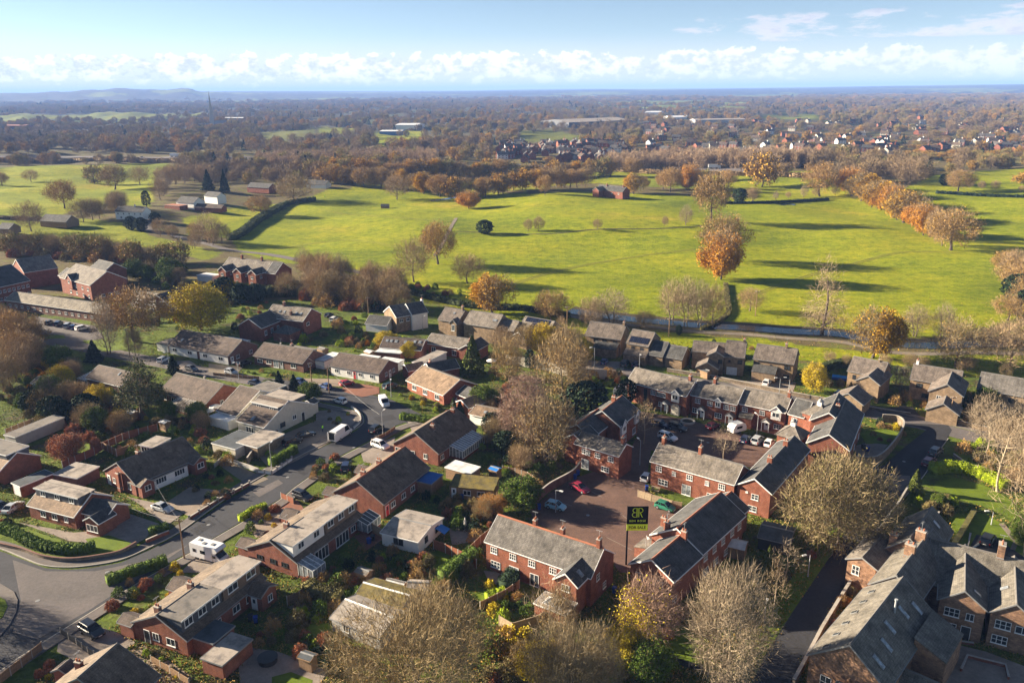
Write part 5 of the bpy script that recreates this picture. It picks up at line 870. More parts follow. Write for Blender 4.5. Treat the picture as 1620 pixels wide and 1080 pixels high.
for lab, a, b_, d, ze, rf, wl_ in (('vast pale blue distribution warehouse on the plain', (900, 194), (1000, 190), 90, 13, 'sheet_grey', 'cladding_grey'), ('white roofed works building beyond the orange woods', (1065, 186), (1100, 185), 60, 9, 'sheet_white', 'render_white'), ('second white roofed works building on the plain', (1020, 178), (1045, 178), 60, 9, 'sheet_white', 'render_white'),
    ('long grey works roof right of the warehouse', (1100, 190), (1180, 189), 40, 9, 'sheet_grey', 'render_grey'), ('long white shed behind the dark copse', (625, 198), (660, 198), 50, 9, 'sheet_white', 'render_white'), ('pair of red tiled school roofs at the far left', (0, 199), (38, 199), 30, 6, 'ridge_red', 'brick_red'), ('flat red roofed school block left of the spire', (108, 200), (142, 200), 30, 6, 'ridge_red', 'render_white'), ('tan roofed school block beyond the motorway woods', (52, 200), (102, 200), 30, 6, 'tile_tan', 'brick_red'), ('blue-white office block behind the church spire', (352, 187), (385, 187), 30, 8, 'sheet_white', 'cladding_grey'), ('blue sided depot in front of the bright field', (600, 208), (635, 208), 30, 7, 'sheet_white', 'sheet_blue')):
    House('industrial_building' if 'school' not in lab else 'school_building', lab, a, b_, D=d, ze=ze, roof=rf, wall=wl_, pitch=6, cat='building', barge='lead', ridge='lead')
# church
p = G(336, 199); rt = empty('church', (p.x, p.y, p.z), R_(20), label='grey stone church with a very tall thin spire standing over the woods', cat='church'); m = MB(); dd = math.hypot(p.x, p.y); k = dd / 1140
m.box(-5, 5, -5, 5, 0, 15 * k, 'render_grey'); m.build('tower', rt); m = MB(); m.poly([(-4.6, -4.6, 15 * k), (4.6, -4.6, 15 * k), (4.6, 4.6, 15 * k), (-4.6, 4.6, 15 * k), (0, 0, 47 * k)], [(0, 1, 4), (1, 2, 4), (2, 3, 4), (3, 0, 4)], 'render_grey'); m.build('spire', rt); m = MB(); m.prism([(-7, 0), (7, 0), (7, 10), (0, 19), (-7, 10)], 4, 32, 'lead', 'x'); m.build('nave', rt)
# scattered far houses: four kinds copied
protos = []
for i, (wl_, rf) in enumerate((('brick_red', 'slate_dark'), ('render_white', 'slate_grey'), ('brick_orange', 'tile_brown'), ('render_cream', 'tile_dark'))):
    W = MB(); Rf = MB(); W.prism([(0, 0), (8, 0), (8, 5), (4, 8.1), (0, 5)], -6, 6, wl_, 'x'); W.box(3, 4, 3, 4, 5, 10, wl_)
    Rf.prism([(-.4, 4.9), (4, 8.2), (4, 8.5), (-.4, 5.2)], -6.3, 6.3, rf, 'x'); Rf.prism([(4, 8.2), (8.4, 4.9), (8.4, 5.2), (4, 8.5)], -6.3, 6.3, rf, 'x'); Wn = MB()
    for z in (1, 3.3):
        for x in (-4, 0, 4): Wn.box(x - .8, x + .8, -.05, 0, z, z + 1.2, 'white_trim'); Wn.box(x - .65, x + .65, -.08, -.05, z + .15, z + 1.05, 'glass')
    protos.append([('wall', W.mesh('wall')), ('roof', Rf.mesh('roof')), ('windows', Wn.mesh('windows'))])
def far_house(u, v, k, ang, label, group):
    p = G(u, v); r = empty('village_house', tuple(p), ang, label=label, cat='house', group=group)
    for nm, me in protos[k]: link(nm, me, r)
    HOUSES.append((p.x, p.y, 8))
KN = ['red brick', 'white rendered', 'orange brick brown roofed', 'cream rendered']
for i in range(110):
    u = random.uniform(795, 985); v = random.uniform(228, 256) + (u < 850) * 2; k = random.choice((0, 0, 2, 2, 2, 1)); far_house(u, v, k, random.choice((0, 1.57)) + random.uniform(-.3, .3), KN[k] + ' house on the dense estate beyond the motorway', 'estate houses beyond the motorway')
for i in range(170):
    u = random.uniform(1000, 1640); v = 192 + 54 * random.random() ** .8; k = random.choice((0, 0, 2, 2, 3, 1)); far_house(u, v, k, random.uniform(-.8, .8), KN[k] + ' house scattered among the autumn trees on the right', 'houses among the far trees')
# ================================================================== trees
def np_mesh(name, V, F, mats, mi=None):
    """V (n,3); F (m,3)"""
    me = bpy.data.meshes.new(name); V = np.ascontiguousarray(V, np.float32); F = np.ascontiguousarray(F, np.int32)
    me.vertices.add(len(V)); me.vertices.foreach_set('co', V.ravel()); me.loops.add(F.size); me.loops.foreach_set('vertex_index', F.ravel()); me.polygons.add(len(F))
    me.polygons.foreach_set('loop_start', np.arange(0, F.size, F.shape[1], dtype=np.int32)); me.polygons.foreach_set('loop_total', np.full(len(F), F.shape[1], np.int32))
    for m in mats: me.materials.append(MATS[m])
    if mi is not None: me.polygons.foreach_set('material_index', np.ascontiguousarray(mi, np.int32))
    me.update(calc_edges=True); return me
def unit(a): return a / np.maximum(np.linalg.norm(a, axis=-1, keepdims=True), 1e-6)
def tris_twigs(O, Dn, Ln, Wd, r):
    """long thin triangles"""
    S = unit(np.cross(Dn, unit(r.normal(size=Dn.shape)))); bend = unit(r.normal(size=Dn.shape)) * 0.12
    a = O - S * Wd[:, None]; b = O + S * Wd[:, None]; c = O + (Dn + bend) * Ln[:, None]
    V = np.stack([a, b, c], 1).reshape(-1, 3); return V, np.arange(len(V)).reshape(-1, 3)
def tris_leaves(O, S, r):
    n = unit(r.normal(size=O.shape)); a = unit(np.cross(n, unit(r.normal(size=O.shape)))); b = np.cross(n, a); s = S[:, None]
    V = np.stack([O - a * s * .5, O + b * s * .42, O + a * s * .5, O - b * s * .42], 1).reshape(-1, 3); i = np.arange(len(O)) * 4
    return V, np.concatenate([np.stack([i, i + 1, i + 2], 1), np.stack([i, i + 2, i + 3], 1)])
def make_tree(seed, H, W, clear=.22, nclu=260, ntw=22, tl=1.1, tw=.035, twig='twig_brown', leaf=None, nleaf=0, ls=.22, bark='bark', trunk_r=None, flat=1.0, fork=.28, leafbias=None, shape='dome', stems=1, up=.5, leaf_low=False):
    r = np.random.default_rng(seed); tr = trunk_r or H * .022
    rx = W / 2; zc = H * clear; top = H
    # cluster centres
    P_ = []
    while len(P_) < nclu:
        q = r.uniform(-1, 1, 3); ra = math.sqrt(q[0] ** 2 + q[1] ** 2); z01 = (q[2] + 1) / 2
        if shape == 'dome': lim = math.sqrt(max(0, 1 - (max(z01 - .38, 0) / .62) ** 2)) * (min(1, .45 + z01 * 1.5))
        elif shape == 'tall': lim = math.sin(math.pi * min(1, z01 * .82 + .16)) ** .7
        else: lim = max(0, 1 - z01) ** .8
        ang = math.atan2(q[1], q[0]); lim *= 1 + .16 * math.sin(3 * ang + seed) + .10 * math.sin(5 * ang + 2 * seed + 4 * z01)
        if ra < lim * .95 and (ra > lim * .35 or z01 > .6 or r.random() < .35): P_.append((q[0] * rx, q[1] * rx, zc + z01 * (top - zc) * .96))
    P_ = np.array(P_); P_ = P_[np.argsort(np.linalg.norm(P_ - np.array([0, 0, zc + H * .1]), axis=1))]
    nodes = []; rad = []; T = MB(); nb = 6
    for k in range(stems):
        a = 2 * math.pi * k / stems + seed; off_ = (math.cos(a) * .5, math.sin(a) * .5) if stems > 1 else (0, 0)
        prev = Vector((off_[0], off_[1], -.3)); hh = H * (.62 if shape != 'dome' else fork + .22); n = 6; pr = tr / math.sqrt(stems) * 1.25
        for i in range(1, n + 1):
            f = i / n; q = Vector((off_[0] * (1 + 2.4 * f) + .35 * math.sin(seed + 3 * f) * tr * 3, off_[1] * (1 + 2.4 * f) + .35 * math.cos(2 * seed + 4 * f) * tr * 3, hh * f)); rr = tr / math.sqrt(stems) * (1.0 - .62 * f)
            T.tube(prev, q, pr, rr, bark, 8, cap=False); prev, pr = q, rr
            if f >= min(.5, fork / (fork + .22)) or shape != 'dome': nodes.append(tuple(q)); rad.append(rr * .8)
    nodes = np.array(nodes); rad = np.array(rad)
    cen = []
    for i, c in enumerate(P_):
        d = nodes - c; dist = np.linalg.norm(d, axis=1) + np.maximum(nodes[:, 2] - c[2] + .4, 0) * 2.2
        j = int(np.argmin(dist - rad * 3)); a = Vector(nodes[j]); b = Vector(c); r0 = rad[j] * .72; mid = a.lerp(b, .5) + Vector((0, 0, -.06 * (b - a).length)) + Vector(r.normal(size=3) * (b - a).length * .06)
        r0 = max(min(r0, .25), tw * .9); T.tube(a, mid, r0, r0 * .75, bark, 4 if r0 < .08 else 6, cap=False); T.tube(mid, b, r0 * .75, r0 * .5, bark, 3 if r0 < .08 else 5, cap=False)
        nodes = np.vstack([nodes, [tuple(mid)], [c]]); rad = np.append(rad, [r0 * .7, r0 * .55]); cen.append(((a + b) / 2))
    axis = np.array([0, 0, zc + (top - zc) * .3])
    out = unit(P_ - axis)
    O = np.repeat(P_, ntw, 0) + r.normal(size=(nclu * ntw, 3)) * (tl * .42); Dn = unit(np.repeat(out, ntw, 0) * .9 + r.normal(size=(nclu * ntw, 3)) * .75 + np.array([0, 0, up]))
    V, F = tris_twigs(O, Dn, tl * r.uniform(.6, 1.35, len(O)), tw * r.uniform(.6, 1.3, len(O)), r); mi = np.zeros(len(F), int); mats = [twig]
    if leaf and nleaf:
        wts = np.ones(nclu)
        if leafbias is not None:
            bd = unit(np.array([leafbias])); wts = np.clip((out @ bd[0]) + .1, 0, 1) ** 1.2 + .03
        if leaf_low: wts = np.clip(1.2 - (P_[:, 2] - zc) / (top - zc), .05, 1) ** 2.2
        wts = wts * (0.35 + r.random(nclu)); wts /= wts.sum(); pick = r.choice(nclu, nclu * nleaf, p=wts)
        O2 = P_[pick] + r.normal(size=(len(pick), 3)) * (tl * .55); V2, F2 = tris_leaves(O2, ls * r.uniform(.6, 1.3, len(pick)), r)
        F = np.vstack([F, F2 + len(V)]); V = np.vstack([V, V2]); mi = np.concatenate([mi, np.ones(len(F2), int)]); mats.append(leaf)
    return dict(trunk=T.mesh('trunk', uv=False), crown=np_mesh('crown', V, F, mats, mi), H=H, W=W)
def make_conifer(seed, H, W, leaf='needle_dark', n=2600, ls=.42, shape='cone', bark='bark_dark', clear=.06, layers=True):
    r = np.random.default_rng(seed); z = r.random(n) ** (1.25 if shape == 'cone' else .9); R = (1 - z) ** (.85 if shape == 'cone' else 0.0 + .32) * (1 if shape == 'cone' else np.minimum(1, .35 + 3 * z))
    if shape == 'column': R = np.sqrt(np.clip(1 - ((z - .42) / .6) ** 2, 0, 1))
    if shape == 'ball': R = np.sqrt(np.clip(1 - (2 * z - 1) ** 2, 0, 1))
    a = r.uniform(0, 2 * np.pi, n); lay = 1 if not layers else .72 + .28 * np.abs(np.sin(z * 19 + np.sin(a * 3) * .7)); rr = R * W / 2 * lay * (1 - .55 * r.random(n) ** 2.2) * (1 + .1 * np.sin(4 * a + seed) + .12 * np.sin(7 * z * 3 + 3 * a))
    O = np.stack([rr * np.cos(a), rr * np.sin(a), H * (clear + (1 - clear) * z) - (0.12 * rr if layers else 0)], 1)
    V, F = tris_leaves(O, ls * r.uniform(.6, 1.4, n), r); T = MB(); T.tube((0, 0, -.3), (0, 0, H * .9), H * .02 + .05, .03, bark, 7)
    return dict(trunk=T.mesh('trunk', uv=False), crown=np_mesh('crown', V, F, [leaf]), H=H, W=W)
TP = {}
# near, rich kinds
TP['big_bare'] = make_tree(1, 16, 21, clear=.12, nclu=760, ntw=24, tl=1.5, tw=.028, twig='twig_olive', leaf='leaf_rust', nleaf=3, ls=.16)
TP['big_bare2'] = make_tree(2, 15, 13, clear=.12, nclu=480, ntw=24, tl=1.35, tw=.028, twig='twig_pale', leaf='leaf_olive', nleaf=4, ls=.17, bark='bark_pale')
TP['dense_olive'] = make_tree(3, 12, 15, clear=.10, nclu=560, ntw=24, tl=1.25, tw=.03, twig='twig_olive', leaf='leaf_olive', nleaf=16, ls=.22)
TP['small_bare'] = make_tree(4, 9, 7.5, clear=.2, nclu=220, ntw=18, tl=1.15, tw=.026, twig='twig_pink', leaf='leaf_yellow', nleaf=9, ls=.2, leafbias=(-1, 0, -.3))
TP['young_pale'] = make_tree(5, 9, 5, clear=.25, nclu=48, ntw=8, tl=1.0, tw=.02, twig='twig_pale', bark='bark_pale', shape='tall', trunk_r=.12, up=.8)
TP['sparse'] = make_tree(26, 13, 9, clear=.3, nclu=120, ntw=7, tl=1.3, tw=.022, twig='twig_pale', bark='bark_pale', shape='tall', trunk_r=.2)
TP['birch'] = make_tree(6, 17, 9, clear=.12, nclu=480, ntw=24, tl=1.1, tw=.028, twig='twig_pink', leaf='leaf_copper', nleaf=5, ls=.14, bark='bark_pale', shape='tall', trunk_r=.2, up=-.4)
TP['bare'] = make_tree(7, 13, 12, clear=.16, nclu=330, ntw=13, tl=1.45, tw=.036, twig='twig_brown')
TP['bare_b'] = make_tree(8, 14, 10, clear=.14, nclu=300, ntw=11, tl=1.45, tw=.034, twig='twig_pale', shape='tall', stems=2)
TP['bare_olive'] = make_tree(9, 12, 12, clear=.14, nclu=330, ntw=13, tl=1.4, tw=.036, twig='twig_olive', leaf='leaf_rust', nleaf=6, ls=.24)
TP['oak'] = make_tree(10, 13, 15, clear=.2, nclu=330, ntw=14, tl=1.3, tw=.042, twig='twig_brown', leaf='leaf_rust', nleaf=12, ls=.36, bark='bark_dark', trunk_r=.42)
TP['gold'] = make_tree(11, 13, 13, clear=.15, nclu=320, ntw=16, tl=1.1, tw=.04, twig='twig_olive', leaf='leaf_gold', nleaf=46, ls=.38, leafbias=(-1, -.2, -.1), bark='bark_dark', trunk_r=.35)
TP['orange'] = make_tree(12, 13, 12, clear=.12, nclu=320, ntw=18, tl=1.1, tw=.04, twig='twig_brown', leaf='leaf_orange', nleaf=42, ls=.36, leaf_low=True, bark='bark_dark')
TP['yellow'] = make_tree(13, 12, 12, clear=.1, nclu=340, ntw=12, tl=1.0, tw=.036, twig='twig_olive', leaf='leaf_yellow', nleaf=42, ls=.34)
TP['copper'] = make_tree(14, 6.5, 6.5, clear=.06, nclu=300, ntw=14, tl=.7, tw=.03, twig='twig_pink', leaf='leaf_copper', nleaf=34, ls=.2)
TP['green'] = make_tree(15, 8, 8, clear=.08, nclu=300, ntw=6, tl=.8, tw=.03, twig='twig_olive', leaf='leaf_green', nleaf=46, ls=.3)
TP['larch'] = make_tree(16, 20, 8, clear=.1, nclu=260, ntw=9, tl=1.5, tw=.03, twig='twig_pale', shape='cone', trunk_r=.3, up=0)
TP['pine'] = make_tree(17, 14, 10, clear=.25, nclu=170, ntw=12, tl=.9, tw=.03, twig='twig_olive', leaf='needle_mid', nleaf=34, ls=.3, shape='cone', trunk_r=.28, up=0)
TP['conifer'] = make_conifer(1, 10, 5, 'needle_dark', 3200, .42); TP['conifer_light'] = make_conifer(2, 9, 6, 'needle_light', 3600, .4); TP['cypress'] = make_conifer(3, 9, 3, 'needle_dark', 1800, .36, 'column', layers=False); TP['holly'] = make_conifer(4, 6, 6, 'needle_dark', 2400, .42, 'ball', layers=False, clear=.02)
# far kinds, coarse
TP['far_bare'] = make_tree(21, 12, 12, clear=.08, nclu=120, ntw=13, tl=1.7, tw=.1, twig='wood_brown'); TP['far_olive'] = make_tree(22, 12, 12, clear=.06, nclu=110, ntw=12, tl=1.6, tw=.11, twig='wood_olive', leaf='wood_rust', nleaf=9, ls=.7)
TP['far_gold'] = make_tree(23, 12, 12, clear=.06, nclu=110, ntw=7, tl=1.5, tw=.1, twig='wood_brown', leaf='wood_gold', nleaf=15, ls=.75); TP['far_orange'] = make_tree(24, 12, 12, clear=.06, nclu=110, ntw=8, tl=1.5, tw=.1, twig='wood_rust', leaf='wood_gold', nleaf=13, ls=.75); TP['far_poplar'] = make_tree(27, 15, 6, clear=.06, nclu=80, ntw=10, tl=1.6, tw=.08, twig='poplar_twig', shape='tall'); TP['far_dark'] = make_conifer(25, 12, 8, 'needle_dark', 420, 1.1)
# shrubs
def make_shrub(seed, W, H, leaf, n=900, ls=.16, twig=None):
    r = np.random.default_rng(seed); d = unit(r.normal(size=(n, 3))); d[:, 2] = np.abs(d[:, 2]); rad = r.uniform(.55, 1.05, n) ** .6 * (1 + .18 * np.sin(4 * d[:, 0] * 2 + seed) * np.cos(5 * d[:, 1] + seed)); O = d * rad[:, None] * np.array([W / 2, W / 2, H * .92]) + np.array([0, 0, .05])
    V, F = tris_leaves(O, ls * r.uniform(.6, 1.4, n), r); mi = np.zeros(len(F), int); mats = [leaf]
    if twig:
        m_ = n; dn = unit(d[:m_] * .8 + r.normal(size=(m_, 3)) * .5 + np.array([0, 0, .4])); V2, F2 = tris_twigs(O[:m_] * .8, dn, np.full(m_, W * .28), np.full(m_, .016), r); F = np.vstack([F, F2 + len(V)]); V = np.vstack([V, V2]); mi = np.concatenate([mi, np.ones(len(F2), int)]); mats.append(twig)
    return np_mesh('shrub', V, F, mats, mi)
SH = dict(green=make_shrub(1, 2, 1.5, 'leaf_green'), lime=make_shrub(2, 2, 1.4, 'leaf_lime'), yellow=make_shrub(3, 1.8, 1.3, 'leaf_yellow'), rust=make_shrub(4, 2, 1.3, 'leaf_copper', twig='twig_pink'), bare=make_shrub(5, 2.2, 1.6, 'leaf_rust', n=420, twig='twig_brown'), dark=make_shrub(6, 2, 1.7, 'needle_dark'), olive=make_shrub(7, 2.2, 1.6, 'leaf_olive', twig='twig_olive'), orange=make_shrub(8, 1.8, 1.3, 'leaf_orange'))
TREES = []; NT_ = [0]
KW = dict(big_bare='wide bare olive-brown tree', big_bare2='tall bare pale-twigged tree', dense_olive='broad dense olive tree', small_bare='small bare tree with yellow leaves low down', young_pale='slender young pale-stemmed tree', birch='pink-brown weeping birch', bare='bare brown tree', sparse='sparse bare pale tree', bare_b='bare pale twin-stemmed tree', bare_olive='bare olive-brown tree', oak='spreading brown-leaved oak', gold='golden-leaved tree', orange='orange-leaved tree', yellow='yellow-leaved tree', copper='round copper-leaved tree', green='leafy green tree', larch='tall thin bare larch', pine='sparse open pine', conifer='dark pointed conifer', conifer_light='light green conifer', cypress='dark narrow cypress', holly='dark round evergreen', far_bare='bare brown tree', far_poplar='bare poplar', far_olive='olive-brown tree', far_gold='golden tree', far_orange='copper-orange tree', far_dark='dark evergreen tree')
def tree_at(p, kind, h, w=None, label=None, group=None, rz=None):
    t = TP[kind]; s = h / t['H']; sw = (w / t['W']) if w else s
    r = empty(kindname(kind), tuple(p), random.uniform(0, 6.28) if rz is None else rz, label=label or KW[kind], cat='tree', group=group); sc_ = (sw, sw, s)
    link('trunk', t['trunk'], r, scale=sc_); link('crown', t['crown'], r, scale=sc_); TREES.append((p[0], p[1], (w or t['W'] * s) / 2)); NT_[0] += 1; return r
def kindname(k): return dict(birch='birch_tree', oak='oak_tree', larch='larch_tree', pine='pine_tree', conifer='conifer', conifer_light='conifer', cypress='cypress', holly='evergreen_tree', far_dark='conifer').get(k, 'bare_tree' if 'bare' in k or 'pale' in k or k == 'sparse' else 'tree')
def tree_px(u, vb, vt, wpx, kind, label=None, group=None, rz=None):
    """trunk base at (u, vb), top of the crown at row vt, crown wpx pixels wide"""
    g = G(u, vb); d = ray(u, vt); dist = g.y; z = CAMH + d[2] * dist / d[1]; h = max(z - g.z, 1.5); depth = dist * math.cos(PITCH) + (CAMH - g.z - h / 2) * math.sin(PITCH)
    return tree_at(g, kind, h, wpx * depth / FPX, label, group, rz)
NEAR_T = [
 (662, 1128, 950, 268, 'big_bare', 'very wide bare olive-brown tree filling the bottom edge below the clipped hedge'), (905, 1125, 992, 165, 'big_bare', 'bare brown tree at the bottom edge between the orangery and the yellow ivy tree'),
 (1026, 1022, 916, 105, 'small_bare', 'small bare tree with yellow ivy leaves in front of the end house gable'), (1146, 1094, 897, 136, 'big_bare2', 'tall bare pale tree standing on the lawn left of the dark lane'),
 (1322, 866, 722, 178, 'dense_olive', 'broad dense olive tree leaning over the lane beside the double-chimney house'), (1242, 918, 858, 55, 'young_pale', 'upper of two slender pale trees on the verge of the dark lane'), (1222, 978, 885, 42, 'young_pale', 'lower of two slender pale trees on the verge of the dark lane'),
 (868, 1040, 903, 80, 'young_pale', 'pale yellow-stemmed young tree in the back garden beside the orangery'), (886, 1030, 925, 60, 'bare_olive', 'small tangled bare tree left of the orangery'), (832, 706, 585, 82, 'birch', 'tall pink-brown birch between the bungalows and the mews'), (868, 732, 628, 105, 'bare_olive', 'bare olive-brown tree in front of the pink birch'), (890, 642, 528, 92, 'bare_olive', 'high bare olive tree with yellow ivy right of the pink birch'), (806, 608, 532, 52, 'bare_olive', 'bare rust-brown tree left behind the pink birch'),
 (905, 600, 545, 60, 'bare', 'bare brown tree above the dark shrubs by the mews garden'), (748, 592, 531, 44, 'conifer_light', 'light green pointed conifer behind the tan roofed bungalow'), (838, 582, 553, 17, 'cypress', 'narrow dark cypress by the long pink wall'), (228, 664, 553, 78, 'pine', 'tall sparse pine in the left back gardens'), (214, 540, 455, 112, 'oak', 'wide spreading brown oak at the car park edge'),
 (318, 522, 448, 92, 'yellow', 'big yellow-leaved tree left of the pale skylit brick house'), (107, 726, 686, 54, 'copper', 'round copper-leaved tree by the red panel fence'), (152, 716, 690, 16, 'copper', 'little copper bush-tree against the red panel fence'),
 (780, 497, 432, 76, 'gold', 'golden-sided tree on the bright canal bank'), (872, 508, 460, 62, 'oak', 'low bare dark tree right of the golden canal tree'), (1140, 442, 361, 70, 'orange', 'orange tree leading the short hedgerow in the great field'), (1143, 412, 338, 80, 'oak', 'dull purple-brown tree just behind the orange hedgerow tree'), (1125, 348, 272, 62, 'oak', 'brown tree with a bare lower trunk at the top of the short hedgerow'),
 (1062, 506, 442, 46, 'bare_b', 'leftmost bare tree of the row beside the canal'), (1084, 510, 438, 44, 'bare_b', 'second bare tree of the row beside the canal'), (1106, 514, 444, 42, 'bare_b', 'third bare tree of the row beside the canal'), (1127, 518, 450, 42, 'bare', 'fourth bare tree of the row beside the canal'), (1186, 492, 455, 42, 'bare', 'rounded bare bush-like tree right of the canal row'),
 (1300, 528, 388, 68, 'larch', 'very tall thin bare larch standing alone by the canal'), (1380, 566, 484, 84, 'gold', 'large tree with golden skirt beside the canal bank'), (1446, 532, 482, 44, 'bare_b', 'thin bare tree on the far canal bank'), (1512, 580, 505, 82, 'bare_olive', 'tangled olive-brown tree over the stone house roofs'), (1596, 588, 506, 100, 'bare', 'big bare tree over the right edge stone house'), (1490, 536, 480, 36, 'bare_b', 'faint bare sapling on the far canal bank right of the thin tree'),
 (1288, 620, 572, 40, 'yellow', 'small yellow tree beside the rear road wall'), (1424, 622, 580, 32, 'bare_b', 'small rust-bare tree between two stone houses'), (1556, 648, 614, 38, 'green', 'round evergreen right of the stepped gables'), (1578, 778, 640, 92, 'sparse', 'tall bare tree on the bright lawn at the right'), (1612, 720, 628, 80, 'sparse', 'pink-brown bare tree at the right edge above the lawn'), (1622, 880, 705, 120, 'sparse', 'large bare tree spilling in at the right edge over the lawn'), (1560, 716, 640, 60, 'sparse', 'olive bare tree along the road at the right'),
 (1447, 778, 742, 26, 'conifer_light', 'bright green conifer at the corner of the lane wall'), (1484, 802, 780, 22, 'green', 'round dark shrub-tree on the shaded lawn edge'), (1214, 910, 862, 28, 'conifer_light', 'bright lime conifer beside the lane verge trees'), (1028, 1075, 1018, 70, 'green', 'dark glossy evergreen at the bottom edge under the yellow tree'), (1612, 862, 810, 30, 'green', 'round clipped evergreen by the right garden path'),
 (1145, 728, 676, 42, 'sparse', 'small bare birch pair in the middle of the mews court'), (1018, 702, 630, 40, 'sparse', 'bare pinkish tree against the timbered mews gables'), (990, 640, 600, 30, 'holly', 'dark evergreen at the top of the mews garden'),
 (925, 660, 605, 70, 'holly', 'big dark evergreen mass in the mews corner garden'), (890, 690, 640, 50, 'holly', 'dark evergreen behind the left mews houses'), (826, 800, 757, 66, 'green', 'large round green shrub-tree beside the car court wall'), (780, 812, 782, 46, 'orange', 'yellow-orange shrub-tree beside the grey terrace roof'), (765, 820, 790, 36, 'bare_olive', 'grey-green shrub-tree next to the orange one'), (718, 660, 628, 20, 'conifer_light', 'pale pointed conifer in front of the tan bungalow gable'), (752, 655, 632, 22, 'yellow', 'round yellow shrub-tree before the red-brown garage'), (728, 660, 634, 22, 'conifer', 'dark conifer right of the pale pointed one'),
 (443, 620, 586, 24, 'conifer', 'dark conifer in the front garden opposite the middle bungalow'), (466, 618, 592, 22, 'conifer', 'second dark conifer near the blue parked car'), (490, 635, 605, 36, 'green', 'dense round tree behind the pale dormer house'), (425, 620, 600, 20, 'green', 'low green tree left of the front garden conifers'), (150, 572, 538, 30, 'conifer', 'dark conifer at the car park junction'), (275, 590, 562, 24, 'conifer', 'pointed conifer before the long bungalow'), (648, 566, 540, 26, 'yellow', 'bright yellow-green tree by the skylit bungalow'), (672, 560, 545, 14, 'conifer_light', 'little lime conifer right of the yellow-green tree'), (610, 548, 524, 40, 'yellow', 'yellow shrub-tree beside the mown lawn'), (215, 562, 520, 30, 'bare_olive', 'rusty small tree by the car park sign'), (172, 560, 470, 40, 'bare_b', 'tall thin bare tree on the car park island'),
 (392, 444, 418, 22, 'conifer', 'dark conifer in front of the Victorian villa'), (888, 530, 500, 20, 'bare', 'small bare tree beside the solar roof house'), (966, 512, 458, 64, 'bare_b', 'pale bare tree behind the broad stone roof'), (935, 520, 470, 44, 'bare', 'brown bare tree left of the pale one on the canal'), (1020, 518, 492, 34, 'bare_olive', 'low olive shrub-tree on the canal edge'), (1074, 530, 514, 10, 'holly', 'tiny round clipped evergreen behind the stone houses'),
 (1430, 352, 300, 76, 'gold', 'gold tree midway along the slanting hedgerow'), (1460, 372, 318, 44, 'orange', 'orange tree low on the slanting hedgerow'), (1504, 396, 330, 84, 'oak', 'brown oak ending the slanting hedgerow, long shadow beside it'), (1388, 330, 284, 62, 'gold', 'broad gold tree in the slanting hedgerow'), (1362, 318, 272, 58, 'gold', 'upper gold tree of the slanting hedgerow'), (1344, 306, 262, 46, 'orange', 'topmost orange tree of the slanting hedgerow'), (1478, 380, 328, 36, 'bare', 'small purple tree tucked beside the last oak'), (1410, 338, 288, 40, 'orange', 'orange tree behind the gold hedgerow tree'),
 (1297, 311, 256, 56, 'oak', 'bare oak standing at the crest left of the slanting hedgerow'), (1516, 303, 268, 46, 'oak', 'small oak on the far pasture boundary at right'), (1437, 292, 248, 70, 'bare', 'large bare tree above the slanting hedgerow'), (1205, 296, 240, 56, 'far_gold', 'golden tree behind the crest of the field'), (1614, 292, 272, 26, 'far_gold', 'golden tree at the right edge of the far pasture'),
 (767, 370, 348, 28, 'holly', 'small dark round thorn tree in the middle of the great field'), (836, 366, 346, 16, 'bare', 'left one of the paired small thorns in the great field'), (852, 366, 342, 20, 'bare', 'right one of the paired small thorns in the great field'), (945, 363, 346, 16, 'bare', 'lone small thorn right of centre in the great field'), (1085, 356, 324, 22, 'bare_b', 'upright little bare tree on the ditch in the great field'), (1052, 358, 342, 12, 'bare', 'smallest thorn beside the ditch'),
 (693, 418, 350, 62, 'oak', 'bare tree with orange patch beside the footpath'), (655, 446, 376, 56, 'bare', 'bare dark tree left of the footpath tree'), (740, 448, 402, 56, 'bare', 'low wide bare tree right of the footpath tree'), (742, 330, 300, 40, 'orange', 'orange-brown tree at the head of the footpath'), (412, 341, 308, 42, 'oak', 'gold-brown oak by the hedge and its shadow band'), (466, 320, 278, 62, 'bare_olive', 'broad bare tree above the end of the hedge and shadow band'),
 (50, 366, 318, 44, 'bare', 'leaning dark bare tree at far left'), (102, 330, 284, 48, 'oak', 'golden brown oak in the left pastures'), (232, 326, 302, 14, 'cypress', 'single black cypress by the long white cottage'), (150, 290, 260, 34, 'far_olive', 'brown oak left of the golden one in the left pasture'), (182, 300, 260, 44, 'oak', 'golden oak standing over its shadow in the left pasture'), (222, 292, 262, 34, 'bare', 'bare oak right of the golden pasture oak'), (50, 288, 268, 26, 'bare', 'small dark tree far out in the left pasture'), (4, 294, 272, 20, 'oak', 'tree cut by the left edge in the pasture'), (330, 302, 268, 22, 'conifer', 'dark conifer over the farm roofs'), (356, 304, 268, 18, 'conifer', 'darker narrower conifer over the farm roofs'), (208, 364, 342, 20, 'holly', 'first round evergreen by the country lane'), (224, 366, 344, 20, 'holly', 'second round evergreen by the country lane'), (246, 352, 336, 18, 'holly', 'third round evergreen across the country lane'), (330, 384, 335, 44, 'bare_b', 'bare ash beside the country lane'),
 (1003, 307, 272, 36, 'gold', 'golden tree beside the red brick farmhouse'), (1060, 304, 264, 40, 'oak', 'copper oak right of the farmhouse'), (1090, 300, 256, 34, 'orange', 'orange oak behind the copper oak'), (862, 308, 276, 28, 'oak', 'small brown oak left of the farmhouse'), (628, 316, 275, 42, 'bare', 'bare oak in front of the central oak row'), (1170, 320, 298, 22, 'holly', 'dark thorn on the far hedge line'), (1190, 318, 296, 26, 'bare', 'brown thorn on the far hedge line')]
for q in NEAR_T: tree_px(*q[:5], label=q[5])
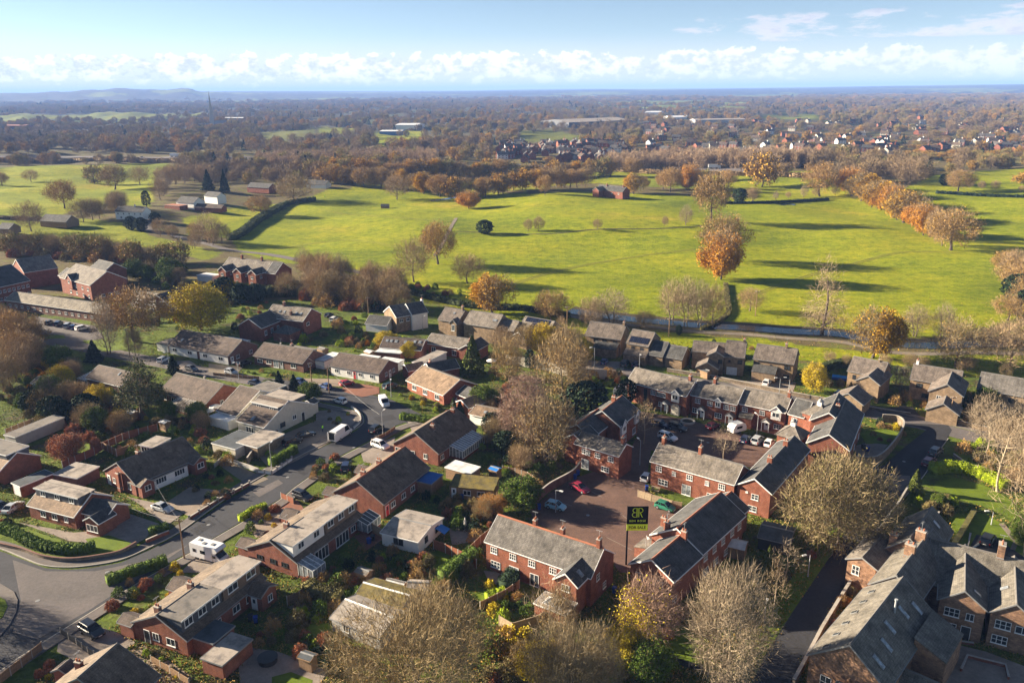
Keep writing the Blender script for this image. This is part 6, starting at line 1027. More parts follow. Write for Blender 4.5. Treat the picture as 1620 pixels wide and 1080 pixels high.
def clear_of(x, y, r=0.0, tr=0.6):
    for hx, hy, hr in HOUSES:
        if (x - hx) ** 2 + (y - hy) ** 2 < (hr * .82 + r) ** 2: return False
    return True
ORD = 'leftmost,second,third,fourth,fifth,sixth,seventh,eighth,ninth,tenth,eleventh,twelfth,thirteenth,fourteenth,fifteenth,sixteenth,seventeenth,eighteenth,nineteenth,twentieth,twenty-first,twenty-second,twenty-third,twenty-fourth,twenty-fifth,twenty-sixth'.split(',')
def number(made):
    for i, (k, o) in enumerate(sorted(made, key=lambda q: q[0])):
        if i < len(ORD): o['label'] = (ORD[i] + (' from left, ' if i else ', ') + o['label'])
def row(pts, n, h0, h1, kinds, label, group, jit=1.5):
    """countable trees strung along a line of the photograph"""
    made = []; ps = [G(*p) for p in pts]; seg = [(ps[i + 1] - ps[i]).length for i in range(len(ps) - 1)]; tot = sum(seg)
    for i in range(n):
        s = (i + random.uniform(.2, .8)) / n * tot; k = 0
        while k < len(seg) - 1 and s > seg[k]: s -= seg[k]; k += 1
        p = ps[k].lerp(ps[k + 1], min(s / max(seg[k], .1), 1)); p.x += random.gauss(0, jit); p.y += random.gauss(0, jit)
        if not clear_of(p.x, p.y, 1.5): continue
        kd = random.choice(kinds); hh = random.uniform(h0, h1) * 1.08; made.append((p.x / p.y, tree_at((p.x, p.y, hz(p.x, p.y)), kd, hh, None, KW[kd] + ' ' + label, group)))
    number(made)
row([(500, 292), (560, 294), (640, 300), (700, 312), (770, 312), (830, 300), (930, 296)], 32, 11, 16, ['oak', 'gold', 'far_gold', 'oak', 'bare_olive'], 'in the autumn oak row above the great field', 'central oak row')
row([(1345, 304), (1385, 328), (1440, 355), (1500, 390)], 11, 11, 14, ['gold', 'orange', 'gold', 'bare'], 'filling the slanting hedgerow', 'slanting hedgerow fillers', 2.5)
row([(1010, 300), (1090, 300), (1150, 296)], 7, 9, 13, ['oak', 'gold', 'orange'], 'right of the red brick farmhouse', 'trees right of the farmhouse', 3)
row([(490, 280), (600, 284), (760, 282), (900, 282), (1000, 280)], 26, 12, 17, ['oak', 'far_olive', 'far_orange', 'gold'], 'behind the central oak row', 'trees behind the oak row')
row([(252, 318), (262, 296), (300, 285), (330, 290)], 14, 13, 17, ['bare_b', 'bare'], 'in the bare plantation above the farm', 'bare plantation by the farm')
row([(110, 352), (150, 350), (185, 338), (200, 330)], 7, 9, 13, ['bare', 'bare_olive'], 'in the hedge left of the white cottage', 'hedge trees left of the cottage')
row([(250, 372), (300, 378), (350, 386), (300, 395)], 7, 7, 11, ['bare', 'bare_olive'], 'beside the country lane', 'trees beside the country lane')
row([(478, 432), (520, 448), (570, 455), (640, 470)], 14, 8, 12, ['bare', 'bare_b', 'bare_olive'], 'in the ivy-clad strip below the great field', 'bare strip under the field')
row([(460, 470), (530, 478), (600, 488), (640, 492)], 13, 8, 12, ['bare', 'bare_olive', 'bare_b'], 'behind the mown lawn and blue-roofed garage', 'bare trees behind the bungalow row')
row([(340, 470), (380, 478), (410, 476)], 7, 6, 9, ['green', 'holly', 'yellow'], 'in the evergreen belt right of the yellow tree', 'evergreen belt')
row([(0, 405), (80, 400), (150, 410), (220, 418), (300, 415)], 16, 7, 11, ['bare', 'bare_olive', 'far_olive'], 'behind the grey roofed care block', 'trees behind the care block')
row([(205, 442), (250, 442), (290, 450)], 7, 6, 9, ['bare', 'green', 'bare_olive'], 'between the care block and the villa', 'trees before the villa')
row([(-20, 520), (20, 540), (50, 570), (30, 600), (-10, 640)], 12, 8, 12, ['bare_olive', 'oak', 'bare'], 'in the thicket at the left edge', 'left edge thicket')
row([(60, 590), (100, 580), (120, 605), (60, 640), (140, 640), (180, 650)], 15, 4, 7, ['bare', 'green', 'bare_olive', 'yellow', 'bare_b'], 'in the tangled left back gardens', 'left back garden trees')
row([(20, 660), (70, 650), (130, 670), (190, 690)], 11, 3.5, 6, ['bare', 'green', 'bare_olive', 'holly'], 'between the pine and the left edge house', 'trees near the pine')
row([(240, 640), (270, 655), (310, 665), (330, 690)], 7, 3, 5, ['bare', 'yellow', 'green'], 'behind the black roofed pair', 'trees behind the black roofed pair')
row([(770, 640), (790, 680), (800, 720), (820, 750)], 9, 3, 6, ['green', 'bare_olive', 'holly', 'bare'], 'along the garden backs left of the birch', 'trees under the birch')
row([(800, 560), (860, 560), (905, 570), (940, 575)], 7, 6, 10, ['bare_olive', 'bare', 'yellow'], 'around the rear road bend', 'trees at the rear road')
row([(1290, 575), (1350, 575), (1450, 590), (1540, 590), (1620, 600)], 8, 3, 4.5, ['bare', 'bare_olive'], 'in the hedge behind the stone houses', 'hedge behind the stone houses')
row([(1540, 690), (1580, 700), (1640, 740), (1640, 800)], 8, 7, 12, ['bare_b', 'bare', 'bare_olive'], 'in the right edge woodland by the road', 'right edge woodland')
row([(1590, 430), (1615, 470), (1625, 520), (1600, 500)], 9, 8, 12, ['bare', 'gold', 'oak', 'holly'], 'on the right edge of the great field', 'trees at the right edge of the field')
row([(1480, 292), (1560, 300), (1620, 304)], 6, 4, 8, ['bare', 'holly', 'bare_olive'], 'along the right pasture hedge', 'right pasture hedge')
row([(1140, 318), (1230, 316), (1300, 310), (1340, 305)], 7, 4, 9, ['bare', 'holly', 'bare_b'], 'on the crest hedge', 'crest hedge')
row([(1040, 292), (1100, 288), (1160, 286)], 6, 8, 12, ['far_olive', 'far_gold', 'oak'], 'beyond the crest', 'trees beyond the crest')
row([(800, 1060), (850, 1075), (960, 1080), (1000, 1060)], 6, 4, 6, ['bare_olive', 'yellow', 'bare'], 'in the rough ground at the bottom edge', 'bottom edge scrub')
row([(1300, 1030), (1286, 1055)], 2, 3, 4, ['gold', 'yellow'], 'glowing at the foot of the long barn', 'gold shrubs at the barn')
for q in ((-75, 975, 10), (-60, 1035, 9), (-150, 940, 11)): g = G(q[0], q[1]); tree_at(g, 'bare_b', q[2], None, 'bare tree just outside the left edge beside the road bulb', 'trees left of the road bulb')
print('individual trees', NT_[0])
# the far woods: nobody could count them
FARW = dict(far_bare=[], far_olive=[], far_gold=[], far_orange=[], far_dark=[])
def scatter_far():
    r = np.random.default_rng(5); n = 90000; vs = 151 + (292 - 151) * r.random(n) ** 1.5; us = r.uniform(-120, 1740, n)
    z0 = 0; a0, b0 = us - 810, 540 - vs; a = a0 * _c + b0 * _s; b = -a0 * _s + b0 * _c; dy = FPX * math.cos(PITCH) + b * math.sin(PITCH); dz = -FPX * math.sin(PITCH) + b * math.cos(PITCH); dz = np.minimum(dz, -3); t = CAMH / -dz
    x, y = a * t, dy * t
    for _ in range(3): t = (CAMH - hgt(x, y)) / -dz; x, y = a * t, dy * t
    D = np.hypot(x, y); ok = (D < 7500) & (D > 330)
    hp = 8.5 * 1280 / D
    for poly, w in FIELDS:
        ok &= ~inpoly(us, vs, poly)
        if max(q[1] for q in poly) < 240 and w > .5: ok &= ~inpoly(us, vs - hp, poly) & ~inpoly(us, vs - hp * .5, poly)
    ok &= ~((vs > 243) & (vs < 257) & (us < 440)); ok &= ~((vs > 257) & (vs < 272) & (us > 640) & (us < 1230))
    ok &= ~((farfield(x, y) > 0.9) & (D > 1500))
    size = 11 * 1280 / D; keep = 1.0 / (size * size * .30) * (141 * 1860 / n) * 1.0 * (1.5 * ((vs - 151) / 141).clip(.02, 1) ** (1 / 3)); ok &= r.random(n) < keep
    hs = np.array([(hx, hy) for hx, hy, hr in HOUSES if hy > 600 and hr < 60])
    x, y, D = x[ok], y[ok], D[ok]
    if len(hs):
        for i in range(0, len(hs)):
            k = (np.abs(x - hs[i, 0]) < 9) & (y > hs[i, 1] - 34) & (y < hs[i, 1] + 12); x, y, D = x[~k], y[~k], D[~k]
    low = np.ones(len(x))
    for i in range(len(hs)): low[(np.abs(x - hs[i, 0]) < 15) & (y > hs[i, 1] - 150) & (y < hs[i, 1] + 12)] = .42
    z = hgt(x, y); kind = (np.sin(x / 90 + 2) + np.sin(y / 140) + r.normal(size=len(x)) * .9)
    for i in range(len(x)):
        k = kind[i]; nm = 'far_bare' if k < -.25 else 'far_olive' if k < .8 else 'far_orange' if k < 1.05 else 'far_gold' if k < 2.0 else 'far_bare'
        if r.random() < .075: nm = 'far_dark'
        s = r.uniform(.6, 1.35) * (1 + sst(2500, 6000, D[i]) * .35); FARW[nm].append((x[i], y[i], z[i], s * (1 + sst(2500, 6000, D[i]) * 1.2), s * low[i]))
scatter_far()
def instancer(name, pts, meshes, kind='stuff'):
    """one object: geometry nodes set the trunk+crown mesh on every point"""
    me = bpy.data.meshes.new(name); A = np.array(pts, np.float32); me.vertices.add(len(A)); me.vertices.foreach_set('co', np.ascontiguousarray(A[:, :3]).ravel())
    sa = me.attributes.new('sc', 'FLOAT_VECTOR', 'POINT'); sa.data.foreach_set('vector', np.stack([A[:, 3], A[:, 3], A[:, 4]], 1).astype(np.float32).ravel())
    ra = me.attributes.new('rz', 'FLOAT_VECTOR', 'POINT'); rr = np.zeros((len(A), 3), np.float32); rr[:, 2] = rng.uniform(0, 6.28, len(A)); ra.data.foreach_set('vector', rr.ravel())
    o = bpy.data.objects.new(name, me); COL.objects.link(o); o['kind'] = kind
    ng = bpy.data.node_groups.new(name, 'GeometryNodeTree'); ng.interface.new_socket('Geometry', in_out='INPUT', socket_type='NodeSocketGeometry'); ng.interface.new_socket('Geometry', in_out='OUTPUT', socket_type='NodeSocketGeometry')
    gi = ng.nodes.new('NodeGroupInput'); go = ng.nodes.new('NodeGroupOutput'); ip = ng.nodes.new('GeometryNodeInstanceOnPoints'); jn = ng.nodes.new('GeometryNodeJoinGeometry')
    for i, m in enumerate(meshes):
        src = bpy.data.objects.new(name + '_source', m); oi = ng.nodes.new('GeometryNodeObjectInfo'); oi.inputs['Object'].default_value = src; oi.inputs['As Instance'].default_value = False; ng.links.new(oi.outputs['Geometry'], jn.inputs[0])
    def attr(nm): q = ng.nodes.new('GeometryNodeInputNamedAttribute'); q.data_type = 'FLOAT_VECTOR'; q.inputs[0].default_value = nm; return q.outputs[0]
    ng.links.new(gi.outputs[0], ip.inputs['Points']); ng.links.new(jn.outputs[0], ip.inputs['Instance']); ng.links.new(attr('sc'), ip.inputs['Scale']); ng.links.new(attr('rz'), ip.inputs['Rotation']); ng.links.new(ip.outputs[0], go.inputs[0])
    md = o.modifiers.new('scatter', 'NODES'); md.node_group = ng; return o
FN = dict(far_bare='bare_woodland', far_olive='olive_woodland', far_gold='golden_woodland', far_orange='copper_woodland', far_dark='evergreen_woodland')
for k, pts in FARW.items():
    print(k, len(pts))
    if pts: instancer(FN[k], pts, [TP[k]['crown'], TP[k]['trunk']])
def belt(poly, n, h0, h1):
    out = []
    while len(out) < n:
        u = random.uniform(min(q[0] for q in poly), max(q[0] for q in poly)); v = random.uniform(min(q[1] for q in poly), max(q[1] for q in poly))
        if inpoly(np.array([u]), np.array([v]), poly)[0]: g = G(u, v); k = random.uniform(h0, h1) / 15; out.append((g.x, g.y, g.z, k, k))
    return out
instancer('poplar_belt', belt([(955, 262), (1100, 256), (1290, 258), (1290, 267), (1100, 268), (960, 272)], 330, 13, 18) + belt([(400, 258), (560, 250), (690, 252), (690, 262), (560, 262), (420, 272)], 300, 12, 16), [TP['far_poplar']['crown'], TP['far_poplar']['trunk']])
# ------------------------------------------------------------------ shrubs and hedges
SN = dict(green='round green shrub', lime='bright lime shrub', yellow='yellow shrub', rust='rusty red shrub', bare='bare twiggy shrub', dark='dark evergreen shrub', olive='olive shrub', orange='orange shrub')
def shrub(u, v, k, s=1.0, label='', group=None, hs=1.0):
    global LAST
    p = G(u, v); o = link('shrub', SH[k], None, (p.x, p.y, p.z - .03), (0, 0, random.uniform(0, 6)), (s, s, s * hs)); tag(o, (SN[k] + ' ' + label).strip(), 'shrub', group); return o
BULK = {}
def shrubs(poly, n, kinds, label, group, s0=.4, s1=1.0):
    bulk = group in ('left back garden shrubs', 'rough slope shrubs', 'bottom edge shrubs', 'understorey of the bare strip', 'scrub before the villa', 'scrub above the care block'); made = []; n = n * (2 if bulk else 1)
    us = [p[0] for p in poly]; vs = [p[1] for p in poly]; c = 0; tries = 0
    while c < n and tries < 4000:
        tries += 1; u = random.uniform(min(us), max(us)); v = random.uniform(min(vs), max(vs))
        if not inpoly(np.array([u]), np.array([v]), poly)[0]: continue
        p = P(u, v)
        if not clear_of(p.x, p.y, -.6): continue
        s_ = random.uniform(s0, s1); k_ = random.choice(kinds); h_ = random.uniform(.8, 1.3); c += 1
        if bulk: g = G(u, v); BULK.setdefault(k_, []).append((g.x, g.y, g.z - .03, s_, s_ * h_))
        else: made.append((p.x / p.y, shrub(u, v, k_, s_, label, group, h_)))
    number(made)
def hedge(pix, w, h, leaf, label, n=None, terr=False, ls=.16, name='hedge', cat='hedge', kind=None, dens=70):
    pts = smooth_line([tuple(G(*q).xy) if terr else tuple(P(*q)) for q in pix], n=4); V_, F_, tot = [], [], 0; r = np.random.default_rng(len(label) + len(pts)); OO = []; m = MB()
    for i in range(len(pts) - 1):
        a, b = Vector(pts[i]), Vector(pts[i + 1]); l = (b - a).length
        if l < .05: continue
        d = (b - a) / l; nn = Vector((-d.y, d.x)); k = max(10, int(l * (w + 2 * h) * dens * (.16 / ls) ** 2)); t = r.random(k) * l; s = r.random(k) * (w + 2 * h); z0 = hz(*a) if terr else 0
        wob = 1 + .12 * np.sin(t * 2.3 + i); off_ = np.where(s < h, -w / 2, np.where(s > h + w, w / 2, s - h - w / 2)) * wob; z = np.where(s < h, s, np.where(s > h + w, w + 2 * h - s, h)) * (1 + .07 * np.sin(t * 1.9 + i * 2))
        off_ = off_ + r.normal(size=k) * .07; OO.append(np.stack([a.x + d.x * t + nn.x * off_, a.y + d.y * t + nn.y * off_, z + z0 + r.normal(size=k) * .06], 1)); c = (a + b) / 2
        m.obox((c.x, c.y, z0 + h * .46), Vector((d.x, d.y, 0)) * l / 2, Vector((nn.x, nn.y, 0)) * w * .42, Vector((0, 0, h * .46)), leaf)
    O = np.vstack(OO); V, F = tris_leaves(O, ls * r.uniform(.7, 1.4, len(O)), r); cme = m.mesh('core', uv=False); 
    nv = len(V); cv = np.array([v.co for v in cme.vertices]); 
    cme.calc_loop_triangles(); cf = np.array([tuple(t.vertices) for t in cme.loop_triangles]); me = np_mesh('hedge', np.vstack([V, cv]), np.vstack([F, cf + nv]), [leaf]); bpy.data.meshes.remove(cme)
    o = bpy.data.objects.new(name, me); COL.objects.link(o); tag(o, label, cat, kind=kind); return o
hedge([(0, 838), (25, 848), (60, 866), (90, 872), (125, 874), (152, 869)], 1.5, 1.5, 'leaf_green', 'clipped mixed hedge curving round the corner lawn by the road bend')
hedge([(237, 848), (266, 838)], 1.3, 1.5, 'leaf_green', 'short clipped hedge at the corner drive entrance'); hedge([(170, 925), (215, 908), (265, 892)], 1.6, 1.5, 'leaf_green', 'thick garden hedge beside the street opposite the corner lawn')
hedge([(428, 738), (452, 726), (468, 716)], 1.5, 1.9, 'leaf_green', 'tall square hedge by the lamp post on the street'); hedge([(380, 825), (400, 812), (422, 804)], 1.1, 1.2, 'leaf_lime', 'sunlit lime hedge at the street front of the conservatory bungalow'); hedge([(485, 935), (515, 950), (540, 955)], 2.4, 2.0, 'leaf_olive', 'pale mottled hedge between the back gardens')
hedge([(700, 925), (728, 903), (755, 885)], 2.2, 2.4, 'leaf_green', 'long clipped hedge running to the front terrace corner'); hedge([(634, 662), (660, 666), (690, 670)], 1.6, 1.4, 'leaf_green', 'olive clipped hedge at the tan bungalow front'); hedge([(1474, 748), (1500, 744), (1530, 748), (1565, 760), (1590, 775)], 2.4, 1.8, 'leaf_lime', 'bright sunlit hedge curving round the right hand lawn')
hedge([(800, 935), (812, 915), (822, 905)], 2.6, 1.8, 'needle_dark', 'dark leafy hedge in the front terrace garden'); hedge([(770, 950), (800, 940)], 1.6, 1.2, 'leaf_lime', 'yellow-green low bush row at the front terrace'); hedge([(1290, 590), (1340, 580), (1420, 592), (1480, 600)], 2, 2.2, 'needle_mid', 'dark hedge along the back of the stone houses'); hedge([(1060, 560), (1120, 566), (1160, 560)], 2.5, 2.5, 'needle_dark', 'dark laurel hedge behind the cross-winged stone house')
hedge([(366, 380), (392, 364), (418, 344), (445, 328), (470, 321), (500, 318)], 5, 2.8, 'needle_mid', 'dense dark hedge slanting down the edge of the great field', terr=True, ls=.5, dens=60); hedge([(845, 640), (880, 660), (905, 655)], 4, 3, 'needle_dark', 'dark shrub bank in the mews corner garden', ls=.25)  # field hedge made wide and dark to include the shadow beside it
hedge([(0, 257), (120, 257), (250, 258), (320, 260)], 8, 5, 'wood_brown', 'low brown thicket under the motorway', terr=True, ls=1.0, dens=70); hedge([(1110, 522), (1150, 500), (1150, 470), (1148, 450)], 1.6, 0.9, 'leaf_olive', 'thin hedge line beside the orange hedgerow tree', terr=True, ls=.3)
hedge([(1480, 306), (1560, 311), (1640, 314)], 2.5, 1.8, 'needle_dark', 'dark hedge across the right pasture', terr=True, ls=.5); hedge([(1140, 322), (1230, 321), (1310, 316)], 2, 1.4, 'needle_dark', 'low dark hedge along the crest of the field', terr=True, ls=.5); hedge([(640, 462), (740, 486), (820, 490), (900, 503)], 2.5, 1.8, 'needle_mid', 'rough hedge behind the canal-side stone houses', terr=True, ls=.3)
hedge([(120, 350), (60, 348), (0, 346), (-60, 344)], 2, 1.8, 'wood_brown', 'brown field hedge at far left', terr=True, ls=.5); hedge([(940, 272), (1100, 276), (1250, 280), (1330, 282)], 6, 3.5, 'wood_brown', 'long pinkish thicket below the motorway', terr=True, ls=1.0, dens=70); hedge([(330, 478), (400, 470), (470, 468)], 4, 4, 'needle_mid', 'ivy thick hedge in front of the villa garden', ls=.3)
for poly, n, kinds, lab, grp, s0, s1 in [
 ([(330, 745), (395, 762), (330, 810), (300, 770)], 16, ['green', 'bare', 'olive', 'dark', 'rust'], 'in the dark front garden of the black roofed pair', 'front garden shrubs of the black roofed pair', .4, .9), ([(395, 720), (430, 738), (470, 720), (440, 700)], 5, ['green', 'lime', 'bare'], 'beside the square hedge', 'shrubs beside the square hedge', .5, .9),
 ([(490, 740), (540, 722), (570, 750), (520, 770), (480, 775)], 13, ['bare', 'rust', 'dark', 'lime', 'green', 'olive'], 'in the dark street-side garden by the black estate car', 'shrubs by the black estate car', .6, 1.2), ([(190, 930), (290, 890), (280, 940), (215, 975), (175, 965)], 15, ['yellow', 'green', 'olive', 'rust', 'dark', 'bare'], 'in the hedge-side garden by the black hatchback', 'shrubs by the black hatchback', .5, 1.1),
 ([(370, 835), (440, 800), (470, 815), (420, 850), (385, 855)], 11, ['rust', 'bare', 'olive', 'yellow', 'green'], 'in front of the conservatory bungalow', 'front shrubs of the conservatory bungalow', .5, 1.1), ([(505, 900), (590, 860), (600, 930), (545, 960), (510, 930)], 16, ['dark', 'green', 'bare', 'olive', 'rust'], 'in the shaded back garden by the chalet', 'shaded back garden shrubs', .5, 1.2),
 ([(400, 970), (480, 990), (540, 1020), (520, 1060), (400, 1020)], 13, ['dark', 'bare', 'green', 'rust', 'olive', 'lime'], 'around the round black trampoline garden', 'trampoline garden shrubs', .5, 1.0), ([(590, 870), (660, 890), (700, 900), (650, 940), (600, 930)], 12, ['dark', 'green', 'rust', 'lime', 'bare'], 'behind the garden chalet', 'shrubs behind the chalet', .4, 1.0), ([(660, 780), (720, 790), (790, 800), (740, 840), (700, 810)], 15, ['olive', 'dark', 'bare', 'green', 'orange'], 'below the mossy shed', 'shrubs below the mossy shed', .6, 1.2),
 ([(755, 690), (800, 700), (840, 740), (850, 770), (770, 740)], 20, ['dark', 'green', 'bare', 'olive', 'lime'], 'in the deep back gardens under the birch', 'shrubs under the birch', .6, 1.3), ([(840, 745), (880, 720), (900, 740), (870, 770), (835, 780)], 13, ['lime', 'green', 'olive', 'bare'], 'along the car court wall', 'shrubs by the car court wall', .8, 1.4), ([(770, 920), (850, 910), (870, 960), (800, 985), (760, 960)], 17, ['lime', 'dark', 'green', 'bare', 'olive', 'yellow'], 'in the front terrace gardens', 'front terrace garden shrubs', .5, 1.3),
 ([(630, 620), (690, 640), (720, 668), (640, 660)], 12, ['green', 'yellow', 'olive', 'rust', 'lime'], 'in the tan bungalow front garden', 'tan bungalow garden shrubs', .5, 1.1), ([(380, 585), (440, 588), (435, 596), (384, 594)], 6, ['lime', 'green', 'bare'], 'in the walled garden of the middle bungalow', 'middle bungalow shrubs', .4, .8), ([(500, 655), (545, 648), (560, 660), (535, 675)], 7, ['lime', 'bare', 'orange', 'olive'], 'on the paved corner by the street bend', 'paved corner shrubs', .4, .9), ([(460, 530), (600, 535), (640, 555), (560, 552), (470, 548)], 16, ['green', 'lime', 'orange', 'bare', 'olive', 'dark', 'rust'], 'behind the brown roofed row', 'shrubs behind the brown roofed row', .8, 1.6),
 ([(10, 620), (120, 610), (230, 640), (240, 680), (130, 700), (20, 660)], 42, ['bare', 'olive', 'green', 'dark', 'rust', 'yellow'], 'in the overgrown left back gardens', 'left back garden shrubs', .8, 1.9), ([(0, 560), (60, 560), (130, 600), (40, 620)], 20, ['bare', 'olive', 'green', 'orange', 'rust'], 'on the rough left slope', 'rough slope shrubs', .9, 1.9), ([(0, 770), (30, 780), (35, 830), (0, 830)], 7, ['dark', 'bare', 'rust'], 'beside the left edge drive', 'left edge drive shrubs', .5, .9), ([(1350, 672), (1420, 672), (1430, 690), (1400, 702)], 9, ['yellow', 'rust', 'green', 'dark', 'bare'], 'round the walled lawn', 'walled lawn shrubs', .5, 1.0),
 ([(1445, 780), (1500, 790), (1520, 812), (1480, 815), (1450, 800)], 13, ['green', 'lime', 'rust', 'dark', 'olive'], 'bordering the right hand lawn', 'right lawn border', .7, 1.3), ([(1345, 925), (1362, 925), (1340, 965), (1312, 1012), (1304, 1005)], 8, ['olive', 'rust', 'orange', 'bare'], 'between the lane wall and the barn', 'barn side shrubs', .5, 1.0), ([(750, 1000), (860, 1010), (1000, 1040), (1000, 1090), (780, 1090)], 32, ['bare', 'olive', 'rust', 'yellow', 'green'], 'in the rough ground at the bottom edge', 'bottom edge shrubs', .9, 1.8), ([(900, 600), (990, 590), (990, 620), (920, 640)], 9, ['dark', 'green', 'bare'], 'in the garden above the mews', 'garden shrubs above the mews', .8, 1.5),
 ([(1295, 600), (1345, 600), (1400, 640), (1320, 630)], 10, ['green', 'olive', 'dark', 'lime'], 'by the hipped stone garage', 'shrubs by the stone garage', .7, 1.3), ([(1500, 640), (1560, 650), (1600, 690), (1520, 670)], 12, ['bare', 'olive', 'orange', 'green'], 'beside the road below the grey roof', 'roadside shrubs', .8, 1.5), ([(1080, 530), (1200, 545), (1260, 560), (1100, 550)], 9, ['bare', 'dark'], 'dotting the canal bank', 'canal bank shrubs', .5, 1.0), ([(220, 1020), (300, 1060), (280, 1075), (230, 1035)], 6, ['yellow', 'lime', 'olive'], 'in the gravel strip below the brown door gable', 'gravel strip shrubs', .4, .7),
 ([(50, 1060), (140, 1040), (110, 1090), (30, 1090)], 6, ['rust', 'bare', 'yellow'], 'in the bottom left garden', 'bottom left garden shrubs', .5, .9), ([(470, 462), (520, 470), (630, 490), (560, 495), (480, 480)], 18, ['bare', 'olive', 'dark', 'rust'], 'under the bare strip', 'understorey of the bare strip', 1.5, 3.0), ([(200, 430), (290, 430), (300, 455), (250, 460)], 12, ['bare', 'olive', 'green', 'dark'], 'between the care block and the villa', 'scrub before the villa', 1.5, 3.0), ([(0, 380), (200, 395), (290, 420), (200, 420), (0, 405)], 26, ['bare', 'olive', 'rust'], 'on the rough above the care block', 'scrub above the care block', 1.5, 3.2)]:
    shrubs(poly, n, kinds, lab, grp, s0, s1)

for poly, n in (([(160, 478), (260, 468), (420, 470), (430, 500), (380, 522), (250, 522)], 60), ([(560, 500), (640, 500), (620, 522), (520, 520)], 18), ([(0, 470), (60, 495), (62, 600), (0, 640)], 60), ([(300, 640), (365, 680), (330, 700), (240, 660)], 16), ([(1290, 605), (1620, 620), (1620, 668), (1330, 630)], 26), ([(1500, 690), (1620, 720), (1620, 765), (1540, 742)], 26), ([(870, 600), (985, 592), (985, 625), (900, 660)], 26), ([(775, 590), (900, 640), (890, 720), (800, 740)], 60),
 ([(960, 960), (1100, 950), (1060, 1010), (960, 1080)], 22), ([(500, 905), (600, 870), (610, 1010), (480, 1060), (430, 1000)], 34), ([(600, 870), (760, 900), (700, 960), (600, 940)], 30), ([(430, 528), (600, 522), (660, 548), (560, 556)], 22), ([(700, 760), (800, 790), (760, 860), (700, 820)], 22), ([(640, 440), (760, 470), (640, 478), (560, 460)], 30), ([(1120, 900), (1290, 880), (1200, 1000), (1100, 960)], 12), ([(150, 690), (250, 670), (330, 700), (200, 720)], 16), ([(330, 690), (400, 720), (345, 745), (300, 720)], 14)):
    c = 0
    for _ in range(n * 12):
        if c >= n: break
        u = random.uniform(min(q[0] for q in poly), max(q[0] for q in poly)); v = random.uniform(min(q[1] for q in poly), max(q[1] for q in poly))
        if not inpoly(np.array([u]), np.array([v]), poly)[0]: continue
        g = G(u, v)
        if clear_of(g.x, g.y, .8): s_ = random.uniform(.45, 1.5); BULK.setdefault(random.choice(('green', 'olive', 'bare', 'rust', 'dark', 'lime', 'bare', 'green')), []).append((g.x, g.y, g.z - .03, s_, s_ * random.uniform(.8, 1.4))); c += 1
for k, pts in BULK.items(): instancer('undergrowth', pts, [SH[k]])
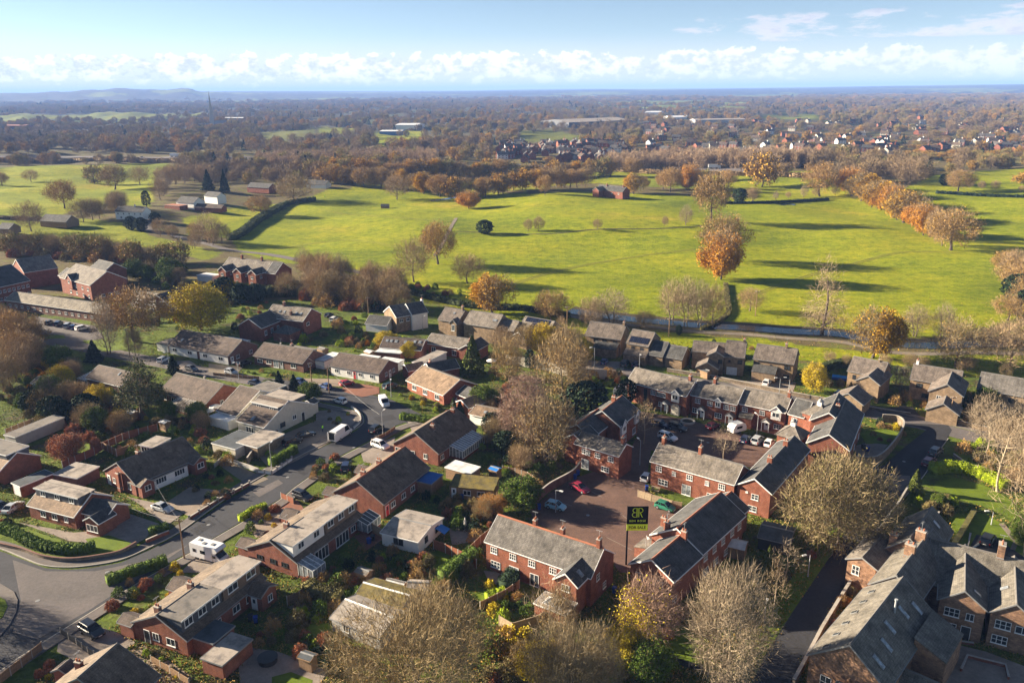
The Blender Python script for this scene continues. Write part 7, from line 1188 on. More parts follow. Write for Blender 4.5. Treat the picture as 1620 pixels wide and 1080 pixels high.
# ================================================================== vehicles
VP = {}
def vehicle_proto(kind):
    """dict of parts: name -> list of (mesh, location); x forward"""
    S = dict(hatch=(4.0, 1.76, 1.48, .0), suv=(4.5, 1.88, 1.68, .08), saloon=(4.6, 1.8, 1.44, .0), estate=(4.6, 1.82, 1.5, .0), small_van=(4.9, 1.95, 1.95, .05), van=(6.4, 2.05, 2.65, .1))
    L, W, H, lift = S[kind]; hw = W / 2; parts = {}; wr = .33 if kind != 'van' else .36; xf, xr = L * .31, -L * .29
    if kind == 'van': xf, xr = L * .32, -L * .27
    belt = dict(hatch=.92, suv=1.06, saloon=.92, estate=.94, small_van=1.15, van=1.35)[kind]; gb = .2 + lift; hood = belt - .12
    # lower body loft, stations from rear to front
    st = [(-L / 2, .72, gb + .15, belt - .14, .88), (-L / 2 + .12, .9, gb, belt - .03, .96), (-L * .36, 1, gb, belt, 1), (0, 1, gb, belt, 1), (L * .2, 1, gb, belt, 1), (L * .30, 1, gb, hood + .04, .97), (L * .43, .96, gb, hood - .10, .92), (L / 2 - .06, .84, gb + .02, hood - .24, .8), (L / 2, .7, gb + .12, hood - .36, .68)]
    m = MB(); vs = []; ring = 10
    for x, w, zb, zt, tw_ in st:
        w *= hw; zm = zb + (zt - zb) * .45; vs += [(x, -w * .86, zb), (x, -w, zb + .12), (x, -w * 1.0, zm), (x, -w * .97, zt - .08), (x, -w * .86, zt), (x, w * .86, zt), (x, w * .97, zt - .08), (x, w, zm), (x, w, zb + .12), (x, w * .86, zb)]
    fs = [tuple(range(ring))[::-1], tuple(range((len(st) - 1) * ring, len(st) * ring))]
    for k in range(len(st) - 1):
        for i in range(ring): a = k * ring + i; b = k * ring + (i + 1) % ring; fs.append((a, b, b + ring, a + ring))
    m.poly(vs, fs, 'paint_white')
    # cabin: base and roof rectangles
    C = dict(hatch=(-L * .47, L * .24, -L * .36, L * .06), suv=(-L * .48, L * .24, -L * .42, L * .08), saloon=(-L * .40, L * .22, -L * .24, L * .04), estate=(-L * .48, L * .23, -L * .41, L * .05), small_van=(-L * .49, L * .33, -L * .485, L * .16), van=(-L * .495, L * .36, -L * .49, L * .25))[kind]
    b0, b1, r0, r1 = C; bw, rw = hw * .88, hw * (.72 if kind not in ('van', 'small_van') else .84); zb, zt = belt - .02, H
    m.poly([(r0, -rw, zt - .05), (r1, -rw, zt - .05), (r1, rw, zt - .05), (r0, rw, zt - .05), (r0 + .12, -rw * .9, zt), (r1 - .15, -rw * .9, zt), (r1 - .15, rw * .9, zt), (r0 + .12, rw * .9, zt), (r0, -rw, zt - .11), (r1, -rw, zt - .11), (r1, rw, zt - .11), (r0, rw, zt - .11)],
           [(4, 5, 6, 7), (0, 1, 5, 4), (1, 2, 6, 5), (2, 3, 7, 6), (3, 0, 4, 7), (8, 9, 1, 0), (9, 10, 2, 1), (10, 11, 3, 2), (11, 8, 0, 3)], 'paint_white')
    def pil(xa, xb, w=.07):
        for sy in (-1, 1): m.tube((xa, sy * bw, zb), (xb, sy * rw, zt - .08), w, w * .8, 'paint_white', 4)
    pil(b0 + .03, r0 + .04); pil(b1 - .03, r1 - .02); pil((b0 + b1) / 2 - .15, (r0 + r1) / 2 - .05, .05)
    if kind in ('hatch', 'suv', 'estate'): pil(b0 + .75, r0 + .6, .06)
    if kind in ('van', 'small_van'):
        xs = b1 - L * .30
        m.poly([(b0, -bw, zb), (xs, -bw, zb), (xs, -rw, zt - .06), (r0, -rw, zt - .06), (b0, bw, zb), (xs, bw, zb), (xs, rw, zt - .06), (r0, rw, zt - .06)], [(0, 1, 2, 3), (5, 4, 7, 6), (4, 0, 3, 7), (1, 5, 6, 2)], 'paint_white')
    parts['body'] = m.mesh('body', uv=False)
    g = MB(); i = .025; g.poly([(b0 + i, -bw + i, zb), (b1 - i, -bw + i, zb), (b1 - i, bw - i, zb), (b0 + i, bw - i, zb), (r0 + i, -rw + i, zt - .1), (r1 - i, -rw + i, zt - .1), (r1 - i, rw - i, zt - .1), (r0 + i, rw - i, zt - .1)], [(0, 1, 5, 4), (1, 2, 6, 5), (2, 3, 7, 6), (3, 0, 4, 7), (4, 5, 6, 7)], 'car_glass'); parts['windows'] = g.mesh('windows', uv=False)
    w = MB(); w.tube((0, -.11, 0), (0, .11, 0), wr, wr, 'tyre', 16); parts['wheel'] = w.mesh('wheel', uv=False)
    r = MB(); r.tube((0, -.125, 0), (0, .125, 0), wr * .62, wr * .62, 'alloy', 10); parts['rim'] = r.mesh('rim', uv=False)
    q = MB(); q.obox((0, 0, 0), Vector((.08, 0, 0)), Vector((0, .17, 0)), Vector((0, 0, .07)), 'lamp_glass'); parts['headlight'] = q.mesh('headlight', uv=False); q = MB(); q.obox((0, 0, 0), Vector((.06, 0, 0)), Vector((0, .10, 0)), Vector((0, 0, .14)), 'lamp_red'); parts['tail_light'] = q.mesh('tail_light', uv=False)
    q = MB(); q.obox((0, 0, 0), Vector((.07, 0, 0)), Vector((0, .09, 0)), Vector((0, 0, .06)), 'black_trim'); parts['mirror'] = q.mesh('mirror', uv=False); q = MB(); q.obox((0, 0, 0), Vector((.012, 0, 0)), Vector((0, .26, 0)), Vector((0, 0, .055)), 'white_trim'); parts['number_plate'] = q.mesh('number_plate', uv=False)
    parts['_pos'] = dict(wheel=[(xf, s * (hw - .10), wr) for s in (-1, 1)] + [(xr, s * (hw - .10), wr) for s in (-1, 1)], headlight=[(L / 2 - .16, s * hw * .62, hood - .34) for s in (-1, 1)], tail_light=[(-L / 2 + .07, s * hw * .74, belt - .22) for s in (-1, 1)], mirror=[(b1 - .35, s * (hw + .05), belt + .02) for s in (-1, 1)], number_plate=[(L / 2 + .01, 0, gb + .26), (-L / 2 - .01, 0, gb + .36)])
    return parts
def vehicle(u, v, ang, kind, paint, label, group=None, z=.06, cat='car', name='parked_car', terr=False):
    if kind not in VP: VP[kind] = vehicle_proto(kind)
    pr = VP[kind]; p = G(u, v) if terr else P(u, v, 0); r = empty(name, (p[0], p[1], (p[2] if terr else 0) + z), ang, label=label, cat=cat, group=group)
    o = link('body', pr['body'], r); o.material_slots[0].link = 'OBJECT'; o.material_slots[0].material = MATS['paint_' + paint]; link('windows', pr['windows'], r)
    for nm, ps in pr['_pos'].items():
        for q in ps:
            w = link(nm, pr[nm], r, q)
            if nm == 'wheel': link('rim', pr['rim'], w)
    return r
def adir(u0, v0, u1, v1): a, b = P(u0, v0), P(u1, v1); return math.atan2(b.y - a.y, b.x - a.x)
ST = adir(300, 850, 540, 690); CR = ST + math.pi / 2; ROW = adir(265, 562, 361, 580)
CARS = [(70 * 0 + 146, 1001, adir(125, 990, 170, 1018), 'suv', 'black', 'black hatchback on the drive at the bottom left corner'), (258, 806, adir(238, 800, 280, 812), 'saloon', 'silver', 'silver saloon on the drive by the telegraph pole'), (479, 787, adir(460, 780, 497, 794), 'estate', 'black', 'black estate car behind the orange fence panel on the street'), (463, 702, adir(450, 708, 480, 697), 'suv', 'black', 'nearer black car on the gravel drive behind the van'), (484, 690, adir(465, 694, 500, 684), 'saloon', 'black', 'farther black car on the gravel drive behind the van'),
 (596, 681, ST, 'suv', 'black', 'dark suv parked at the kerb opposite the open van'), (602, 707, adir(585, 702, 618, 713), 'suv', 'white', 'white compact suv on the drive beside the two-chimney bungalow'), (548, 741, adir(545, 752, 551, 731), 'suv', 'navy', 'dark blue car end-on between the street garden conifers'), (538, 636, adir(552, 640, 525, 632), 'hatch', 'white', 'white hatchback parked at the street bend'), (549, 608, adir(538, 610, 560, 605), 'hatch', 'red', 'bright red hatchback on the paved bungalow drive'), (515, 613, adir(528, 618, 503, 608), 'hatch', 'blue', 'blue hatchback parked in front of the conifers'), (617, 613, adir(605, 618, 630, 608), 'suv', 'teal', 'dark green car behind the white street van'), (405, 608, ROW, 'saloon', 'navy', 'dark blue saloon on the side street by the conifers'), (476, 606, ROW, 'hatch', 'blue', 'blue car half hidden by the front garden conifers'), (387, 577, adir(375, 580, 400, 572), 'suv', 'black', 'black car beside the gable of the long bungalow'), (259, 571, adir(252, 575, 268, 566), 'suv', 'white', 'white car on the drive of the white garage'), (303, 585, ROW, 'hatch', 'grey', 'grey car on the street before the long bungalow'), (366, 630 - 40, ROW, 'hatch', 'silver', 'silver car turning past the middle bungalow'),
 (733, 636, adir(722, 636, 745, 636), 'hatch', 'white', 'white car half under the red-brown garage roof'),
 (879, 803, adir(862, 799, 896, 807), 'hatch', 'pale_blue', 'pale blue small car in the mews car court'), (917, 774, adir(902, 766, 935, 782), 'saloon', 'crimson', 'crimson coupe against the mews court wall'), (1023, 757, adir(1016, 764, 1028, 749), 'hatch', 'white', 'white car nosing out at the terrace end wall'), (1056, 694, adir(1040, 689, 1073, 699), 'suv', 'white', 'white suv parked in front of the mews terraces'), (1072, 679, adir(1058, 674, 1087, 683), 'suv', 'black', 'black car beside the white suv in the mews'), (1045, 674, adir(1030, 670, 1058, 677), 'estate', 'navy', 'long navy car under the pinkish bare tree'), (1052, 804, adir(1040, 800, 1064, 808), 'hatch', 'green', 'green car behind the sale board and grey fence'), (1180, 697, adir(1172, 703, 1186, 690), 'hatch', 'navy', 'dark car left in the row of three below the porches'), (1198, 699, adir(1190, 706, 1205, 691), 'suv', 'silver', 'silver car middle in the row of three below the porches'), (1217, 703, adir(1209, 710, 1224, 694), 'hatch', 'white', 'white car right in the row of three below the porches'), (1128, 676, adir(1120, 679, 1138, 671), 'hatch', 'dark_red', 'dark red car behind the small bare birches'),
 (1480, 717, adir(1470, 725, 1492, 708), 'suv', 'grey', 'dark grey car parked farther up on the lane'), (1469, 734, adir(1458, 745, 1482, 724), 'suv', 'dark_red', 'dark maroon car parked nearer on the lane'), (1562, 857, adir(1556, 866, 1569, 846), 'suv', 'black', 'dark car on the courtyard drive among the lawns'), (1213, 607, adir(1208, 614, 1220, 600), 'hatch', 'white', 'white car on the drive of the wide stone house'), (1329, 626, adir(1320, 632, 1338, 620), 'suv', 'navy', 'dark car on the drive left of the hipped stone garage'), (956, 574, adir(952, 580, 960, 568), 'hatch', 'blue', 'blue car under the broad stone house porch'), (988, 577, adir(983, 583, 993, 570), 'suv', 'teal', 'dark green car beneath the solar house'), (1006, 578, adir(1001, 584, 1011, 571), 'hatch', 'navy', 'second dark car beneath the solar house'),
 (93, 514, adir(88, 518, 102, 508), 'suv', 'navy', 'navy car leftmost in the care block car park'), (108, 517, adir(102, 521, 116, 511), 'suv', 'silver', 'silver car second in the care block car park'), (117, 519, adir(111, 523, 124, 513), 'hatch', 'blue', 'blue car third in the care block car park'), (131, 521, adir(124, 523, 142, 519), 'suv', 'white', 'white car by the brown hedge in the car park'), (78, 512, adir(72, 516, 84, 507), 'hatch', 'black', 'black car at the far left end of the car park'),
 (2, 806, adir(-12, 800, 14, 812), 'suv', 'black', 'dark car cut by the left edge above the corner lawn'), (22, 805, adir(14, 812, 32, 800), 'saloon', 'silver', 'silver motorcycle-like small car in the left edge drive'), (529, 507, adir(524, 511, 536, 504), 'suv', 'white', 'white car on the drive behind the pale skylit brick house'), (521, 500, adir(515, 503, 528, 497), 'hatch', 'navy', 'dark car under the trees behind the skylit brick house'), (438, 1000 + 8, adir(425, 1000, 452, 1015), 'hatch', 'black', 'x')]
for c in CARS:
    if c[-1] == 'x': continue
    vehicle(c[0], c[1] + 1, c[2], *c[3:])
vehicle(540, 692, ST, 'van', 'white', 'long white panel van with open rear doors parked on the street', cat='van', name='panel_van'); vehicle(608, 640, adir(600, 628, 616, 652), 'small_van', 'white', 'white small van facing down the street at the close junction', cat='van', name='panel_van')
def van_doors():
    o = [q for q in bpy.data.objects if q.name == 'panel_van'][0]; m = MB(); m.box(-3.26, -3.2, -.86, .86, .7, 2.4, 'black_trim'); m.build('load_bay', o); 
    for s in (-1, 1): m = MB(); m.obox((-3.45, s * 1.05, 1.5), Vector((.32, s * .12, 0)), Vector((0, .03, 0)), Vector((0, 0, .95)), 'paint_white'); m.build('rear_door', o)
van_doors()
# motorhome
p = P(333, 884); a = adir(303, 876, 362, 893); r = empty('motorhome', (p.x, p.y, .05), a, label='white coachbuilt motorhome parked beside the street bungalow', cat='motorhome')
m = MB(); m.prism([(-3.2, .5), (1.5, .5), (1.5, 1.9), (2.5, 2.15), (2.75, 2.5), (2.3, 2.95), (-3.1, 2.95), (-3.2, 2.8)], -1.1, 1.1, 'paint_white', 'y'); m.prism([(1.5, .45), (3.2, .45), (3.25, .85), (2.9, 1.15), (1.9, 1.9), (1.5, 1.9)], -.98, .98, 'paint_white', 'y'); m.build('body', r)
m = MB(); m.poly([(2.92, -.85, 1.17), (2.92, .85, 1.17), (2.0, .85, 1.88), (2.0, -.85, 1.88)], [(0, 1, 2, 3)], 'car_glass')
for v_ in m.v[:]: pass
m.v = [(x + .03, y, z + .03) for x, y, z in m.v]; m.build('windscreen', r)
for x, w in ((-2.2, .7), (-.4, 1.1), (1.9, .7)):
    for s in (-1, 1): m = MB(); yy = s * (1.115 if x < 1.5 else .995); m.box(x - w / 2, x + w / 2, yy - .012, yy + .012, 1.45 if x < 1.5 else 1.1, 2.05 if x < 1.5 else 1.6, 'car_glass'); m.build('window', r)
for x, y in ((-2, .3), (-.6, -.3), (1.0, 0)): m = MB(); m.box(x - .3, x + .3, y - .3, y + .3, 2.95, 3.05, 'lead'); m.build('roof_vent', r)
for x in (-1.9, 2.3):
    for s in (-1, 1): m = MB(); m.tube((x, s * .85, .33), (x, s * 1.08, .33), .34, .34, 'tyre', 14); m.build('wheel', r)
m = MB(); m.box(-3.25, -3.18, -1.0, 1.0, .55, .8, 'black_trim'); m.build('rear_bumper', r)
# white caravan in the mews, lorry and traffic
p = P(1165, 684); r = empty('caravan', (p.x, p.y, .05), adir(1152, 688, 1182, 680), label='small rounded white caravan below the mews porches', cat='caravan'); m = MB(); m.prism([(-1.9, .55), (-1.95, 1.5), (-1.5, 2.25), (-.9, 2.45), (1.0, 2.45), (1.6, 2.2), (2.0, 1.4), (1.95, .55)], -1.0, 1.0, 'paint_white', 'y'); m.build('body', r)
m = MB(); m.box(-.9, .7, -1.03, -1.0, 1.3, 1.85, 'car_glass'); m.build('window', r); m = MB(); m.tube((0, -1.0, .32), (0, 1.0, .32), .32, .32, 'tyre', 12); m.build('axle', r)
def lorry(u, v, col, lab, L=13):
    p = G(u, v); r = empty('lorry', (p.x, p.y, p.z + .55), adir(u, v, u + 20, v), label=lab, cat='lorry'); m = MB(); m.box(-L / 2, L / 2 - 2.6, -1.25, 1.25, 1.1, 4.1, col); m.build('trailer', r); m = MB(); m.box(L / 2 - 2.3, L / 2, -1.2, 1.2, .6, 3.4, 'paint_white'); m.build('cab', r); m = MB()
    for x in (-L / 2 + 1.5, -L / 2 + 2.8, L / 2 - 1.2, L / 2 - 3.5): m.tube((x, -1.2, .5), (x, 1.2, .5), .5, .5, 'tyre', 10)
    m.build('wheels', r)
lorry(76, 249, 'cladding_grey', 'grey-blue lorry crossing the motorway at far left', 16); lorry(276, 249, 'paint_white', 'white lorry on the motorway right of the grey one', 10); lorry(1130, 268, 'paint_white', 'white lorry behind the pink thicket', 11)
for i, (u, v, c) in enumerate([(30, 251, 'white'), (150, 250, 'grey'), (178, 249, 'blue'), (225, 250, 'silver'), (672, 263, 'white'), (712, 264, 'red'), (820, 263, 'silver'), (905, 266, 'white')]): vehicle(u, v, 0, 'hatch', c, c + ' car on the motorway ' + ['at the far left', 'left of the white lorry', 'just left of the white lorry', 'near the pinkish tree', 'under the footbridge gap', 'right of the gap', 'beyond the oak row', 'behind the estate'][i], z=.56, terr=True, name='motorway_car')
# ================================================================== fences and walls
def fence(pix, label, h=1.8, mat='fence_red', post='concrete', step=1.83, name='panel_fence', cat='fence', terr=False):
    pts = [P(*q) for q in pix]; r = empty(name, (pts[0].x, pts[0].y, 0), 0, label=label, cat=cat); pm = MB(); pm.box(-.06, .06, -.06, .06, 0, h + .1, post); pme = pm.mesh('post', uv=False); cache = {}
    o0 = pts[0]
    for i in range(len(pts) - 1):
        a, b = pts[i], pts[i + 1]; l = (b - a).length; n = max(1, round(l / step)); d = (b - a) / l; ang = math.atan2(d.y, d.x); w = l / n; key = round(w, 2)
        if key not in cache:
            m = MB(); m.box(.07, w - .07, -.02, .02, .08, h - .05, mat); k = max(3, int((w - .1) / .3))
            for j in range(k): x = .07 + (w - .14) * (j + .5) / k; m.box(x - .12, x + .12, -.035, .035, .1, h - .07, mat)
            m.box(.07, w - .07, -.05, .05, h - .05, h, mat); cache[key] = m.mesh('panel', uv=False)
        for j in range(n):
            q = a + d * (w * j) - o0; link('post', pme, r, (q.x, q.y, 0), (0, 0, ang)); link('panel', cache[key], r, (q.x, q.y, 0), (0, 0, ang))
    q = pts[-1] - o0; link('post', pme, r, (q.x, q.y, 0)); return r
def gwall(pix, label, h=.8, mat='brick_red', w=.22, cope='concrete', posts=0, name='garden_wall', smooth=False, cat='wall'):
    pts = [tuple(P(*q)) for q in pix]
    if smooth: pts = smooth_line(pts, n=5)
    r = empty(name, (*pts[0], 0), 0, label=label, cat=cat); m = MB(); c = MB(); o = Vector(pts[0])
    A = offs(pts, w / 2); B = offs(pts, -w / 2); A2 = offs(pts, w / 2 + .05); B2 = offs(pts, -w / 2 - .05)
    for (mm, X, Y, z0, z1, mt) in ((m, A, B, 0, h, mat), (c, A2, B2, h, h + .07, cope)):
        for i in range(len(pts) - 1):
            q = [(X[i][0] - o.x, X[i][1] - o.y), (X[i + 1][0] - o.x, X[i + 1][1] - o.y), (Y[i + 1][0] - o.x, Y[i + 1][1] - o.y), (Y[i][0] - o.x, Y[i][1] - o.y)]
            mm.poly([(*p, z0) for p in q] + [(*p, z1) for p in q], [(4, 5, 6, 7), (0, 1, 5, 4), (1, 2, 6, 5), (2, 3, 7, 6), (3, 0, 4, 7)], mt)
    m.build('wall', r); c.build('coping', r)
    if posts:
        pm = MB(); pm.box(-.14, .14, -.14, .14, 0, h + .35, cope); pm.box(-.18, .18, -.18, .18, h + .35, h + .42, cope); me = pm.mesh('pillar')
        for i in range(len(pts) - 1):
            a, b = Vector(pts[i]), Vector(pts[i + 1]); n = max(1, round((b - a).length / posts))
            for j in range(n + (i == len(pts) - 2)): q = a.lerp(b, j / n) - o; link('pillar', me, r, (q.x, q.y, 0))
    return r
fence([(100, 742), (120, 733), (150, 720), (162, 712), (205, 693), (250, 682)], 'red-brown panel fence with pale posts behind the copper trees'); fence([(165, 712), (185, 722), (205, 716)], 'short dark panel fence in the pair of bungalows garden', mat='wood'); fence([(0, 1082), (35, 1055), (68, 1028)], 'dark panel fence with white posts at the bottom left', h=1.4, mat='wood'); fence([(97, 1003), (122, 1020), (140, 1034), (150, 1040)], 'low black fence beside the bottom left drive', h=1.1, mat='black_trim'); fence([(240, 1048), (270, 1066), (300, 1085)], 'dark fence in front of the gravel strip', h=1.2, mat='wood')
fence([(686, 868), (705, 875), (725, 884), (742, 892), (754, 900)], 'orange panel fence with white posts between chalet lawn and patio'); fence([(742, 880), (760, 862), (775, 850)], 'brown panel fence beside the end of the long clipped hedge', mat='wood'); fence([(573, 832), (590, 842), (604, 850)], 'pale new timber fence and gate beside the chalet', mat='wood_pale', post='wood_pale'); fence([(795, 748), (815, 752), (835, 758), (850, 768)], 'dark panel fence below the green hedge in the back gardens', mat='wood', h=1.6)
fence([(1009, 786), (1030, 793), (1045, 797), (1063, 803), (1078, 806)], 'grey weathered panel fence in front of the middle mews terrace', mat='wood_pale', post='wood_pale', h=1.5); fence([(790, 990), (810, 1002), (850, 990), (870, 978)], 'timber fence round the dark yard behind the orangery', mat='wood_pale', post='wood_pale'); fence([(760, 965), (800, 945), (822, 930)], 'brown fence up the front terrace garden', mat='wood', h=1.5); fence([(455, 958), (475, 950), (490, 932)], 'dark timber gate fence by the conservatory', mat='wood', h=1.7)
fence([(445, 788), (465, 797)], 'single orange fence panel beside the black estate car', h=1.2); fence([(588, 712 - 12), (610, 690), (625, 680)], 'low brown fence beside the street opposite the van', h=.9, mat='wood'); fence([(10, 690), (40, 678), (80, 664), (100, 655)], 'brown fence above the long flat outbuilding', mat='wood'); fence([(338, 594), (375, 598), (410, 600)], 'low dark fence with white posts before the middle bungalow', h=.9, mat='wood'); fence([(1335, 575), (1310, 580)], 'pale fence piece by the stone house shed', mat='wood_pale')
fence([(1040, 1042), (1070, 1050), (1110, 1062), (1120, 1072)], 'dark slatted fence at the bottom edge by the flower bed', mat='black_trim', h=1.0); fence([(820, 745), (845, 738), (880, 728)], 'timber fence behind the lime hedge bank', mat='wood', h=1.5)
gwall([(300, 822), (345, 794), (395, 767)], 'low brick street wall with pale pillars before the dark front garden', h=.6, posts=2.2); gwall([(408, 748), (430, 750), (462, 728)], 'low wall with white pillars below the square hedge', h=.6, posts=1.8, mat='render_white'); gwall([(0, 868 - 4), (35, 872), (70, 884), (110, 888), (150, 884), (190, 876), (216, 862)], 'long low brick wall curving round the corner lawn, darkened for hedge shade', h=.7, smooth=True, mat='stone_wall_grey', cope='brick_brown'); gwall([(232, 860), (250, 852), (268, 845)], 'short brick wall at the corner drive', h=.8)  # curved corner wall takes a duller material to carry the hedge shade
gwall([(556, 645), (568, 655), (570, 668), (560, 678)], 'curved low wall at the street bend corner garden', h=.5, smooth=True, mat='render_white'); gwall([(340, 740), (352, 728), (395, 742), (410, 748)], 'grey garden wall along the shared drive', h=.9, mat='render_grey'); gwall([(392, 735), (412, 705), (440, 690)], 'buff block wall of the flat roofed extension yard', h=1.6, mat='stone_buff')
gwall([(845, 800), (868, 778), (905, 757), (918, 742)], 'curved buff wall bounding the mews car court', h=1.8, smooth=True, mat='brick_brown'); gwall([(800, 575), (860, 585), (900, 596), (960, 600)], 'long pinkish wall below the rear road', h=2.6, mat='render_cream', name='boundary_wall'); gwall([(1055, 588), (1120, 598), (1190, 612), (1250, 625), (1330, 640)], 'stone roadside wall behind the mews terrace', h=1.0, mat='stone_wall_grey')
gwall([(1352, 735), (1385, 735), (1408, 716), (1425, 692), (1428, 678), (1418, 670), (1395, 668)], 'tall curving stone wall around the walled lawn', h=2.0, mat='stone_wall_grey', smooth=True, name='boundary_wall'); gwall([(1435, 780), (1420, 805), (1390, 845), (1370, 868)], 'straight buff wall between the lane and the right gardens', h=1.5, mat='stone_wall_grey'); gwall([(1346, 925), (1326, 957), (1300, 1000), (1274, 1050), (1255, 1085)], 'old stone wall between the lane and the long barn', h=1.1, mat='stone_wall_grey', w=.35, name='boundary_wall'); gwall([(1508, 722), (1530, 738), (1560, 745)], 'low pale wall across the right hand garden', h=.7, mat='stone_buff')
gwall([(1515, 672), (1560, 682), (1620, 694)], 'pale stone wall on the far side of the right road', h=1.1, mat='stone_buff'); gwall([(1290, 632), (1345, 642), (1400, 650), (1440, 656)], 'stone kerb wall in front of the stone houses', h=.5, mat='stone_wall_grey'); gwall([(1545, 640), (1590, 655), (1578, 668), (1545, 655)], 'square pale yard wall by the grey roof', h=1.8, mat='stone_wall_grey'); gwall([(1480, 1000), (1500, 1015), (1540, 1020)], 'curved brick bed edge in the courtyard', h=.4, mat='brick_red'); gwall([(1520, 1062), (1530, 1040), (1590, 1055), (1595, 1075)], 'raised brick planting bed in the courtyard', h=.5, mat='brick_red')
gwall([(1560, 855), (1530, 872), (1535, 845)], 'white edge rail beside the courtyard drive', h=.3, mat='render_white'); gwall([(1485, 815), (1445, 865), (1430, 880)], 'pale patio wall inside the lane garden', h=.8, mat='render_grey'); gwall([(1540, 812), (1500, 880)], 'clipped low hedge-wall striping the shaded lawn', h=.7, mat='leaf_olive', cope='leaf_olive', w=.8, name='low_hedge', cat='hedge')
# ================================================================== lamps, poles, wires
def lamp(u, vb, label, h=6.0, arm=.9, col='galv', double=False):
    p = P(u, vb); r = empty('street_lamp', (p.x, p.y, 0), random.uniform(0, 6), label=label, cat='street lamp'); m = MB(); m.tube((0, 0, 0), (0, 0, 1.2), .1, .1, col, 8); m.tube((0, 0, 1.2), (0, 0, h), .065, .05, col, 8); m.tube((0, 0, h), (arm, 0, h + .15), .04, .04, col, 6); m.build('pole', r); m = MB(); m.obox((arm + .25, 0, h + .16), Vector((.36, 0, 0)), Vector((0, .16, 0)), Vector((0, 0, .07)), 'lamp_glass'); m.build('lamp_head', r)
for u, v, lab, h in [(430, 742, 'lamp post by the square hedge on the street', 5.5), (606, 691, 'tall lamp post by the street bend', 6), (619, 628, 'lamp post behind the white junction van', 5), (879, 810, 'lamp post beside the pale blue car in the mews court', 4.5), (1012, 736, 'black lamp post between two mews terraces', 5.5), (1021, 885, 'lamp post right of the sale board', 4.5), (1197, 690, 'globe lamp post at the mews porches', 5), (1278, 912, 'black lamp post on the dark lane verge', 4), (1209, 985, 'white lamp post by the lower slender tree', 3), (669, 522, 'white lamp post among the stone houses', 5), (1568, 830, 'thin black lamp post by the courtyard drive', 2.6), (940, 582, 'pale lamp post before the broad stone house', 6), (1011, 590, 'pale lamp post before the solar house', 5.5), (1232, 628, 'pale lamp post by the wide stone house', 5), (1247, 628, 'dark lamp post next to the pale one', 5), (378, 600, 'white lamp post on the side street', 5), (268, 640 - 60, 'lamp post by the long bungalow drive', 4)]: lamp(u, v, lab, h)
def pole(u, vb, h, label, lean=0):
    p = G(u, vb); r = empty('telegraph_pole', tuple(p), 0, label=label, cat='telegraph pole'); m = MB(); m.tube((0, 0, 0), (lean, 0, h), .15, .1, 'wood', 8); m.build('pole', r); m = MB(); m.box(-.7 + lean, .7 + lean, -.06, .06, h - .5, h - .38, 'wood')
    for x in (-.6, -.2, .2, .6): m.tube((x + lean, 0, h - .38), (x + lean, 0, h - .2), .05, .04, 'white_trim', 6)
    m.build('crossarm', r); return Vector((p.x + lean, p.y, p.z + h - .3))
T1 = pole(292, 884, 7.6, 'wooden telegraph pole beside the motorhome drive'); T2 = pole(521, 622, 7.5, 'wooden telegraph pole with wires before the red hatchback bungalow'); T3 = pole(493, 604, 5.5, 'short pole left of the wired telegraph pole'); T4 = pole(1499, 668, 6.5, 'leaning white road pole by the main road', .5); T5 = pole(1195, 500, 9, 'pole at the foot of the hedgerow'); T6 = pole(897, 522, 8, 'dark pole beside the canal trees'); T7 = pole(583, 496, 6, 'pole on the mown lawn'); T8 = pole(206, 566, 9, 'pole at the car park junction'); T9 = pole(1058, 532, 6, 'pole on the canal bank behind the stone houses')
def wire(a, b, sag=.8, lab=''):
    m = MB(); p = a
    for i in range(1, 13): f = i / 12; q = a.lerp(b, f); q.z -= sag * 4 * f * (1 - f); m.tube(p, q, .018, .018, 'lead', 3, cap=False); p = q
    o = m.build('wire'); tag(o, lab, 'wire')
def HP(u, v, z): p = P(u, v, z); return Vector((p.x, p.y, z))
wire(T1, HP(246, 764, 2.6), .5, 'service wire from the motorhome pole to the small porch gable'); wire(T1, HP(388, 869, 2.6), .4, 'service wire from the motorhome pole to the conservatory bungalow'); wire(T2, HP(479, 560, 4.5), .5, 'wire from the wired pole left to the chimney bungalow'); wire(T2, HP(600, 655, 4), 1, 'wire from the wired pole across the street bend'); wire(T2, HP(560, 580, 4.5), .4, 'short wire from the wired pole to the white fronted bungalow'); wire(T1, HP(200, 800, 2.8), .5, 'wire from the motorhome pole to the corner bungalow')
# ================================================================== the sale board
p = P(990, 893); r = empty('sale_board', (p.x, p.y, 0), 0, label='tall black and lime estate agent sale board on a single post between the brick terraces', cat='sign')
dist = p.y; zt = CAMH + ray(990, 800)[2] * dist / ray(990, 800)[1]; zb_ = CAMH + ray(990, 838)[2] * dist / ray(990, 838)[1]; zg = CAMH + ray(990, 828)[2] * dist / ray(990, 828)[1]
sc_m = (P(1021, 893) - P(988, 893)).length * 1.0; depth = dist * math.cos(PITCH) + (CAMH - zt) * math.sin(PITCH); BW = 33.5 * depth / FPX
m = MB(); m.box(-.1, .17, -.08, .08, 0, zb_, 'sign_black'); m.box(-.1, .0, -.06, .06, zb_, zt, 'sign_black'); m.build('post', r)
m = MB(); m.box(-.1, BW - .1, -.16, -.09, zg, zt, 'sign_black'); m.build('panel', r); m = MB(); m.box(-.1, BW - .1, -.165, -.09, zb_, zg - .003, 'lime'); m.build('slip_panel', r)
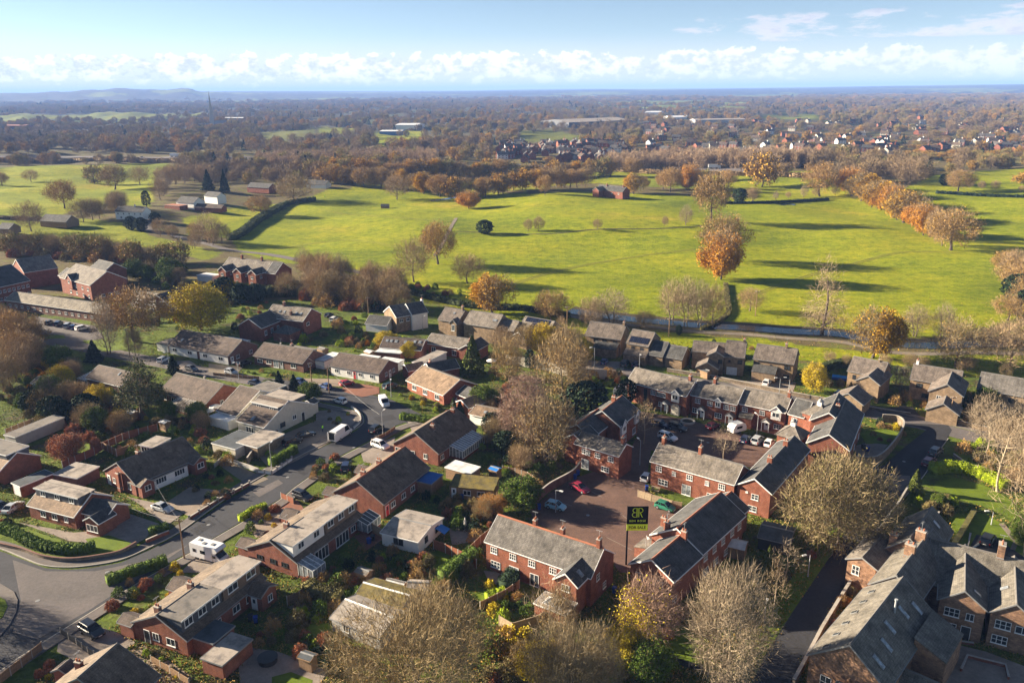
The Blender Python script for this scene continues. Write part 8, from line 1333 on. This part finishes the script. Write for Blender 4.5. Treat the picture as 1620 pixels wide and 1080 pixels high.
def text(s, x, z, size, mat, y=-.18, bold=0.0, name='lettering', sp=1.0):
    c = bpy.data.curves.new(name, 'FONT'); c.body = s; c.size = size; c.align_x = 'CENTER'; c.extrude = .006; c.offset = bold; c.space_character = sp; o = bpy.data.objects.new('tmp', c); COL.objects.link(o); bpy.context.view_layer.update()
    me = bpy.data.meshes.new_from_object(o.evaluated_get(bpy.context.evaluated_depsgraph_get())); bpy.data.objects.remove(o); me.materials.clear(); me.materials.append(MATS[mat]); o = link(name, me, r, (x, y, z), (math.pi / 2, 0, 0)); return o
cx = BW / 2 - .1; hh = zt - zg
text('FOR SALE', cx, zb_ + (zg - zb_) * .3, (zg - zb_) * .56, 'sign_black', bold=.012); text('BEN ROSE', cx, zg + hh * .14, hh * .15, 'lime', bold=.004, sp=1.3)
m = MB(); z0, z1 = zg + hh * .40, zg + hh * .90; y0, y1 = -.185, -.17; w_ = .085
def bar(xa, za, xb, zb, w=w_): 
    d = Vector((xb - xa, 0, zb - za)); n = Vector((-d.z, 0, d.x)).normalized() * w / 2; m.obox(((xa + xb) / 2, (y0 + y1) / 2, (za + zb) / 2), d / 2, Vector((0, (y1 - y0) / 2, 0)), n, 'lime')
def arc(xc, zc, rx, rz, a0, a1, w=w_, n=12):
    pts = [(xc + rx * math.cos(a0 + (a1 - a0) * i / n), zc + rz * math.sin(a0 + (a1 - a0) * i / n)) for i in range(n + 1)]
    for i in range(n): bar(*pts[i], *pts[i + 1], w)
H_ = z1 - z0; 
for s in (-1, 1): bar(cx + s * .09, z0, cx + s * .09, z1, .07); bar(cx + s * .22, z0, cx + s * .22, z1, .045)
arc(cx - .38, z0 + H_ * .76, .42, H_ * .24, math.pi / 2, 3 * math.pi / 2); arc(cx - .38, z0 + H_ * .26, .50, H_ * .26, math.pi / 2, 3 * math.pi / 2); bar(cx - .38, z1, cx - .1, z1, .05); bar(cx - .38, z0, cx - .1, z0, .05); bar(cx - .38, z0 + H_ * .52, cx - .1, z0 + H_ * .52, .05)
arc(cx + .38, z0 + H_ * .75, .42, H_ * .25, -math.pi / 2, math.pi / 2); bar(cx + .1, z1, cx + .38, z1, .05); bar(cx + .1, z0 + H_ * .5, cx + .38, z0 + H_ * .5, .05); bar(cx + .38, z0 + H_ * .5, cx + .72, z0, .1); bar(cx + .66, z0, cx + .84, z0 + .03, .05); m.build('emblem', r)
# ================================================================== person at the van
def person(u, v, ang, label):
    p = P(u, v); me = bpy.data.meshes.new('body')
    J = [(0, 0, .98), (0, 0, 1.25), (0, 0, 1.45), (0, .02, 1.55), (0, .03, 1.68), (-.19, 0, 1.42), (-.25, .05, 1.14), (-.2, .24, .98), (.19, 0, 1.42), (.26, .05, 1.14), (.2, .24, .98), (-.1, 0, .9), (-.12, .03, .5), (-.12, 0, .07), (-.12, .16, .04), (.1, 0, .9), (.14, .1, .5), (.13, .02, .07), (.13, .18, .04)]
    E = [(0, 1), (1, 2), (2, 3), (3, 4), (2, 5), (5, 6), (6, 7), (2, 8), (8, 9), (9, 10), (0, 11), (11, 12), (12, 13), (13, 14), (0, 15), (15, 16), (16, 17), (17, 18)]
    RR = [.15, .16, .15, .06, .105, .07, .05, .04, .07, .05, .04, .1, .07, .05, .04, .1, .07, .05, .04]
    me.from_pydata(J, E, []); o = bpy.data.objects.new('person', me); COL.objects.link(o); o.location = (p.x, p.y, .06); o.rotation_euler = (0, 0, ang); sk = o.modifiers.new('skin', 'SKIN')
    for i, vtx in enumerate(me.skin_vertices[0].data): vtx.radius = (RR[i], RR[i])
    me.skin_vertices[0].data[0].use_root = True; o.modifiers.new('sub', 'SUBSURF').levels = 1; bpy.context.view_layer.update(); dg = bpy.context.evaluated_depsgraph_get(); nm = bpy.data.meshes.new_from_object(o.evaluated_get(dg)); o.modifiers.clear(); o.data = nm; nm.materials.clear()
    for k in ('navy', 'hi_vis', 'skin'): nm.materials.append(MATS[k])
    for f in nm.polygons: c = f.center; f.material_index = 2 if (c.z > 1.52 or (c.y > .17 and c.z > .85)) else 1 if (.95 < c.z) else 0; f.use_smooth = True
    tag(o, label, 'person'); m = MB(); m.lathe([(.115, 1.66), (.12, 1.72), (.09, 1.79), (.03, 1.81)], 'bark_dark', 10, (0, .02)); m.build('hair', o)
person(511, 683, 1.2, 'person in a lime high-visibility jacket and dark trousers at the back of the open van'); person(441, 312 + 2, 0, 'far walker in a light top on the field edge')
for o in list(bpy.data.objects):
    if o.name.startswith('person') and o.get('label', '').startswith('far'): g_ = G(514, 312); o.location = g_
# ================================================================== small things
def bin_(u, v, col, lab, s=1):
    p = P(u, v); r = empty('wheelie_bin', (p.x, p.y, .05), random.uniform(0, 6), label=lab, cat='bin'); m = MB(); m.poly([(-.24, -.26, .08), (.24, -.26, .08), (.24, .26, .08), (-.24, .26, .08), (-.3, -.34, 1.0), (.3, -.34, 1.0), (.3, .34, 1.0), (-.3, .34, 1.0)], [(3, 2, 1, 0), (4, 5, 6, 7), (0, 1, 5, 4), (1, 2, 6, 5), (2, 3, 7, 6), (3, 0, 4, 7)], col); m.build('bin_body', r); m = MB(); m.box(-.32, .32, -.37, .37, 1.0, 1.08, col); m.build('lid', r); m = MB(); m.tube((-.3, .28, .1), (.3, .28, .1), .1, .1, 'tyre', 8); m.build('wheels', r)
for u, v, c, l in [(405, 985, 'bin_blue', 'blue bin at the rear corner of the long dormer bungalow'), (397, 982, 'black_trim', 'black bin next to the blue one'), (584, 860, 'bin_blue', 'blue bin on the orange patio by the timber gate'), (590, 855, 'black_trim', 'black bin on the orange patio'), (910, 758, 'bin_blue', 'nearer blue bin at the mews court corner'), (914, 752, 'bin_blue', 'farther blue bin at the mews court corner'), (853, 806, 'bin_blue', 'blue bin beside the pale blue car'), (1373, 714, 'bin_blue', 'blue bin in the dark yard below the walled lawn'), (1365, 710, 'black_trim', 'black bin in the dark yard below the walled lawn'), (1023, 776, 'bin_blue', 'blue bin behind the grey mews fence'), (972, 938, 'bin_blue', 'blue bin between the two front brick houses'), (730, 790, 'bin_blue', 'blue bin beside the mossy shed')]: bin_(u, v, c, l)
p = P(424, 1046); r = empty('hot_tub', (p.x, p.y, 0), 0, label='round black covered tub on the patio of the trampoline garden', cat='hot tub'); m = MB(); m.lathe([(1.25, 0), (1.32, .7)], 'black_trim', 24); m.build('tub', r); m = MB(); m.lathe([(1.36, .7), (1.36, .8), (.2, .92)], 'black_trim', 24); m.build('cover', r)
def parasol(u, v, lab, folded=False):
    p = P(u, v); r = empty('parasol', (p.x, p.y, 0), 0, label=lab, cat='parasol'); m = MB(); m.tube((0, 0, 0), (0, 0, 2.4), .03, .03, 'white_trim', 6); m.build('pole', r); m = MB(); m.lathe([(.28, .9), (.34, 1.2), (.16, 2.0), (.03, 2.5)] if folded else [(1.5, 2.0), (1.45, 2.08), (.05, 2.6)], 'umbrella_white', 8); m.build('canopy', r); m = MB(); m.lathe([(.3, 0), (.3, .1)], 'concrete', 10); m.build('base', r)
parasol(331, 662, 'open cream parasol nearest the half-joined bungalow'); parasol(342, 655, 'second cream parasol beside the first'); parasol(736, 838, 'folded white parasol on the patio behind the chalet', True); parasol(778, 581, 'cream parasol in the garden under the conical evergreen')
def shed_tarp():
    p = P(699, 848); r = empty('blue_tarpaulin', (p.x, p.y, 0), ST, label='bright blue tarpaulin shade hung off the chalet corner', cat='tarpaulin'); m = MB(); m.poly([(-1.2, -1.2, 1.3), (1.3, -1.0, 1.0), (1.1, 1.2, 1.9), (-1.2, 1.2, 2.3), (0, 0, 1.5)], [(0, 1, 4), (1, 2, 4), (2, 3, 4), (3, 0, 4)], 'tarp_blue'); m.build('sheet', r); m = MB()
    for x, y, z in ((-1.2, -1.2, 1.3), (1.3, -1.0, 1.0), (1.1, 1.2, 1.9)): m.tube((x, y, 0), (x, y, z), .03, .03, 'wood', 5)
    m.build('poles', r)
shed_tarp()
def boat(u, v, lab):
    p = P(u, v); r = empty('covered_boat', (p.x, p.y, .3), ROW, label=lab, cat='boat'); m = MB(); m.prism([(-2.2, 0), (1.6, 0), (2.4, .7), (-2.2, .7)], -.7, .7, 'bin_blue', 'y'); m.build('hull', r); m = MB(); m.prism([(-.75, .7), (.75, .7), (0, 1.2)], -2.2, 2.2, 'tarp_blue', 'x'); m.build('cover', r)
boat(1330, 602, 'blue covered dinghy behind the stone house'); 
p = P(1088, 668); r = empty('planter', (p.x, p.y, .05), 0, label='round stone planter ring in front of the mews porches', cat='planter'); m = MB(); m.lathe([(1.7, 0), (1.7, .45), (1.35, .45), (1.3, .2)], 'concrete', 20); m.build('ring', r); m = MB(); m.lathe([(1.3, .2), (.1, .35)], 'soil', 16); m.build('soil_bed', r)
def bench(u, v, lab):
    p = P(u, v); r = empty('picnic_bench', (p.x, p.y, .05), ROW, label=lab, cat='bench'); m = MB(); m.box(-.9, .9, -.35, .35, .7, .76, 'wood_pale'); m.build('table_top', r)
    for s in (-1, 1): m = MB(); m.box(-.9, .9, s * .75 - .13, s * .75 + .13, .42, .47, 'wood_pale'); m.build('seat', r); m = MB(); m.box(s * .6 - .04, s * .6 + .04, -.8, .8, .3, .38, 'wood_pale'); m.box(s * .6 - .04, s * .6 + .04, -.3, .3, 0, .7, 'wood_pale'); m.build('leg', r)
bench(1037, 776, 'pale picnic bench behind the grey mews fence'); bench(1500, 1035, 'dark bench in the stone courtyard')
for i, (u, v, lab) in enumerate([(1152, 858, 'pale canvas-covered shed roof behind the brick mews houses')]):
    p = P(u, v + 16); r = empty('store_shed', (p.x, p.y, 0), adir(1148, 860, 1200, 872), label=lab, cat='shed'); m = MB(); m.prism([(-1.4, 0), (1.4, 0), (1.4, 2.0), (0, 2.6), (-1.4, 2.0)], -2.8, 2.8, 'wood', 'x'); m.build('walls', r); m = MB(); m.prism([(-1.55, 2.0), (0, 2.65), (0, 2.75), (-1.55, 2.1)], -2.9, 2.9, 'sheet_white', 'x'); m.prism([(0, 2.65), (1.55, 2.0), (1.55, 2.1), (0, 2.75)], -2.9, 2.9, 'sheet_white', 'x'); m.build('roof', r)
h = House('dark_shed', 'low black roofed shed left of the canvas-covered one', (1198, 850), (1250, 862), D=6, ze=2.2, axis='x', pitch=15, roof='felt_dark', wall='black_trim', cat='shed', barge='lead', ridge='lead')
for u, v, w, d, rf, lab in ((772, 742, 2.2, 1.8, 'tarp_blue', 'small pale blue roofed shed in the deep back gardens'), (815, 712, 2.4, 1.8, 'felt_dark', 'small dark felt shed under the birch'), (560, 905, 2.4, 1.8, 'felt_grey', 'small grey shed in the shaded back garden'), (470, 1040, 2.2, 1.6, 'felt_dark', 'small dark shed by the black tub patio'), (250, 668, 2.4, 1.8, 'sheet_white', 'pale roofed shed under the sparse pine'), (196, 652, 3.0, 2.0, 'sheet_white', 'white roofed lean shed left of the sparse pine'), (575, 556, 3, 2.2, 'sheet_white', 'white roofed shed behind the white fronted bungalow'), (500, 552, 3, 2.4, 'felt_grey', 'grey roofed shed behind the chimney bungalow'), (90, 705, 2.6, 2, 'sheet_white', 'white topped shed beside the round copper tree'), (1105, 645 - 60, 3, 2, 'felt_dark', 'dark shed by the roadside stone wall')):
    House('garden_shed', lab, (u, v), (u + 12, v + 4), L=w, D=d, ze=1.9, roof=rf, wall='wood', pitch=14, cat='shed', barge='wood', ridge='lead', overhang=.15)
# soft leaf litter and tufts on the near rough ground
def tufts():
    r = np.random.default_rng(9); n = 46000; u = r.uniform(-40, 1660, n); v = 470 + 640 * r.random(n) ** .8; a0, b0 = u - 810, 540 - v; a = a0 * _c + b0 * _s; b = -a0 * _s + b0 * _c; dy = FPX * math.cos(PITCH) + b * math.sin(PITCH); dz = -FPX * math.sin(PITCH) + b * math.cos(PITCH); t_ = CAMH / -dz; x, y = a * t_, dy * t_
    bad = np.zeros(n, bool)
    for o in bpy.data.objects:
        if o.get('kind') == 'structure' and o.name.split('.')[0] in ('street', 'mews_court', 'lane', 'driveway', 'patio', 'car_park', 'front_garden', 'courtyard', 'lawn'):
            bb = [tuple(q.co.xy) for q in o.data.vertices]; bad |= inpoly(x, y, bb)
    for o in bpy.data.objects:
        if o.get('kind') == 'structure' and o.name.split('.')[0] in ('pavement', 'side_street', 'main_road', 'kerb'):
            cs = np.array([q.center.xy for q in o.data.polygons])
            for c in cs[::2]: bad |= (np.abs(x - c[0]) < 3.4) & (np.abs(y - c[1]) < 3.4)
    for hx, hy, hr in HOUSES:
        if hy < 400: bad |= (x - hx) ** 2 + (y - hy) ** 2 < (hr * .75) ** 2
    x, y = x[~bad], y[~bad]; k = 7; O = np.stack([np.repeat(x, k), np.repeat(y, k), np.full(len(x) * k, .02)], 1) + r.normal(size=(len(x) * k, 3)) * np.array([.35, .35, 0]); O[:, 2] = np.abs(r.normal(size=len(O))) * .16
    V, F = tris_leaves(O, r.uniform(.12, .3, len(O)), r); f1 = r.random(len(O)); mi = np.where(f1 < .4, 0, np.where(f1 < .7, 1, 2)); me = np_mesh('ground_plants', V, F, ['leaf_rust', 'leaf_olive', 'leaf_green'], np.concatenate([mi, mi])); o = bpy.data.objects.new('ground_plants', me); COL.objects.link(o); o['kind'] = 'stuff'
tufts()
# ================================================================== haze
HZ = 0.00008
m = MB(); zt_ = 228; m.box(-36000, 36000, -400, 42500, -12, zt_, 'lead'); 
hm = bpy.data.materials.new('haze_air'); hm.use_nodes = True; hm.node_tree.nodes.clear(); ho = hm.node_tree.nodes.new('ShaderNodeOutputMaterial'); pv = hm.node_tree.nodes.new('ShaderNodeVolumePrincipled'); pv.inputs['Color'].default_value = (0.28, 0.47, 1.0, 1); pv.inputs['Density'].default_value = HZ; pv.inputs['Anisotropy'].default_value = 0.0; hm.node_tree.links.new(pv.outputs[0], ho.inputs['Volume'])
m.mats = [hm]; o = m.build('haze'); o['kind'] = 'stuff'
